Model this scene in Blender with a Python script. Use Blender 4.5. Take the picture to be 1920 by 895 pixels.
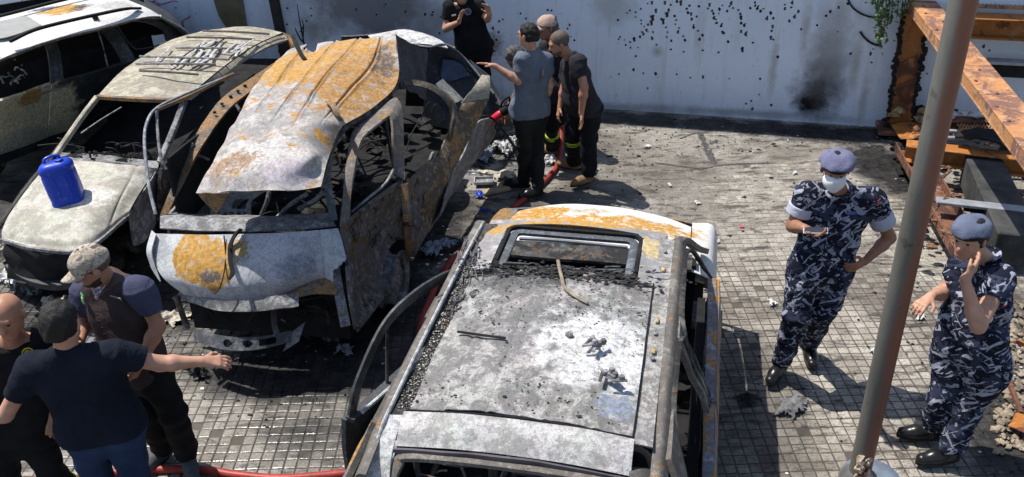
import bpy, bmesh, math, random
import numpy as np
from mathutils import Vector, Matrix, Quaternion
for o in list(bpy.data.objects): bpy.data.objects.remove(o, do_unlink=True)
SC = bpy.context.scene
COL = SC.collection
R = math.radians
rnd = random.Random(7)
# ------------------------------------------------------------------ camera
CAM_H = 4.15; FPX = 1695.0; PITCH = R(29.2); ROLL = R(1.5)
fw = Vector((0, math.cos(PITCH), -math.sin(PITCH))); rt0 = Vector((1, 0, 0)); up0 = rt0.cross(fw)
c_r = rt0*math.cos(ROLL) - up0*math.sin(ROLL); c_u = up0*math.cos(ROLL) + rt0*math.sin(ROLL)
CAMPOS = Vector((0, 0, CAM_H))
cd = bpy.data.cameras.new('camera'); cam = bpy.data.objects.new('camera', cd); COL.objects.link(cam)
cd.sensor_width = 36.0; cd.lens = 36.0*FPX/1920.0; cd.clip_end = 2000; cd.clip_start = 0.05
cam.matrix_world = Matrix(((c_r.x, c_u.x, -fw.x, 0), (c_r.y, c_u.y, -fw.y, 0), (c_r.z, c_u.z, -fw.z, CAM_H), (0, 0, 0, 1)))
SC.camera = cam
# ------------------------------------------------------------------ light
SUN_TO = Vector((-0.85*0.52, 0.46*0.52, 1.0)).normalized()
w = bpy.data.worlds.new('World'); SC.world = w; w.use_nodes = True
nt = w.node_tree; bg = nt.nodes['Background']; sky = nt.nodes.new('ShaderNodeTexSky')
sky.sky_type = 'NISHITA'; sky.sun_disc = False
sky.sun_elevation = math.asin(SUN_TO.z); sky.sun_rotation = math.atan2(SUN_TO.x, SUN_TO.y)
nt.links.new(sky.outputs[0], bg.inputs[0]); bg.inputs[1].default_value = 0.115
sd = bpy.data.lights.new('sun', 'SUN'); sd.energy = 4.6; sd.angle = R(0.53); sd.color = (1.0, 0.955, 0.88)
sun = bpy.data.objects.new('sun', sd); COL.objects.link(sun)
sun.rotation_euler = (-SUN_TO).to_track_quat('-Z', 'Y').to_euler(); sun.location = (-6, 4, 14)
SC.view_settings.view_transform = 'Standard'; SC.view_settings.look = 'None'
SC.view_settings.exposure = 0.45; SC.view_settings.gamma = 1.0
# ------------------------------------------------------------------ geometry helpers
def ray(x, y): return fw*FPX + c_r*(x-960.0) - c_u*(y-447.5)
def U(x, y, z=0.0):                       # photograph point at a known height above the ground
    d = ray(x, y); return CAMPOS + d*((z-CAM_H)/d.z)
def J(x, y, Y):                           # photograph point at a known distance
    d = ray(x, y); return CAMPOS + d*(Y/d.y)
def PX(p):
    d = Vector(p)-CAMPOS; z = d.dot(fw); return (960+FPX*d.dot(c_r)/z, 447.5-FPX*d.dot(c_u)/z)
def V3(*a): return Vector(a)
def lerp(a, b, t): return a+(b-a)*t
def tag(o, label=None, cat=None, group=None, kind=None):
    if label: o['label'] = label
    if cat: o['category'] = cat
    if group: o['group'] = group
    if kind: o['kind'] = kind
    return o
def thing(name, loc, label, cat, group=None):
    o = bpy.data.objects.new(name, None); COL.objects.link(o); o.location = loc; o.empty_display_size = 0.1
    return tag(o, label, cat, group)
def wloc(o):
    p = Vector(o.location)
    while o.parent: o = o.parent; p = p+Vector(o.location)
    return p
def make_obj(name, verts, faces, mat, parent=None, smooth=False, origin=None, mats=None, fm=None):
    me = bpy.data.meshes.new(name)
    if origin is None: origin = wloc(parent) if parent else Vector((0, 0, 0))
    va = np.array([tuple(v) for v in verts], dtype=float).reshape(-1, 3)-np.array(origin)
    me.from_pydata(va.tolist(), [], faces)
    if mats:
        for m in mats: me.materials.append(m)
        me.polygons.foreach_set('material_index', fm)
    else: me.materials.append(mat)
    if smooth: me.polygons.foreach_set('use_smooth', [True]*len(me.polygons))
    me.update()
    o = bpy.data.objects.new(name, me); COL.objects.link(o)
    if parent:
        o.parent = parent; o.location = origin-wloc(parent)
    else: o.location = origin
    return o
def cr(p0, p1, p2, p3, t):
    return 0.5*((2*p1)+(p2-p0)*t+(2*p0-5*p1+4*p2-p3)*t*t+(3*p1-p0-3*p2+p3)*t*t*t)
def spline(pts, n):
    pts = [np.array(p, float) for p in pts]
    if len(pts) == 2: return [pts[0]+(pts[1]-pts[0])*i/(n-1) for i in range(n)]
    e = [2*pts[0]-pts[1]]+pts+[2*pts[-1]-pts[-2]]
    out = []
    for i in range(n):
        s = i/(n-1)*(len(pts)-1); k = min(int(s), len(pts)-2)
        out.append(cr(e[k], e[k+1], e[k+2], e[k+3], s-k))
    return out
class SN:                                  # cheap smooth noise
    def __init__(self, seed, f, n=7):
        r = np.random.RandomState(abs(int(seed))); d = r.normal(size=(n, 3)); d /= np.linalg.norm(d, axis=1)[:, None]
        self.k = d*f*r.uniform(0.6, 1.7, (n, 1)); self.p = r.uniform(0, 6.28, n); self.n = n
    def __call__(self, P):
        P = np.asarray(P, float); return np.sin(P@self.k.T+self.p).sum(-1)/math.sqrt(self.n)
class MB:
    def __init__(self): self.v = []; self.f = []; self.sm = False
    def add(self, vs, fs):
        b = len(self.v); self.v += [tuple(map(float, v)) for v in vs]; self.f += [tuple(i+b for i in f) for f in fs]; return self
    def box(self, c, s, ax=None, bev=0.0):
        c = np.array(c, float); hx, hy, hz = [q/2 for q in s]
        A = np.eye(3) if ax is None else np.array([np.array(a, float) for a in ax])
        if bev <= 0:
            P = [(x, y, z) for z in (-hz, hz) for x, y in ((-hx, -hy), (hx, -hy), (hx, hy), (-hx, hy))]
            self.add([c+np.array(p)@A for p in P], [(3, 2, 1, 0), (4, 5, 6, 7), (0, 1, 5, 4), (1, 2, 6, 5), (2, 3, 7, 6), (3, 0, 4, 7)]); return self
        b = min(bev, hx*.9, hy*.9, hz*.9); P = []
        ring = lambda X, Y, z, q: [(-X+q, -Y, z), (X-q, -Y, z), (X, -Y+q, z), (X, Y-q, z), (X-q, Y, z), (-X+q, Y, z), (-X, Y-q, z), (-X, -Y+q, z)]
        P = ring(hx-b, hy-b, -hz, b*.5)+ring(hx, hy, -hz+b, b)+ring(hx, hy, hz-b, b)+ring(hx-b, hy-b, hz, b*.5)
        F = [tuple(range(7, -1, -1)), tuple(range(24, 32))]
        for k in range(3):
            for i in range(8): F.append((k*8+i, k*8+(i+1) % 8, (k+1)*8+(i+1) % 8, (k+1)*8+i))
        self.add([c+np.array(p)@A for p in P], F); return self
    def bar(self, a, b, w, h, upv=(0, 0, 1), bev=0.0):
        a = np.array(a, float); b = np.array(b, float); d = b-a; L = np.linalg.norm(d); d /= L
        u = np.array(upv, float); s = np.cross(d, u); s /= np.linalg.norm(s); u = np.cross(s, d)
        return self.box((a+b)/2, (L, w, h), (d, -s, u), bev)
    def sweep(self, pts, w, h=None, n=8, k=None, prof=None, up=(0, 0, 1), cap=True, taper=None):
        """tube through pts; prof: list of (x,y) unit profile points; w,h half sizes"""
        h = w if h is None else h
        P = spline(pts, k) if k else [np.array(p, float) for p in pts]
        if prof is None: prof = [(math.cos(2*math.pi*i/n), math.sin(2*math.pi*i/n)) for i in range(n)]
        n = len(prof); up = np.array(up, float); vs = []
        for i, p in enumerate(P):
            d = P[min(i+1, len(P)-1)]-P[max(i-1, 0)]; d = d/(np.linalg.norm(d)+1e-9)
            s = np.cross(d, up)
            if np.linalg.norm(s) < 1e-3: s = np.cross(d, np.array((1., 0, 0)))
            s /= np.linalg.norm(s); u = np.cross(s, d)
            t = 1 if taper is None else taper[0]+(taper[1]-taper[0])*i/(len(P)-1)
            for x, y in prof: vs.append(p+s*x*w*t+u*y*h*t)
        fs = [(i*n+j, i*n+(j+1) % n, (i+1)*n+(j+1) % n, (i+1)*n+j) for i in range(len(P)-1) for j in range(n)]
        if cap: fs += [tuple(range(n-1, -1, -1)), tuple(range((len(P)-1)*n, len(P)*n))]
        return self.add(vs, fs)
    def panel(self, rows, nu, nv, thick=0.006, dent=0.0, df=6.0, seed=1, hole=None, fn=None, curve=True):
        """sheet through a grid of control points, with thickness; hole(u,v)->True removes a face"""
        g = [[np.array(p, float) for p in r] for r in rows]
        if curve:
            g1 = [spline(r, nu) for r in g]; cols = [spline([g1[i][j] for i in range(len(g1))], nv) for j in range(nu)]
        else:
            li = lambda r, n: [r[min(int(i/(n-1)*(len(r)-1)), len(r)-2)]+(r[min(int(i/(n-1)*(len(r)-1)), len(r)-2)+1]-r[min(int(i/(n-1)*(len(r)-1)), len(r)-2)])*(i/(n-1)*(len(r)-1)-min(int(i/(n-1)*(len(r)-1)), len(r)-2)) for i in range(n)]
            g1 = [li(r, nu) for r in g]; cols = [li([g1[i][j] for i in range(len(g1))], nv) for j in range(nu)]
        G = np.array(cols)                       # nu x nv x 3
        du = np.gradient(G, axis=0); dv = np.gradient(G, axis=1); N = np.cross(du, dv)
        N /= np.linalg.norm(N, axis=2)[..., None]+1e-9
        if dent: G = G+N*(dent*SN(seed, df)(G)+dent*.5*SN(seed+9, df*2.7)(G))[..., None]
        if fn is not None:
            uu, vv = np.meshgrid(np.linspace(0, 1, nu), np.linspace(0, 1, nv), indexing='ij'); G = G+N*fn(uu, vv)[..., None]
        B = G-N*thick; vs = list(G.reshape(-1, 3))+list(B.reshape(-1, 3)); M = nu*nv
        keep = np.ones((nu-1, nv-1), bool)
        if hole:
            for i in range(nu-1):
                for j in range(nv-1):
                    if hole((i+.5)/(nu-1), (j+.5)/(nv-1)): keep[i, j] = False
        fs = []; k = lambda i, j: i*nv+j
        for i in range(nu-1):
            for j in range(nv-1):
                if not keep[i, j]: continue
                a, b, c, d = k(i, j), k(i+1, j), k(i+1, j+1), k(i, j+1)
                fs.append((a, b, c, d)); fs.append((d+M, c+M, b+M, a+M))
                for (p, q, di, dj) in ((a, b, 0, -1), (b, c, 1, 0), (c, d, 0, 1), (d, a, -1, 0)):
                    I, K2 = i+di, j+dj
                    if not (0 <= I < nu-1 and 0 <= K2 < nv-1 and keep[I, K2]): fs.append((q, p, p+M, q+M))
        return self.add(vs, fs)
    def lathe(self, prof, c, ax=(0, 0, 1), n=16, ref=None):
        ax = np.array(ax, float); ax /= np.linalg.norm(ax); r0 = np.array((1., 0, 0)) if abs(ax[0]) < .9 else np.array((0, 1., 0))
        s = np.cross(ax, r0); s /= np.linalg.norm(s); t = np.cross(ax, s); c = np.array(c, float); vs = []
        for r, h in prof:
            for i in range(n):
                a = 2*math.pi*i/n; vs.append(c+ax*h+s*(r*math.cos(a))+t*(r*math.sin(a)))
        m = len(prof); fs = [(i*n+j, i*n+(j+1) % n, (i+1)*n+(j+1) % n, (i+1)*n+j) for i in range(m-1) for j in range(n)]
        if prof[0][0] > 1e-6: fs.append(tuple(range(n-1, -1, -1)))
        if prof[-1][0] > 1e-6: fs.append(tuple(range((m-1)*n, m*n)))
        return self.add(vs, fs)
    def rock(self, c, r, seed, sq=(1, 1, .7), sub=1, amp=.25):
        bm = bmesh.new(); bmesh.ops.create_icosphere(bm, subdivisions=sub, radius=1.0)
        P = np.array([v.co[:] for v in bm.verts]); F = [tuple(v.index for v in f.verts) for f in bm.faces]; bm.free()
        P = P*(1+amp*SN(seed, 2.6)(P)[:, None])*np.array(sq)*r
        return self.add(P+np.array(c, float), F)
    def build(self, name, mat, parent=None, smooth=False, origin=None):
        o = make_obj(name, self.v, self.f, mat, parent, smooth, origin)
        if smooth == 'auto': autosmooth(o)
        return o
def autosmooth(o, ang=40):
    me = o.data; me.polygons.foreach_set('use_smooth', [True]*len(me.polygons))
    bm = bmesh.new(); bm.from_mesh(me); ca = R(ang)
    for e in bm.edges: e.smooth = not (len(e.link_faces) == 2 and e.calc_face_angle(0) > ca)
    bm.to_mesh(me); bm.free(); return o
# ------------------------------------------------------------------ material helpers
class NT:
    def __init__(self, name):
        self.m = bpy.data.materials.new(name); self.m.use_nodes = True; self.t = self.m.node_tree
        self.b = self.t.nodes['Principled BSDF']; self.tc = self.t.nodes.new('ShaderNodeTexCoord')
        self.P = self.tc.outputs['Object']
    def _in(self, n, i, v):
        if isinstance(v, bpy.types.NodeSocket): self.t.links.new(v, n.inputs[i])
        elif v is not None:
            if isinstance(v, (tuple, list)) and n.inputs[i].type == 'RGBA' and len(v) == 3: v = (*v, 1)
            n.inputs[i].default_value = v
    def map(self, scale=(1, 1, 1), loc=(0, 0, 0), rot=(0, 0, 0), v=None):
        n = self.t.nodes.new('ShaderNodeMapping'); self._in(n, 0, v or self.P); self._in(n, 1, loc); self._in(n, 2, rot); self._in(n, 3, scale); return n.outputs[0]
    def noise(self, s, d=4, r=.6, dist=0, v=None, col=False):
        n = self.t.nodes.new('ShaderNodeTexNoise'); self._in(n, 'Vector', v or self.P); self._in(n, 'Scale', s); self._in(n, 'Detail', d); self._in(n, 'Roughness', r); self._in(n, 'Distortion', dist)
        return n.outputs[1 if col else 0]
    def vor(self, s, v=None, feat='F1', out=0):
        n = self.t.nodes.new('ShaderNodeTexVoronoi'); n.feature = feat; self._in(n, 'Vector', v or self.P); self._in(n, 'Scale', s); return n.outputs[out]
    def ramp(self, f, st, interp='LINEAR'):
        n = self.t.nodes.new('ShaderNodeValToRGB'); self._in(n, 0, f); e = n.color_ramp; e.interpolation = interp
        while len(e.elements) > 1: e.elements.remove(e.elements[-1])
        for i, (p, c) in enumerate(st):
            if not isinstance(c, (tuple, list)): c = (c, c, c)
            q = e.elements[0] if i == 0 else e.elements.new(p); q.position = p; q.color = (*c[:3], 1)
        return n.outputs[0]
    def mix(self, f, a, b, mode='MIX'):
        n = self.t.nodes.new('ShaderNodeMix'); n.data_type = 'RGBA'; n.blend_type = mode
        self._in(n, 0, f); self._in(n, 6, a); self._in(n, 7, b); return n.outputs[2]
    def math(self, op, a, b=None, c=None):
        n = self.t.nodes.new('ShaderNodeMath'); n.operation = op; self._in(n, 0, a); self._in(n, 1, b)
        if c is not None: self._in(n, 2, c)
        return n.outputs[0]
    def spot(self, c, r, sq=(1, 1, 1), soft=.35, warp=.35, ws=3.0, sharp_d=5):
        """mask of an irregular patch round point c (object space), radius r"""
        nz = self.noise(ws/r, sharp_d, .65)
        mp = self.map((1/(r*sq[0]), 1/(r*sq[1]), 1/(r*sq[2])), (-c[0]/(r*sq[0]), -c[1]/(r*sq[1]), -c[2]/(r*sq[2])))
        n = self.t.nodes.new('ShaderNodeVectorMath'); n.operation = 'LENGTH'; self._in(n, 0, mp)
        d = self.math('ADD', n.outputs['Value'], self.math('MULTIPLY', self.math('SUBTRACT', nz, .5), warp*4))
        return self.ramp(d, [(1-soft, 1.0), (1.0, 0.0)])
    def bump(self, h, s=.3, d=.01, n0=None):
        n = self.t.nodes.new('ShaderNodeBump'); self._in(n, 'Height', h); self._in(n, 'Strength', s); self._in(n, 'Distance', d)
        if n0: self._in(n, 'Normal', n0)
        return n.outputs[0]
    def out(self, col, rough=.7, metal=0.0, nrm=None, spec=.3):
        self._in(self.b, 'Base Color', col); self._in(self.b, 'Roughness', rough); self._in(self.b, 'Metallic', metal)
        if nrm: self._in(self.b, 'Normal', nrm)
        if spec is not None: self._in(self.b, 'Specular IOR Level', spec)
        return self.m
MATS = {}
def plain(name, col, rough=.75, var=.25, s=8, metal=0, bump=.15, bs=60):
    if name in MATS: return MATS[name]
    t = NT(name); n = t.noise(s, 5, .65)
    c = t.mix(t.ramp(n, [(.3, 0.0), (.7, 1.0)]), tuple(q*(1-var) for q in col), tuple(min(1, q*(1+var)) for q in col))
    MATS[name] = t.out(c, rough, metal, t.bump(t.noise(bs, 4), bump, .004)); return MATS[name]
def burnt(name, ash=(.52, .51, .49), grey=(.2, .2, .2), ochre=(.42, .24, .06), soot=(.014, .0135, .013), a_grey=.5, a_ochre=.5, a_soot=.4, s=2.2, seed=0.0, spots=(), speck=.5, rough=.62, metal=0.0, fleck=.5, flake=1.0, ragged=1.0):
    """fire-stripped sheet metal: white ash, grey scale, ochre flash rust and soot in ragged flaking patches"""
    t = NT(name); o = (seed*3.1, seed*1.7, seed*2.3); v = t.map((1, 1, 1), o); mul = lambda a, b: t.math('MULTIPLY', a, b)
    dk = lambda c, q: tuple(min(1, x*q) for x in c)
    big = t.noise(s*1.6, 12, .72, .5, v); c = t.mix(t.ramp(big, [(a_grey+.02, 1.0), (a_grey+.09, 0.0)]), ash, grey)
    n4 = t.noise(s*5.5, 12, .78, .3, t.map((1, 1, 1), (o[0]+2, o[1]+8, o[2])))          # flaked scale
    c = t.mix(mul(t.ramp(n4, [(.50, 0.0), (.56, 1.0)]), .75*flake), c, dk(grey, .75)); c = t.mix(mul(t.ramp(n4, [(.40, 1.0), (.45, 0.0)]), .6*flake), c, dk(ash, 1.25))
    tint = t.noise(s*1.2, 4, .6, .8, t.map((1, 1, 1), (o[0]+17, o[1]-4, o[2]+6)), True); c = t.mix(.22, c, t.mix(1.0, c, t.mix(.75, (1, 1, 1), tint), 'MULTIPLY'))
    fine = t.noise(s*26, 8, .8, 0, v); c = t.mix(mul(t.ramp(fine, [(.50, 0.0), (.58, 1.0)]), .6), c, dk(grey, .6))
    n2 = t.noise(s*1.5, 14, .74, .7, t.map((1, 1, 1), (o[0]+7, o[1]+3, o[2])))
    oc = t.mix(t.ramp(t.noise(s*14, 8, .75), [(.4, 0.0), (.6, 1.0)]), dk(ochre, .5), dk(ochre, 1.2))
    c = t.mix(t.ramp(n2, [(.985-a_ochre, 0.0), (1.0-a_ochre, 1.0)]), c, oc)
    hole = t.ramp(t.noise(s*7, 12, .78, .4, t.map((1, 1, 1), (o[0]-7, o[1]+5, o[2]))), [(.52, 1.0), (.57, 1-.85*ragged)])
    for (pc, pr, sq, col, soft, warp) in spots:
        pk = t.mix(t.ramp(t.noise(s*14, 8, .75), [(.38, 0.0), (.62, 1.0)]), dk(col, .6), dk(col, 1.25))
        c = t.mix(mul(t.spot(pc, pr, sq, soft*.5, warp*1.25, 3.0, 12), hole), c, pk)
    # rust bleeding through in fine freckles
    fr = mul(t.ramp(t.noise(s*34, 6, .8, 0, v), [(.54, 0.0), (.60, 1.0)]), t.ramp(t.noise(s*2.4, 6, .7, 0, t.map((1, 1, 1), (o[1], o[0], 4))), [(.46, 0.0), (.58, 1.0)]))
    c = t.mix(mul(fr, fleck), c, (.16, .085, .045))
    n3 = t.noise(s*1.3, 14, .78, .4, t.map((1, 1, 1), (o[0]-5, o[1]+11, o[2]+2)))
    c = t.mix(t.ramp(n3, [(.985-a_soot, 0.0), (1.03-a_soot, 1.0)]), c, soot)
    sp = t.ramp(t.noise(s*38, 5, .8, 0, v), [(.57, 0.0), (.63, 1.0)]); cl = t.ramp(t.noise(s*3.1, 7, .7, 0, t.map((1, 1, 1), (o[2], o[0], 1))), [(.40, .1), (.58, 1.0)])
    c = t.mix(mul(mul(sp, cl), speck), c, (.035, .033, .03))
    b = t.bump(fine, .45, .006); b = t.bump(n4, .4, .012, b); b = t.bump(n2, .2, .02, b)
    return t.out(c, t.ramp(n4, [(.35, rough-.1), (.65, min(1, rough+.2))]), metal, b, .3)
# ------------------------------------------------------------------ implicit surfaces for bodies and cloth
def surface_nets(D, lo, h):
    S = D < 0; nx, ny, nz = D.shape
    c = np.zeros((nx-1, ny-1, nz-1), np.uint8)
    offs = [(i, j, k) for i in (0, 1) for j in (0, 1) for k in (0, 1)]
    for (i, j, k) in offs: c += S[i:nx-1+i, j:ny-1+j, k:nz-1+k]
    act = (c > 0) & (c < 8); idx = np.full(act.shape, -1, np.int64); A = np.argwhere(act); idx[act] = np.arange(len(A))
    acc = np.zeros((len(A), 3)); cnt = np.zeros(len(A))
    cv = {o: D[A[:, 0]+o[0], A[:, 1]+o[1], A[:, 2]+o[2]] for o in offs}
    for o in offs:
        for ax in range(3):
            if o[ax] == 0:
                p = list(o); p[ax] = 1; a = cv[o]; b = cv[tuple(p)]; m = (a < 0) != (b < 0)
                t = np.where(m, a/(a-b+1e-12), 0); q = np.array(o, float)[None, :]+np.zeros((len(A), 3)); q[:, ax] += t
                acc[m] += q[m]; cnt[m] += 1
    Vv = (A+acc/cnt[:, None])*h+np.array(lo)
    F = []
    for ax in range(3):
        b, cx = (ax+1) % 3, (ax+2) % 3
        s0 = [slice(0, -1)]*3; s1 = [slice(0, -1)]*3; s0[ax] = slice(0, -1); s1[ax] = slice(1, None)
        s0[b] = s1[b] = slice(1, -1); s0[cx] = s1[cx] = slice(1, -1)
        a0 = S[tuple(s0)]; a1 = S[tuple(s1)]; E = np.argwhere(a0 != a1)
        if not len(E): continue
        E[:, b] += 1; E[:, cx] += 1; inside = S[E[:, 0], E[:, 1], E[:, 2]]
        def g(db, dc):
            q = E.copy(); q[:, b] -= db; q[:, cx] -= dc; return idx[q[:, 0], q[:, 1], q[:, 2]]
        quad = np.stack([g(1, 1), g(0, 1), g(0, 0), g(1, 0)], 1); quad[~inside] = quad[~inside][:, ::-1]; F.append(quad)
    F = np.concatenate(F); F = F[(F >= 0).all(1)]
    return Vv, F
class SDF:
    def __init__(self): self.p = []
    def cone(self, a, b, ra, rb=None, k=.03, flat=None, fs=1.0, cap='round', sub=False):
        self.p.append(('c', np.array(a, float), np.array(b, float), ra, ra if rb is None else rb, k, flat, fs, cap, sub)); return self
    def ell(self, c, ax, r, k=.03, sub=False):
        self.p.append(('e', np.array(c, float), np.array([np.array(q, float) for q in ax]), np.array(r, float), k, sub)); return self
    def cut(self, c, n, lim=9.0, k=.004):          # remove everything on the +n side of plane through c, within lim of c
        self.p.append(('x', np.array(c, float), np.array(n, float)/np.linalg.norm(n), lim, k)); return self
    def mesh(self, h=.008, wr=None):
        lo = np.full(3, 1e9); hi = -lo
        for q in self.p:
            if q[0] == 'c' and not q[9]:
                r = max(q[3], q[4])*1.25
                lo = np.minimum(lo, np.minimum(q[1], q[2])-r); hi = np.maximum(hi, np.maximum(q[1], q[2])+r)
            elif q[0] == 'e' and not q[5]:
                r = q[3].max(); lo = np.minimum(lo, q[1]-r); hi = np.maximum(hi, q[1]+r)
        lo -= 3*h; hi += 3*h; n = np.ceil((hi-lo)/h).astype(int)+1
        D = np.full(n, .2, np.float32); ax = [lo[i]+h*np.arange(n[i]) for i in range(3)]
        def win(a, b):
            i0 = np.clip(np.floor((a-lo)/h).astype(int), 0, n); i1 = np.clip(np.ceil((b-lo)/h).astype(int)+1, 0, n)
            sl = tuple(slice(i0[i], i1[i]) for i in range(3))
            X = [ax[i][sl[i]].astype(np.float32) for i in range(3)]
            return sl, np.stack(np.meshgrid(*X, indexing='ij'), -1)
        for q in self.p:
            if q[0] == 'c':
                _, a, b, ra, rb, k, fl, fs, cap, sub = q; r = max(ra, rb)*1.3+k+.02
                sl, P = win(np.minimum(a, b)-r, np.maximum(a, b)+r); W = P-a.astype(np.float32); d = (b-a); L = np.linalg.norm(d)+1e-9; d = d/L
                if fl is not None:
                    f = np.array(fl, float); f = f-d*(f@d); f /= np.linalg.norm(f)+1e-9
                    W = W+((W@f)*(1/fs-1))[..., None]*f
                t = W@d; tc = np.clip(t/L, 0, 1)
                if cap == 'round':
                    dd = np.linalg.norm(W-(tc*L)[..., None]*d, axis=-1)-(ra+(rb-ra)*tc)
                else:
                    rad = np.linalg.norm(W-t[..., None]*d, axis=-1)-(ra+(rb-ra)*tc); dd = np.maximum(rad, np.abs(t-L/2)-L/2)
                if fl is not None and fs < 1: dd = dd*(fs+(1-fs)*.5)
            elif q[0] == 'e':
                _, c, A, rr, k, sub = q; r = rr.max()+k+.02
                sl, P = win(c-r, c+r); W = (P-c.astype(np.float32))@A.T.astype(np.float32); kk = np.linalg.norm(W/rr, axis=-1)
                dd = (kk-1)*rr.min() if rr.min() > .4*rr.max() else (kk-1)*rr.min()*1.3
            else:
                _, c, nn, lim, k = q; sl, P = win(c-lim, c+lim); W = P-c.astype(np.float32)
                dd = W@nn; m = np.linalg.norm(W, axis=-1) < lim; T = D[sl]
                D[sl] = np.where(m, np.maximum(T, dd), T); continue
            T = D[sl]
            if sub:
                hh = np.clip(.5-.5*(T+dd)/k, 0, 1); D[sl] = T*(1-hh)+(-dd)*hh+k*hh*(1-hh)
            else:
                hh = np.clip(.5+.5*(T-dd)/k, 0, 1); D[sl] = T*(1-hh)+dd*hh-k*hh*(1-hh)
        if wr is not None:
            m = np.abs(D) < .03; I = np.argwhere(m); P = I*h+lo; D[m] += wr(P).astype(np.float32)
        return surface_nets(D, lo, h)
    def build(self, name, mat, parent, h=.008, wr=None, fmat=None, mats=None):
        v, f = self.mesh(h, wr)
        fm = None
        if fmat is not None: fm = fmat(v[f].mean(1)).astype(int).tolist()
        return make_obj(name, v, f.tolist(), mat, parent, True, mats=mats, fm=fm)
# ------------------------------------------------------------------ ground and paving
def ground_mat(name, tile=False):
    t = NT(name); t.P = t.t.nodes.new('ShaderNodeNewGeometry').outputs['Position']
    n1 = t.noise(1.1, 8, .62, .5); n2 = t.noise(9, 6, .7); n3 = t.noise(55, 4, .7)
    base = t.mix(t.ramp(n1, [(.35, 0.0), (.65, 1.0)]), (.25, .233, .208), (.37, .35, .318))
    base = t.mix(t.math('MULTIPLY', t.ramp(n2, [(.45, 0.0), (.62, 1.0)]), .55), base, (.17, .145, .11))
    base = t.mix(t.math('MULTIPLY', t.ramp(n3, [(.50, 0.0), (.60, 1.0)]), .7), base, (.1, .088, .07))
    if tile:
        gi = t.t.nodes.new('ShaderNodeNewGeometry').outputs['Random Per Island']; oi = t.t.nodes.new('ShaderNodeObjectInfo').outputs['Random']
        rr = t.math('FRACT', t.math('ADD', gi, oi)); base = t.mix(.75, base, t.mix(rr, (.265, .238, .202), (.45, .416, .362)))
        base = t.mix(t.math('MULTIPLY', t.ramp(n3, [(.50, 0.0), (.62, 1.0)]), .6), base, (.13, .11, .085))
    if not tile: base = t.mix(t.math('MULTIPLY', t.spot((0, 4.2, 0), 3.4, (2.2, 1, 5), .3, .10, 3), .9), base, (.07, .06, .05))   # dirt bedding between the tiles
    # soot and oil washed over the yard by the fire and the hoses; some spots also paint in shade
    mud = t.ramp(t.noise(.75, 8, .66, .4, t.map((1, 1, 1), (3.3, 1.2, 0))), [(.46, 0.0), (.62, 1.0)])
    base = t.mix(t.math('MULTIPLY', mud, .66), base, (.075, .062, .048))
    streak = t.ramp(t.noise(3.0, 9, .74, .6, t.map((1, 3.2, 1), (1, 5, 0), (0, 0, .35))), [(.51, 0.0), (.60, 1.0)])
    base = t.mix(t.math('MULTIPLY', streak, .85), base, (.042, .036, .03))
    for (x, y, r, sx, sy, a) in ((-1.3, 6.9, 1.5, .75, 1.9, 1), (-3.2, 7.6, 1.5, 1.0, 1.6, 1), (-.4, 9.3, 1.0, 1, .7, .9), (.2, 4.6, 1.4, .9, 1.5, .85), (3.35, 4.5, .85, .8, 1.0, .95), (-1.75, 5.5, .85, 1.2, .5, 1), (-1.45, 5.4, .62, 1.7, .55, 1), (-.5, 6.2, .9, .6, 1.4, 1), (-1.0, 7.5, 1.2, .7, 1.2, 1), (-3.6, 6.4, 1.0, 1.2, .6, .95), (.6, 10.55, .55, 1, .6, .95), (1.2, 10.42, .5, 1, .6, .95), (1.8, 10.28, .5, 1, .6, .95), (2.4, 10.12, .5, 1, .6, .95), (3.0, 9.98, .5, 1, .6, .95), (3.5, 9.82, .5, 1, .7, .95), (4.0, 8.8, .6, .7, 1.7, 1), (4.0, 9.7, .5, 1.6, .6, 1), (-4.8, 8.2, 1.3, 1, 1, .95), (.6, 8.2, .8, 1.1, .5, .5), (1.6, 7.6, .9, 1.3, .6, .15), (1.75, 5.0, .7, .5, 1.6, .5)):  # soot; spots along the wall foot and by the vehicles also blacken cast shadows
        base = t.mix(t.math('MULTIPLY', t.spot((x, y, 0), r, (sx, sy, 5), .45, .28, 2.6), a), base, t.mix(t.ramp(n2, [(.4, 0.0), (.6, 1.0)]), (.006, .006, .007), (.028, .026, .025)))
    for (x, y, r, sx, sy) in ((-.3, 9.0, .55, 1.2, .9), (-3.55, 5.75, .6, 1.3, .7), (.1, 8.75, .35, 1, 1), (-.55, 6.9, .3, 1, .8)):   # grey-white extinguisher powder and ash
        base = t.mix(t.math('MULTIPLY', t.spot((x, y, 0), r, (sx, sy, 5), .8, .6, 4.5), t.ramp(n2, [(.42, 0.0), (.6, .85)])), base, t.mix(n3, (.2, .21, .225), (.42, .43, .45)))
    wet = t.ramp(t.noise(1.6, 5, .6), [(.40, .45), (.6, .9)])
    b = t.bump(n3, .5, .004); b = t.bump(n2, .35, .012, b); sp = .3
    if tile:                                   # hosed-down, still wet tiles
        wz = t.math('MAXIMUM', t.spot((-1.75, 4.35, 0), 1.25, (1.3, .8, 5), .5, .3, 3), t.math('MULTIPLY', t.spot((-.3, 6.3, 0), 1.1, (.6, 1.5, 5), .5, .3, 3), .8)); wz = t.math('MULTIPLY', wz, t.ramp(t.noise(5, 6, .7), [(.38, .35), (.6, 1.0)]))
        wet = t.mix(wz, wet, (.17, .17, .17)); sp = t.math('ADD', t.math('MULTIPLY', wz, .35), .3); base = t.mix(t.math('MULTIPLY', wz, .25), base, (.09, .085, .08))
    return t.out(base, wet, 0, b, sp)
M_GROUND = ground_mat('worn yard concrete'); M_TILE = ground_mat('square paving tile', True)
gd = MB(); S = 400.0
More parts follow.
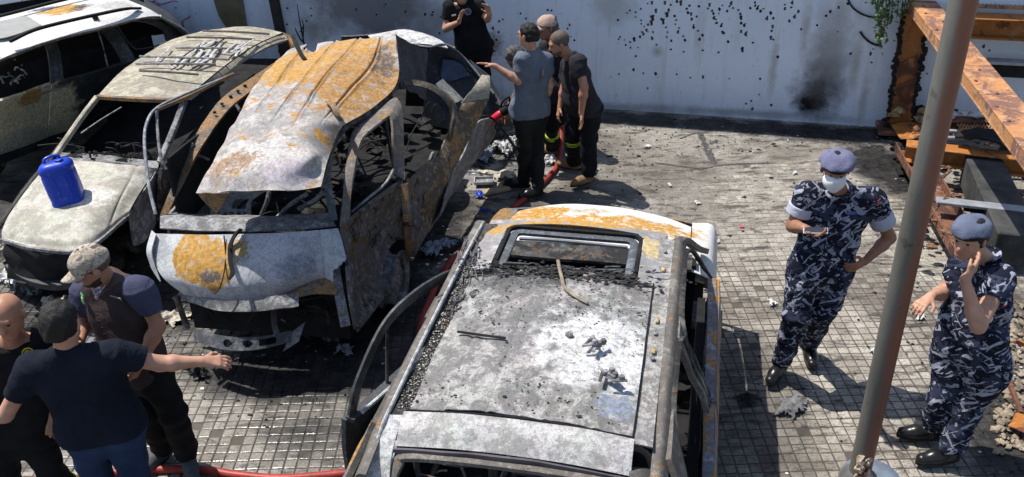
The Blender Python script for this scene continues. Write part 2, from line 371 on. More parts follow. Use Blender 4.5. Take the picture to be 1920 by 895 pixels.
xs = [-S, -60, -14, -9, -5, 0, 5, 9, 14, 60, S]; ys = [-S, -60, -8, 0, 4, 8, 12, 16, 60, S]
gd.add([(x, y, -.006) for y in ys for x in xs], [(j*len(xs)+i, j*len(xs)+i+1, (j+1)*len(xs)+i+1, (j+1)*len(xs)+i) for j in range(len(ys)-1) for i in range(len(xs)-1)])
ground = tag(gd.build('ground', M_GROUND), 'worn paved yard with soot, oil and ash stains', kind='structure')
gdir = ray(925, -500); gdir.z = 0; gdir.normalize(); gx = Vector((gdir.y, -gdir.x, 0)); TS = 0.0815
def tile_mesh(c, w, h, tx, ty, b=.006):
    q = w/2; P = [(-q, -q, -.02), (q, -q, -.02), (q, q, -.02), (-q, q, -.02), (-q, -q, h-b*.38), (q, -q, h-b*.38), (q, q, h-b*.38), (-q, q, h-b*.38), (-q+b, -q+b, h), (q-b, -q+b, h), (q-b, q-b, h), (-q+b, q-b, h)]
    V = [c+gx*x+gdir*y+Vector((0, 0, z+(x*tx+y*ty)*(z > -.01))) for x, y, z in P]
    return V, [(0, 1, 5, 4), (1, 2, 6, 5), (2, 3, 7, 6), (3, 0, 4, 7), (4, 5, 9, 8), (5, 6, 10, 9), (6, 7, 11, 10), (7, 4, 8, 11), (8, 9, 10, 11)]
tr = random.Random(3); rest = MB(); singles = []; tn = SN(5, 2.2); tn2 = SN(8, 1.0)
for i in range(-62, 62):
    for j in range(34, 118):
        c = gx*(i*TS)+gdir*(j*TS); x, y = PX((c.x, c.y, 0))
        if not (-120 < x < 2050 and y < 990): continue
        far = (c.y-6.9)/1.8+.35*tn((c.x, c.y, 0))
        if far > 0 and tr.random() < far: continue
        if tr.random() < .018: continue
        h = -.001+.0022*tr.random()-max(0, .0035*float(tn2((c.x, c.y, 0))))-.0025*max(0, min(1, far+.3)); w = TS-.008-.003*tr.random()
        V, F = tile_mesh(Vector((c.x, c.y, 0)), w, h, tr.gauss(0, .022), tr.gauss(0, .022))
        vis = (1450 < x < 1645 and 765 < y < 905) or (400 < x < 680 and 745 < y < 900)
        if vis and len(singles) < 300: singles.append((V, F, Vector((c.x, c.y, 0))))
        else: rest.add(V, F)
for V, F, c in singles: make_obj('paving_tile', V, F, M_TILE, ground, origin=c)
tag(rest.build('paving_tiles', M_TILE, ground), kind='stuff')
# cracks and a cut strip in the far concrete, as shallow raised tar seams
M_TAR = plain('tar seam', (.07, .066, .064), .9, .5, 20)
def seam(pts, w, name='tar_seam'):
    m = MB(); P = [U(x, y, 0) for x, y in pts]; Q = spline([tuple(p) for p in P], len(pts)*6); r2 = random.Random(len(pts)); vs = []
    for i, p in enumerate(Q):
        d = Q[min(i+1, len(Q)-1)]-Q[max(0, i-1)]; d /= np.linalg.norm(d)+1e-9; s = np.array((-d[1], d[0], 0)); ww = w*(.45+.75*r2.random())*(1 if 0 < i < len(Q)-1 else .2)
        vs += [p-s*ww+(0, 0, -.008), p-s*ww*.8+(0, 0, -.0015), p+s*ww*.8+(0, 0, -.0015), p+s*ww+(0, 0, -.008)]
    fs = [(i*4+k, i*4+k+1, i*4+k+5, i*4+k+4) for i in range(len(Q)-1) for k in range(3)]
    m.add(vs, fs); return m.build(name, M_TAR, ground)
seam([(1312, 248), (1324, 275), (1340, 308)], .05); seam([(1228, 305), (1280, 312), (1320, 315), (1365, 308), (1455, 305)], .022); seam([(1275, 260), (1295, 252), (1312, 248)], .02); seam([(1332, 270), (1345, 262)], .025)
# ------------------------------------------------------------------ plaster wall at the back
W0 = Vector((1.19, 10.73, 0)); wd = Vector((.967, -.2534, 0)).normalized(); wn = Vector((-wd.y*-1*-1, -wd.x, 0)).normalized()
wn = Vector((wd.y, -wd.x, 0)).normalized()
def WP(x, y, off=0.0):
    d = ray(x, y); t = ((W0+wn*off-CAMPOS).dot(wn))/d.dot(wn); return CAMPOS+d*t
def wl(x, y):                           # photograph point -> wall-local coordinates
    p = WP(x, y)-WB; return (p.x, p.y, p.z)
WB = W0+wd*(-1.2)
def wall_mat():
    t = NT('stained white plaster')
    base = t.mix(t.ramp(t.noise(1.0, 7, .6), [(.35, 0.0), (.68, 1.0)]), (.64, .70, .79), (.73, .78, .85))
    base = t.mix(t.math('MULTIPLY', t.ramp(t.noise(2.2, 7, .7, .3, t.map((3.5, 3.5, .35))), [(.52, 0.0), (.7, 1.0)]), .4), base, (.42, .39, .35))
    base = t.mix(t.math('MULTIPLY', t.ramp(t.noise(14, 5, .7), [(.6, 0.0), (.72, 1.0)]), .5), base, (.35, .33, .31))
    def sp(x, y, r, sq, col, a=1.0, soft=.6, warp=.25):
        nonlocal base
        base = t.mix(t.math('MULTIPLY', t.spot(wl(x, y), r, sq, soft, warp), a), base, col)
    sp(690, 10, 1.0, (1.15, 1.15, .62), (.13, .105, .10), .85, .55); sp(800, 60, .55, (1, 1, 1.1), (.24, .21, .18), .6, .8)
    sp(925, 82, .17, (1, 1, 1.3), (.16, .10, .055), .8, .9, .5); sp(590, 60, .25, (1, 1, 1), (.2, .18, .14), .6, .8)
    sp(1535, 172, .46, (.75, .75, 1.0), (.012, .012, .013), .97, .8, .3); sp(1520, 195, .25, (1, 1, .7), (.008, .008, .008), 1, .6, .25); sp(1560, 130, .5, (.7, .7, 1.2), (.12, .11, .11), .6, .9, .3); sp(1548, 95, .6, (.45, .45, 1.3), (.24, .23, .225), .6, .9, .3); sp(1575, 60, .6, (.2, .2, 1.2), (.34, .33, .32), .5, .9, .3)
    sp(1150, 10, .35, (1, 1, .9), (.34, .33, .30), .6, .7); sp(1232, 97, .09, (1, 1, 1), (.34, .33, .29), .8, .9, .1)
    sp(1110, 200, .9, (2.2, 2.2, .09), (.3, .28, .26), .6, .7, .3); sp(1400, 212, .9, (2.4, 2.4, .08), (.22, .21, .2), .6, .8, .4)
    for (x, y) in ((1605, 120), (1450, 130), (1510, 60), (1618, 190)): sp(x, y, .35, (.18, .18, 1.3), (.36, .33, .28), .6, .8, .35)
    return t.out(base, .85, 0, t.bump(t.noise(30, 6, .7), .25, .008))
wm = MB(); wt = .24
for seg in range(1): pass
def wp(s, z, o): return WB+wd*s+wn*o+Vector((0, 0, z))
NS = 24; top = lambda s: 4.1+.11*max(0, s-1.2)
vs = []; fs = []
for i in range(NS+1):
    s = -8.5+16.5*i/NS; vs += [wp(s, -.3, 0), wp(s, top(s), 0), wp(s, top(s), -wt), wp(s, -.3, -wt)]
for i in range(NS):
    for k in range(4): fs.append((i*4+k, (i+1)*4+k, (i+1)*4+(k+1) % 4, i*4+(k+1) % 4))
fs += [(0, 1, 2, 3), (NS*4+3, NS*4+2, NS*4+1, NS*4)]
wm.add(vs, fs)
wall = tag(wm.build('plaster_wall', wall_mat(), origin=WB), 'long white plaster wall pocked with dark pits and soot at the back', 'wall')
PITS = []
for x, y, *r in ((228, 147), (243, 272), (232, 288), (275, 292), (316, 308), (352, 290, 1.5), (285, 330), (320, 349), (373, 347), (359, 411), (343, 510, 1.2), (413, 534), (506, 541, 1.1), (445, 645), (657, 543), (756, 569), (852, 562, 1.5), (1040, 576), (1266, 578), (1141, 365, 1.5), (962, 384), (847, 369), (708, 379, 1.1), (614, 362), (510, 328), (620, 299, 1.2), (583, 269), (590, 236), (578, 200), (478, 280, 1.1), (484, 235), (415, 250, 1.3), (405, 235, 1.4), (390, 270, 1.3), (440, 220, 1.7), (450, 180, 1.6), (420, 195, .8), (398, 175), (398, 150), (357, 125), (357, 90), (395, 63), (315, 78), (295, 95), (510, 78, 2), (490, 130, 3.2), (480, 165, 2), (565, 155, 2.2), (595, 105, 2.4), (600, 75, 1.2), (545, 140, 1.2), (645, 118, 1.3), (653, 148, .9), (648, 178), (675, 206, 1.2), (670, 235, 1.2), (705, 263), (718, 296), (825, 288, 1.1), (848, 260, 1.2), (813, 226), (781, 182), (781, 202), (768, 141, 1.1), (803, 122, 1.1), (765, 102, 1.7), (740, 95), (730, 65, 1.2), (750, 42, 1.3), (693, 20, 1.7), (660, 12, 1.3), (613, 37), (575, 20, 1.9), (820, 48, 1.1), (900, 35, 1.8), (885, 62), (918, 80, 1.5), (925, 100, 1.4), (930, 127, 1.4), (942, 143), (948, 168, 1.1), (987, 185, 1.3), (995, 235, 1.9), (1003, 243, 1.2), (965, 100), (970, 70), (990, 40, .7), (1028, 83, 1.5), (1042, 46), (1058, 25, 1.3), (1068, 60), (1107, 74), (1121, 103, 1.1), (1131, 132, 1.4), (1128, 170, 1.4), (1154, 185, 1.3), (1130, 230, 1.4), (1167, 250, 1.5), (1213, 313), (1033, 307), (1195, 62, 1.1), (1228, 20), (1230, 40), (1252, 57, 1.4), (1270, 82, 1.4), (1290, 65), (1345, 98, 1.2), (1320, 128, 1.3), (1362, 135, 1.1), (1360, 194, 1.3), (1350, 226, 1.1), (1350, 275, 1.5), (1362, 290), (1397, 418, 1.3), (1450, 65, 1.5), (1446, 35), (1493, 55, 1.1), (1503, 15, 1.4), (1546, 85, 1.3), (1522, 117, 1.3), (1163, 758), (1200, 738), (1258, 690, .6), (235, 540), (1350, 768, 1.5), (1210, 792, 1.2), (480, 20, 1.8), (445, 25)):
    PITS.append((1100+x/3.8925, y/3.8925, (r[0] if r else .85)*4.3))
for x, y, r in ((976, 25, 3), (986, 35, 3), (995, 45, 3), (1027, 19, 4), (1034, 20, 4), (1042, 32, 3.5), (1048, 54, 3), (1064, 54, 3), (1068, 47, 4), (1077, 76, 4), (1070, 69, 3), (913, 39, 4), (936, 40, 4), (906, 37, 3), (943, 37, 3), (925, 52, 6), (935, 60, 4), (918, 68, 5), (931, 75, 4), (921, 92, 4), (927, 96, 4), (810, 28, 4), (826, 32, 4), (838, 47, 3), (797, 27, 5), (812, 23, 4), (824, 63, 4), (1590, 7, 4), (1573, 14, 5), (1557, 22, 5), (1549, 30, 4), (1532, 48, 4), (1595, 100, 4), (1571, 60, 3), (1633, 101, 5), (1634, 117, 4), (1640, 205, 2), (760, 22, 4), (720, 12, 3), (706, 28, 3), (583, 16, 4), (584, 30, 4), (539, 16, 4), (538, 46, 4), (575, 40, 4), (668, 18, 5), (723, 8, 4), (1845, 86, 5), (1855, 95, 4), (1733, 60, 6), (1738, 138, 4), (1480, 40, 4), (1502, 55, 4), (330, 15, 4), (336, 33, 2), (367, 26, 2), (395, 48, 2), (1215, 60, 2), (1225, 72, 2)): PITS.append((x, y, r))
def pit_mat(name, a, b):
    t = NT(name); return t.out(t.mix(t.noise(40, 4, .7), a, b), .95, 0, t.bump(t.noise(90, 4), .5, .006))
M_PIT = [pit_mat('sooty pit', (.012, .012, .013), (.07, .06, .055)), pit_mat('raw plaster pit', (.16, .13, .10), (.30, .26, .21)), pit_mat('black pit', (.008, .008, .009), (.03, .03, .03))]
pmesh = []
for k in range(9):
    r3 = np.random.RandomState(k); n = 9; ang = np.linspace(0, 2*math.pi, n, endpoint=False); rad = 1+.16*r3.normal(size=n); vs = []
    for (f, z) in ((1.22, .001), (1.0, .006), (.72, .004), (0.0, .0012)):
        for i in range(n if f else 1):
            q = rad[i]*f*(1+.08*r3.normal()); p = wd*(math.cos(ang[i])*q)*.9+Vector((0, 0, math.sin(ang[i])*q))+wn*(z*28); vs.append(p)
    fs = [(a*n+i, a*n+(i+1) % n, (a+1)*n+(i+1) % n, (a+1)*n+i) for a in range(2) for i in range(n)]+[(2*n+i, 2*n+(i+1) % n, 3*n) for i in range(n)]
    me = bpy.data.meshes.new('pit'); me.from_pydata([tuple(v) for v in vs], [], fs); me.materials.append(M_PIT[0 if k % 3 else 2]); me.materials.append(M_PIT[1])
    me.polygons.foreach_set('material_index', [1 if i < n and k % 3 else 0 for i in range(len(fs))]); pmesh.append(me)
pr = random.Random(11)
for x, y, r in PITS:
    p = WP(x, y); me = pmesh[(pr.randrange(9) if r < 7 else 1)]
    o = bpy.data.objects.new('pit', me); COL.objects.link(o); o.parent = wall; o.location = p-WB; q = r/160*.60*pr.uniform(.7, 1.1); o.scale = (q, min(q, .010), q*pr.uniform(.7, 1.15))
# graffiti scribbles: thin strokes of red paint
M_RED = plain('red spray paint', (.42, .05, .08), .6)
def scribble(pts, w=.006):
    m = MB(); m.sweep([tuple(WP(x, y, .003)) for x, y in pts], w, .003, n=6, k=len(pts)*5, up=tuple(wn)); return m.build('graffiti_stroke', M_RED, wall)
scribble([(262, 2), (275, 6), (290, 3), (300, 8), (312, 6), (325, 2), (334, 4)]); scribble([(290, 0), (285, 8), (298, 9)]); scribble([(340, 40), (345, 55), (343, 40), (352, 34), (357, 30)]); scribble([(310, 30), (325, 40), (322, 34)]); scribble([(40, 1), (48, 6), (56, 0)]); scribble([(0, 8), (6, 18), (2, 24)]); scribble([(50, 10), (47, 16)])
# rusty brown arched recess board and dark post against the wall
M_BROWN = plain('weathered brown board', (.16, .13, .075), .9, .3, 6); M_POST = plain('charred timber', (.035, .03, .028), .95, .4, 10)
bp = MB(); a = [WP(x, y, .0) for x, y in ((403, 0), (407, 14), (412, 28), (420, 42), (430, 56), (455, 62), (456, 0))]
h0 = [(p-WB).dot(wd) for p in a]; zz = [p.z for p in a]
ol = [(h0[0], 2.6)]+list(zip(h0, zz))[:-1]+[(h0[-1], zz[-2]), (h0[-1], 2.6)]
n = len(ol); bp.add([wp(s, z, .03) for s, z in ol]+[wp(s, z, .004) for s, z in ol], [tuple(range(n)), tuple(range(2*n-1, n-1, -1))]+[(i, i+n, (i+1) % n+n, (i+1) % n) for i in range(n)])
tag(bp.build('arched_board', M_BROWN, origin=WP(430, 60)), 'brown arched board fixed to the white wall above the burnt hatchback', 'board')
pp = MB(); b0 = WP(527, 66, .12); t0 = WP(513, -4, .12); ax = (t0-b0).normalized()
pp.sweep([tuple(b0-ax*.9), tuple(b0), tuple(t0), tuple(t0+ax*1.2)], .05, .05, prof=[(-1, -1), (1, -1), (1, 1), (-1, 1)], k=14)
pp.box(tuple(b0-ax*.2), (.13, .13, .04)); tag(pp.build('timber_post', M_POST, origin=U(530, 110, 0)), 'dark charred post standing against the white wall', 'post')
st = MB()
for pts in (((570, 82), (562, 40), (557, 8)), ((566, 78), (556, 60), (553, 52)), ((568, 80), (569, 50), (566, 36)), ((564, 60), (570, 46))): st.sweep([tuple(WP(x, y, .15)) for x, y in pts], .012, n=5, k=8, taper=(1, .4))
st.sweep([tuple(WP(570, 82, .15)), tuple(WP(572, 112, .16)), tuple(U(575, 130, 0))], .014, n=5, k=6)
tag(st.build('charred_sapling', M_POST, origin=U(575, 130, 0)), 'black charred sapling stem against the wall beside the dark post', 'plant')
# dangling cables on the wall at right
M_CABLE = plain('black cable', (.012, .012, .013), .7)
for pts, lab in ((((1588, -10), (1594, 8), (1608, 22), (1628, 31), (1650, 33)), 'black twisted cable hanging in a loop high on the white wall'), (((1613, 60), (1622, 72), (1636, 82), (1650, 86)), 'short black cable hooked on the white wall below the vine')):
    m = MB(); Q = [np.array(WP(x, y, .02)) for x, y in pts]; S2 = spline(Q, 40)
    m.sweep(S2, .008, n=6)
    for q in S2[1::2]: m.rock(q, .014, int(q[0]*999) % 97, (1, 1, 1), 1, .1)
    tag(m.build('cable', M_CABLE, origin=Vector(Q[0])), lab, 'cable')
# ------------------------------------------------------------------ rusty steel frame on the right
def rust(name, red=(.20, .105, .08), orange=(.46, .22, .095), pale=(.52, .31, .17), a=.5, s=3.0, seed=0):
    t = NT(name); v = t.map((1, 1, 1), (seed, seed*2, 0))
    n1 = t.noise(s, 8, .68, .7, v); c = t.mix(t.ramp(n1, [(a-.06, 0.0), (a+.02, 1.0)]), red, orange)
    c = t.mix(t.ramp(t.noise(s*2.3, 7, .7, .4, v), [(.54, 0.0), (.62, 1.0)]), c, pale)
    c = t.mix(t.math('MULTIPLY', t.ramp(t.noise(s*11, 5, .7, 0, v), [(.56, 0.0), (.66, 1.0)]), .7), c, (.09, .045, .03))
    return t.out(c, .75, .1, t.bump(t.ramp(n1, [(a-.06, 0.0), (a+.02, 1.0)]), .5, .006, t.bump(t.noise(50, 5), .3, .004)))
M_RB = rust('peeling rust paint'); M_RO = rust('orange rust', (.13, .05, .025), (.36, .135, .03), (.40, .2, .08), .44, 4, 3); M_RD = rust('dark rust', (.07, .035, .028), (.19, .085, .05), (.25, .14, .1), .55, 3, 6)
M_CHAR = plain('char', (.014, .013, .013), .95, .6, 12, 0, .6, 40); M_GALV = plain('grey steel', (.3, .31, .33), .5, .3, 5, .3)
def ibeam(name, a, b, w, h, mat, label, cat='beam', t=.018, plates=0):
    a = Vector(a); b = Vector(b); o = thing(name, a.lerp(b, .5), label, cat); up = Vector((0, 0, 1))
    MB().bar(a-up*t/2, b-up*t/2, w, t, bev=.004).build('top_flange', mat, o); MB().bar(a-up*(h-t/2), b-up*(h-t/2), w, t, bev=.004).build('bottom_flange', mat, o)
    MB().bar(a-up*h/2, b-up*h/2, t*.8, h-2*t-.001).build('web', mat, o)
    if plates: s_ = (b-a).normalized().cross(up).normalized(); MB().bar(a-up*h/2+s_*plates*(w/2-.008), b-up*h/2+s_*plates*(w/2-.008), .012, h-2*t-.002).build('side_plate', mat, o)
    return o
def channel(name, a, b, w, h, mat, label, cat='beam', t=.014):
    a = Vector(a); b = Vector(b); o = thing(name, a.lerp(b, .5), label, cat); d = (b-a).normalized(); s = d.cross(Vector((0, 0, 1))).normalized(); up = s.cross(d)
    MB().bar(a-up*(h-t/2), b-up*(h-t/2), w-2*t-.002, t).build('web', mat, o)
    for q in (-1, 1): MB().bar(a+s*q*(w/2-t/2)-up*h/2, b+s*q*(w/2-t/2)-up*h/2, t, h, bev=.003).build('flange', mat, o)
    return o
bl0 = U(1709, 7, 1.5); bl1 = U(1920, 282, 1.5); bdir = (bl1-bl0).normalized(); bside = Vector((-bdir.y, bdir.x, 0)); bside = bside if bside.x > 0 else -bside
A_ = bl0+bside*.14-bdir*.15; B_ = bl1+bside*.14+bdir*.9
db = ibeam('steel_beam', A_, B_, .28, .12, M_RB, 'long rust-red and orange steel beam running diagonally past the grey pole', plates=1)
bo = MB()
for k in range(16):
    p = A_.lerp(B_, .05+.06*k)+bside*rnd.uniform(-.11, .11); bo.lathe([(.014, 0), (.014, .008), (.008, .012)], p, n=6)
bo.build('bolt_heads', M_RD, db)
M_RCOL = rust('column rust', (.09, .035, .022), (.27, .105, .03), (.30, .13, .05), .5, 2.2, 9)
cb = WP(1690, 207, .16); colm = thing('steel_column', Vector((cb.x, cb.y, 0)), 'orange rusted steel column with charred edges standing against the wall', 'column')
ct = Vector((cb.x-.06, cb.y, 1.42)); c0 = Vector((cb.x, cb.y, .12))
def colpt(s, o, z): return lerp(c0, ct, (z-.12)/1.3)+wd*s+wn*o
m = MB(); m.add([colpt(s, .05, z) for s, z in ((-.12, .12), (.12, .12), (.12, 1.40), (-.12, 1.40))]+[colpt(s, .03, z) for s, z in ((-.12, .12), (.12, .12), (.12, 1.40), (-.12, 1.40))], [(0, 1, 2, 3), (7, 6, 5, 4), (0, 4, 5, 1), (1, 5, 6, 2), (2, 6, 7, 3), (3, 7, 4, 0)]); m.build('face_plate', M_RCOL, colm)
m = MB(); m.add([colpt(s, -.13, z) for s, z in ((-.12, .12), (.12, .12), (.12, 1.40), (-.12, 1.40))]+[colpt(s, -.15, z) for s, z in ((-.12, .12), (.12, .12), (.12, 1.40), (-.12, 1.40))], [(0, 1, 2, 3), (7, 6, 5, 4), (0, 4, 5, 1), (1, 5, 6, 2), (2, 6, 7, 3), (3, 7, 4, 0)]); m.build('back_plate', M_RCOL, colm)
MB().bar(colpt(0, -.05, .12), colpt(0, -.05, 1.4), .012, .155, tuple(wn)).build('web', M_RCOL, colm)
for sgn in (-1, 1):
    m = MB()
    for k in range(46):
        z = .10+.028*k; m.rock(colpt(sgn*(.122+rnd.uniform(-.008, .028)), .055, z), rnd.uniform(.018, .034), k+sgn*50, (1, 1, 1), 1, .4)
    m.build('charred_edge', M_CHAR, colm)
m = MB(); m.box(colpt(0, 0, .06), (.46, .42, .05), (tuple(wd), tuple(wn), (0, 0, 1)), .006); m.build('base_plate', M_RD, colm)
m = MB(); m.bar(WP(1722, 52, .06), WP(1719, 88, .06), .02, .02, tuple(wn)); tag(m.build('hanging_strap', M_CHAR, origin=WP(1719, 88, .06)), 'short black strap hanging on the wall right of the orange column', 'strap')
# upper ledge beam with grating
q0 = WP(1812, 34, .32); q1 = q0+wd*2.6
def hb(px0, py0, px1, py1, off, zpad=0): return WP(px0, py0, off), WP(px1, py1, off)
a, b = WP(1790, 24, .25), WP(1990, 14, .25); a.z = b.z = 1.42
o = ibeam('ledge_beam', a, b, .26, .22, M_RO, 'bright orange horizontal beam high on the right under the mesh grating')
a2, b2 = a+wn*-.33+Vector((0, 0, .06)), b+wn*-.33+Vector((0, 0, .06))
gr = thing('mesh_grating', a2, 'rusty mesh grating lying above the bright orange beam at upper right', 'grating')
m = MB(); L = (b2-a2).length; dd = (b2-a2).normalized()
for k in range(int(L/.04)): m.bar(a2+dd*(k*.04)-wn*.14, a2+dd*(k*.04+.10)+wn*.18, .008, .006); m.bar(a2+dd*(k*.04+.10)-wn*.14+Vector((0, 0, .004)), a2+dd*(k*.04)+wn*.18+Vector((0, 0, .004)), .008, .006)
m.build('mesh_strands', M_RB, gr); m = MB()
for e in (-.15, .19): m.bar(a2+wn*e, b2+wn*e, .02, .03)
m.build('frame', M_RB, gr)
a, b = WP(1850, 124, .3), WP(1990, 122, .3); a.z = b.z = .95
o = thing('grey_rail', a, 'pale grey steel rail with black underside behind the diagonal beam', 'rail'); MB().bar(a, b, .16, .03, bev=.004).build('top_plate', M_GALV, o); MB().bar(a-Vector((0, 0, .085)), b-Vector((0, 0, .085)), .12, .135).build('underside', M_CHAR, o)
# fallen low frame
z1 = .42
channel('floor_channel', U(1704, 268, .3), U(1822, 470, .3), .26, .10, M_RD, 'dusty rust-brown steel channel lying towards the camera left of the fallen frame')
o = ibeam('low_beam', U(1700, 268, z1), U(1990, 302, z1), .20, .18, M_RO, 'orange low beam crossing the fallen frame behind the grey pole')
ibeam('low_beam', U(1770, 222, .5), U(1990, 228, .5), .16, .12, M_RD, 'dark low beam with pale edge behind the mesh scrap'); 
gr = thing('mesh_grating', U(1830, 238, .45), 'small scrap of rusty mesh grating in the fallen frame', 'grating'); m = MB()
for k in range(14):
    x = 1795+k*6; m.bar(U(x, 232, .47), U(x+9, 246, .47), .010, .006); m.bar(U(x+9, 232, .475), U(x, 246, .475), .010, .006)
m.build('mesh_strands', M_RB, gr)
for i, (x0, y0, x1, y1, z, mt, lab) in enumerate(((1762, 245, 1990, 258, .46, M_GALV, 'pale steel strip beside the mesh scrap in the fallen frame'), (1760, 258, 1850, 262, .45, M_GALV, 'short pale steel strip beneath the mesh scrap'), (1755, 376, 1990, 402, .36, M_GALV, 'grey steel plank lying across the fallen frame above the seated cap'))):
    m = MB(); m.bar(U(x0, y0, z), U(x1, y1, z), .12 if i == 2 else .05, .03, bev=.005)
    tag(m.build('steel_strip', mt, origin=U(x0, y0, 0)), lab if i < 2 else 'wide grey steel plank lying across the lower part of the fallen frame', 'steel strip')
m = MB(); m.bar(U(1808, 384, .30), U(1990, 412, .30), .10, .08); tag(m.build('black_beam', M_CHAR, origin=U(1808, 384, 0)), 'charred black beam under the wide grey steel plank', 'beam')
m = MB(); m.bar(U(1838, 320, .22), U(1905, 470, .22), .34, .30, bev=.01); tag(m.build('concrete_plinth', plain('grey plinth', (.05, .05, .05), .9, .7, 3, 0, .6, 30), origin=U(1850, 400, 0)), 'grey concrete plinth inside the fallen frame', 'plinth')
m = MB(); m.bar(U(1880, 300, .1), U(1990, 300, .1), .3, .18, bev=.01); tag(m.build('concrete_kerb', plain('grey plinth', (.16,)*3), origin=U(1880, 300, 0)), 'low grey kerb block under the orange low beam', 'kerb')
m = MB(); m.panel([[U(1795, 248, .5), U(1850, 246, .56), U(1905, 262, .5)], [U(1790, 262, .5), U(1850, 266, .54), U(1900, 280, .48)]], 18, 8, .02, .02, 14, 5); tag(m.build('burnt_sheet', M_CHAR, smooth=True, origin=U(1850, 262, 0)), 'crumpled black burnt sheet draped over the orange low beam', 'sheet')
dq = random.Random(55); m = MB()
for k in range(60):
    x, y = dq.uniform(1715, 1930), dq.uniform(205, 440); p = U(x, y, dq.uniform(.05, .32)); a = Vector((dq.gauss(0, 1), dq.gauss(0, .6), dq.gauss(0, .25))).normalized(); L = dq.uniform(.06, .32); m.bar(p-a*L/2, p+a*L/2, dq.uniform(.01, .04), dq.uniform(.004, .02))
for k in range(160): x, y = dq.uniform(1705, 1940), dq.uniform(205, 470); m.rock(U(x, y, dq.uniform(.02, .3)), dq.uniform(.01, .045), k, (1.2, 1, .6), 1, .4)
tag(m.build('frame_debris', rust('debris rust', (.05, .035, .03), (.16, .08, .045), (.26, .18, .11), .5, 5, 12)), 'small charred and rusted bits strewn through the fallen frame', kind='stuff')
# insulation clumps and rubble by the column foot
M_INS = plain('scorched insulation', (.30, .22, .11), .95, .5, 18, 0, .6, 60); M_PALE = plain('pale rubble', (.24, .195, .145), .95, .75, 5, 0, .5, 50)
def clump(name, pts, mat, label, cat, group=None, r=(.03, .07)):
    c = U(*pts[0]); m = MB()
    for k, (x, y, z) in enumerate(pts):
        for i in range(4): m.rock(U(x+rnd.uniform(-9, 9), y+rnd.uniform(-4, 4), z+rnd.uniform(0, .05)), rnd.uniform(*r), k*7+i+int(x), (1.2, 1, .7), 1, .4)
    return tag(m.build(name, mat, origin=Vector((c.x, c.y, 0))), label, cat, group)
clump('insulation_clump', [(1690, 206, .25), (1683, 212, .2), (1706, 196, .3)], M_INS, 'yellowish scorched insulation clump at the foot of the orange column', 'insulation')
clump('insulation_clump', [(1720, 218, .2), (1735, 208, .28), (1742, 225, .22)], M_INS, 'yellowish insulation clump between the orange column and the grey pole', 'insulation')
clump('char_heap', [(1722, 202, .2), (1735, 196, .25), (1660, 214, .05), (1672, 222, .05)], M_CHAR, 'black char heap around the foot of the orange column', 'char', None, (.04, .09))
m = MB(); m.panel([[U(1662, 226, .1), U(1700, 222, .16), U(1745, 236, .2)], [U(1690, 262, .12), U(1705, 262, .15), U(1738, 268, .18)]], 16, 10, .008, .015, 12, 3); tag(m.build('rust_sheet', M_RO, smooth=True, origin=U(1700, 245, 0)), 'crumpled orange rust sheet between the column and the floor channel', 'sheet')
clump('pale_scrap', [(1812, 214, .5), (1835, 216, .5), (1790, 214, .5)], plain('pale scrap', (.45, .44, .42), .9, .3), 'pale torn scrap lying on the dark low beam', 'scrap', None, (.03, .06))
m = MB()
for k in range(60):
    x, y = rnd.uniform(1668, 1700), rnd.uniform(258, 330); m.rock(U(x+(y-258)*.25, y, .02), rnd.uniform(.02, .055), k, (1, 1, .6), 1, .4)
tag(m.build('rubble', M_CHAR), 'black rubble heaped along the floor channel', 'rubble', kind='stuff')
m = MB()
for k in range(420):
    x, y = rnd.uniform(1868, 1960), rnd.uniform(560, 850); m.rock(U(x, y, .012), rnd.uniform(.008, .028)*(1.5 if k % 9 == 0 else 1), k+300, (1, 1, .6), 1, .4)
tag(m.build('rubble', M_PALE), 'pale broken rubble at the right edge behind the officer', 'rubble', kind='stuff')
for x0, y0, x1, y1, mt, lab in ((1882, 690, 1915, 775, M_RD, 'thin rusty rod leaning in the rubble at the right edge'), (1905, 640, 1960, 660, M_RO, 'orange rusted offcut on the rubble at the right edge')):
    m = MB(); m.bar(U(x0, y0, .10), U(x1, y1, .06), .025, .03); tag(m.build('rusty_bar', mt, origin=U(x0, y0, 0)), lab, 'bar')
m = MB(); m.panel([[U(1905, 775, .04), U(1930, 780, .12), U(1960, 790, .05)], [U(1890, 800, .04), U(1925, 815, .1), U(1960, 830, .04)]], 12, 8, .006, .01, 12, 8); tag(m.build('rust_flake', M_RO, smooth=True, origin=U(1920, 800, 0)), 'bent orange flake of rusted sheet by the right edge', 'sheet')
# ------------------------------------------------------------------ galvanised pole
def pole_mat():
    t = NT('weathered galvanised pole'); n = t.noise(3, 7, .7, .3, t.map((1, 1, .25)))
    c = t.mix(t.ramp(n, [(.35, 0.0), (.65, 1.0)]), (.12, .115, .10), (.22, .215, .195))
    side = t.t.nodes.new('ShaderNodeSeparateXYZ'); t._in(side, 0, t.P)
    m_ = t.ramp(t.math('ADD', t.math('MULTIPLY', t.math('SUBTRACT', side.outputs[0], t.math('MULTIPLY', side.outputs[1], .35)), 6.0), t.math('ADD', n, -.15)), [(.20, 0.0), (.42, 1.0)])
    c = t.mix(m_, c, t.mix(n, (.15, .068, .045), (.25, .115, .08)))
    c = t.mix(t.math('MULTIPLY', t.ramp(t.noise(9, 6, .7), [(.6, 0.0), (.68, 1.0)]), .6), c, (.05, .04, .035))
    return t.out(c, .5, .25, t.bump(t.noise(40, 4), .2, .003))
pb = U(1608, 903, 0); pole = thing('lamp_pole', pb, 'tall grey and rust-brown steel pole standing between the two officers', 'pole')
m = MB(); m.lathe([(.065, 0.0), (.065, .3), (.064, 6.2)], pb, n=28); m.build('shaft', pole_mat(), pole, 'auto')
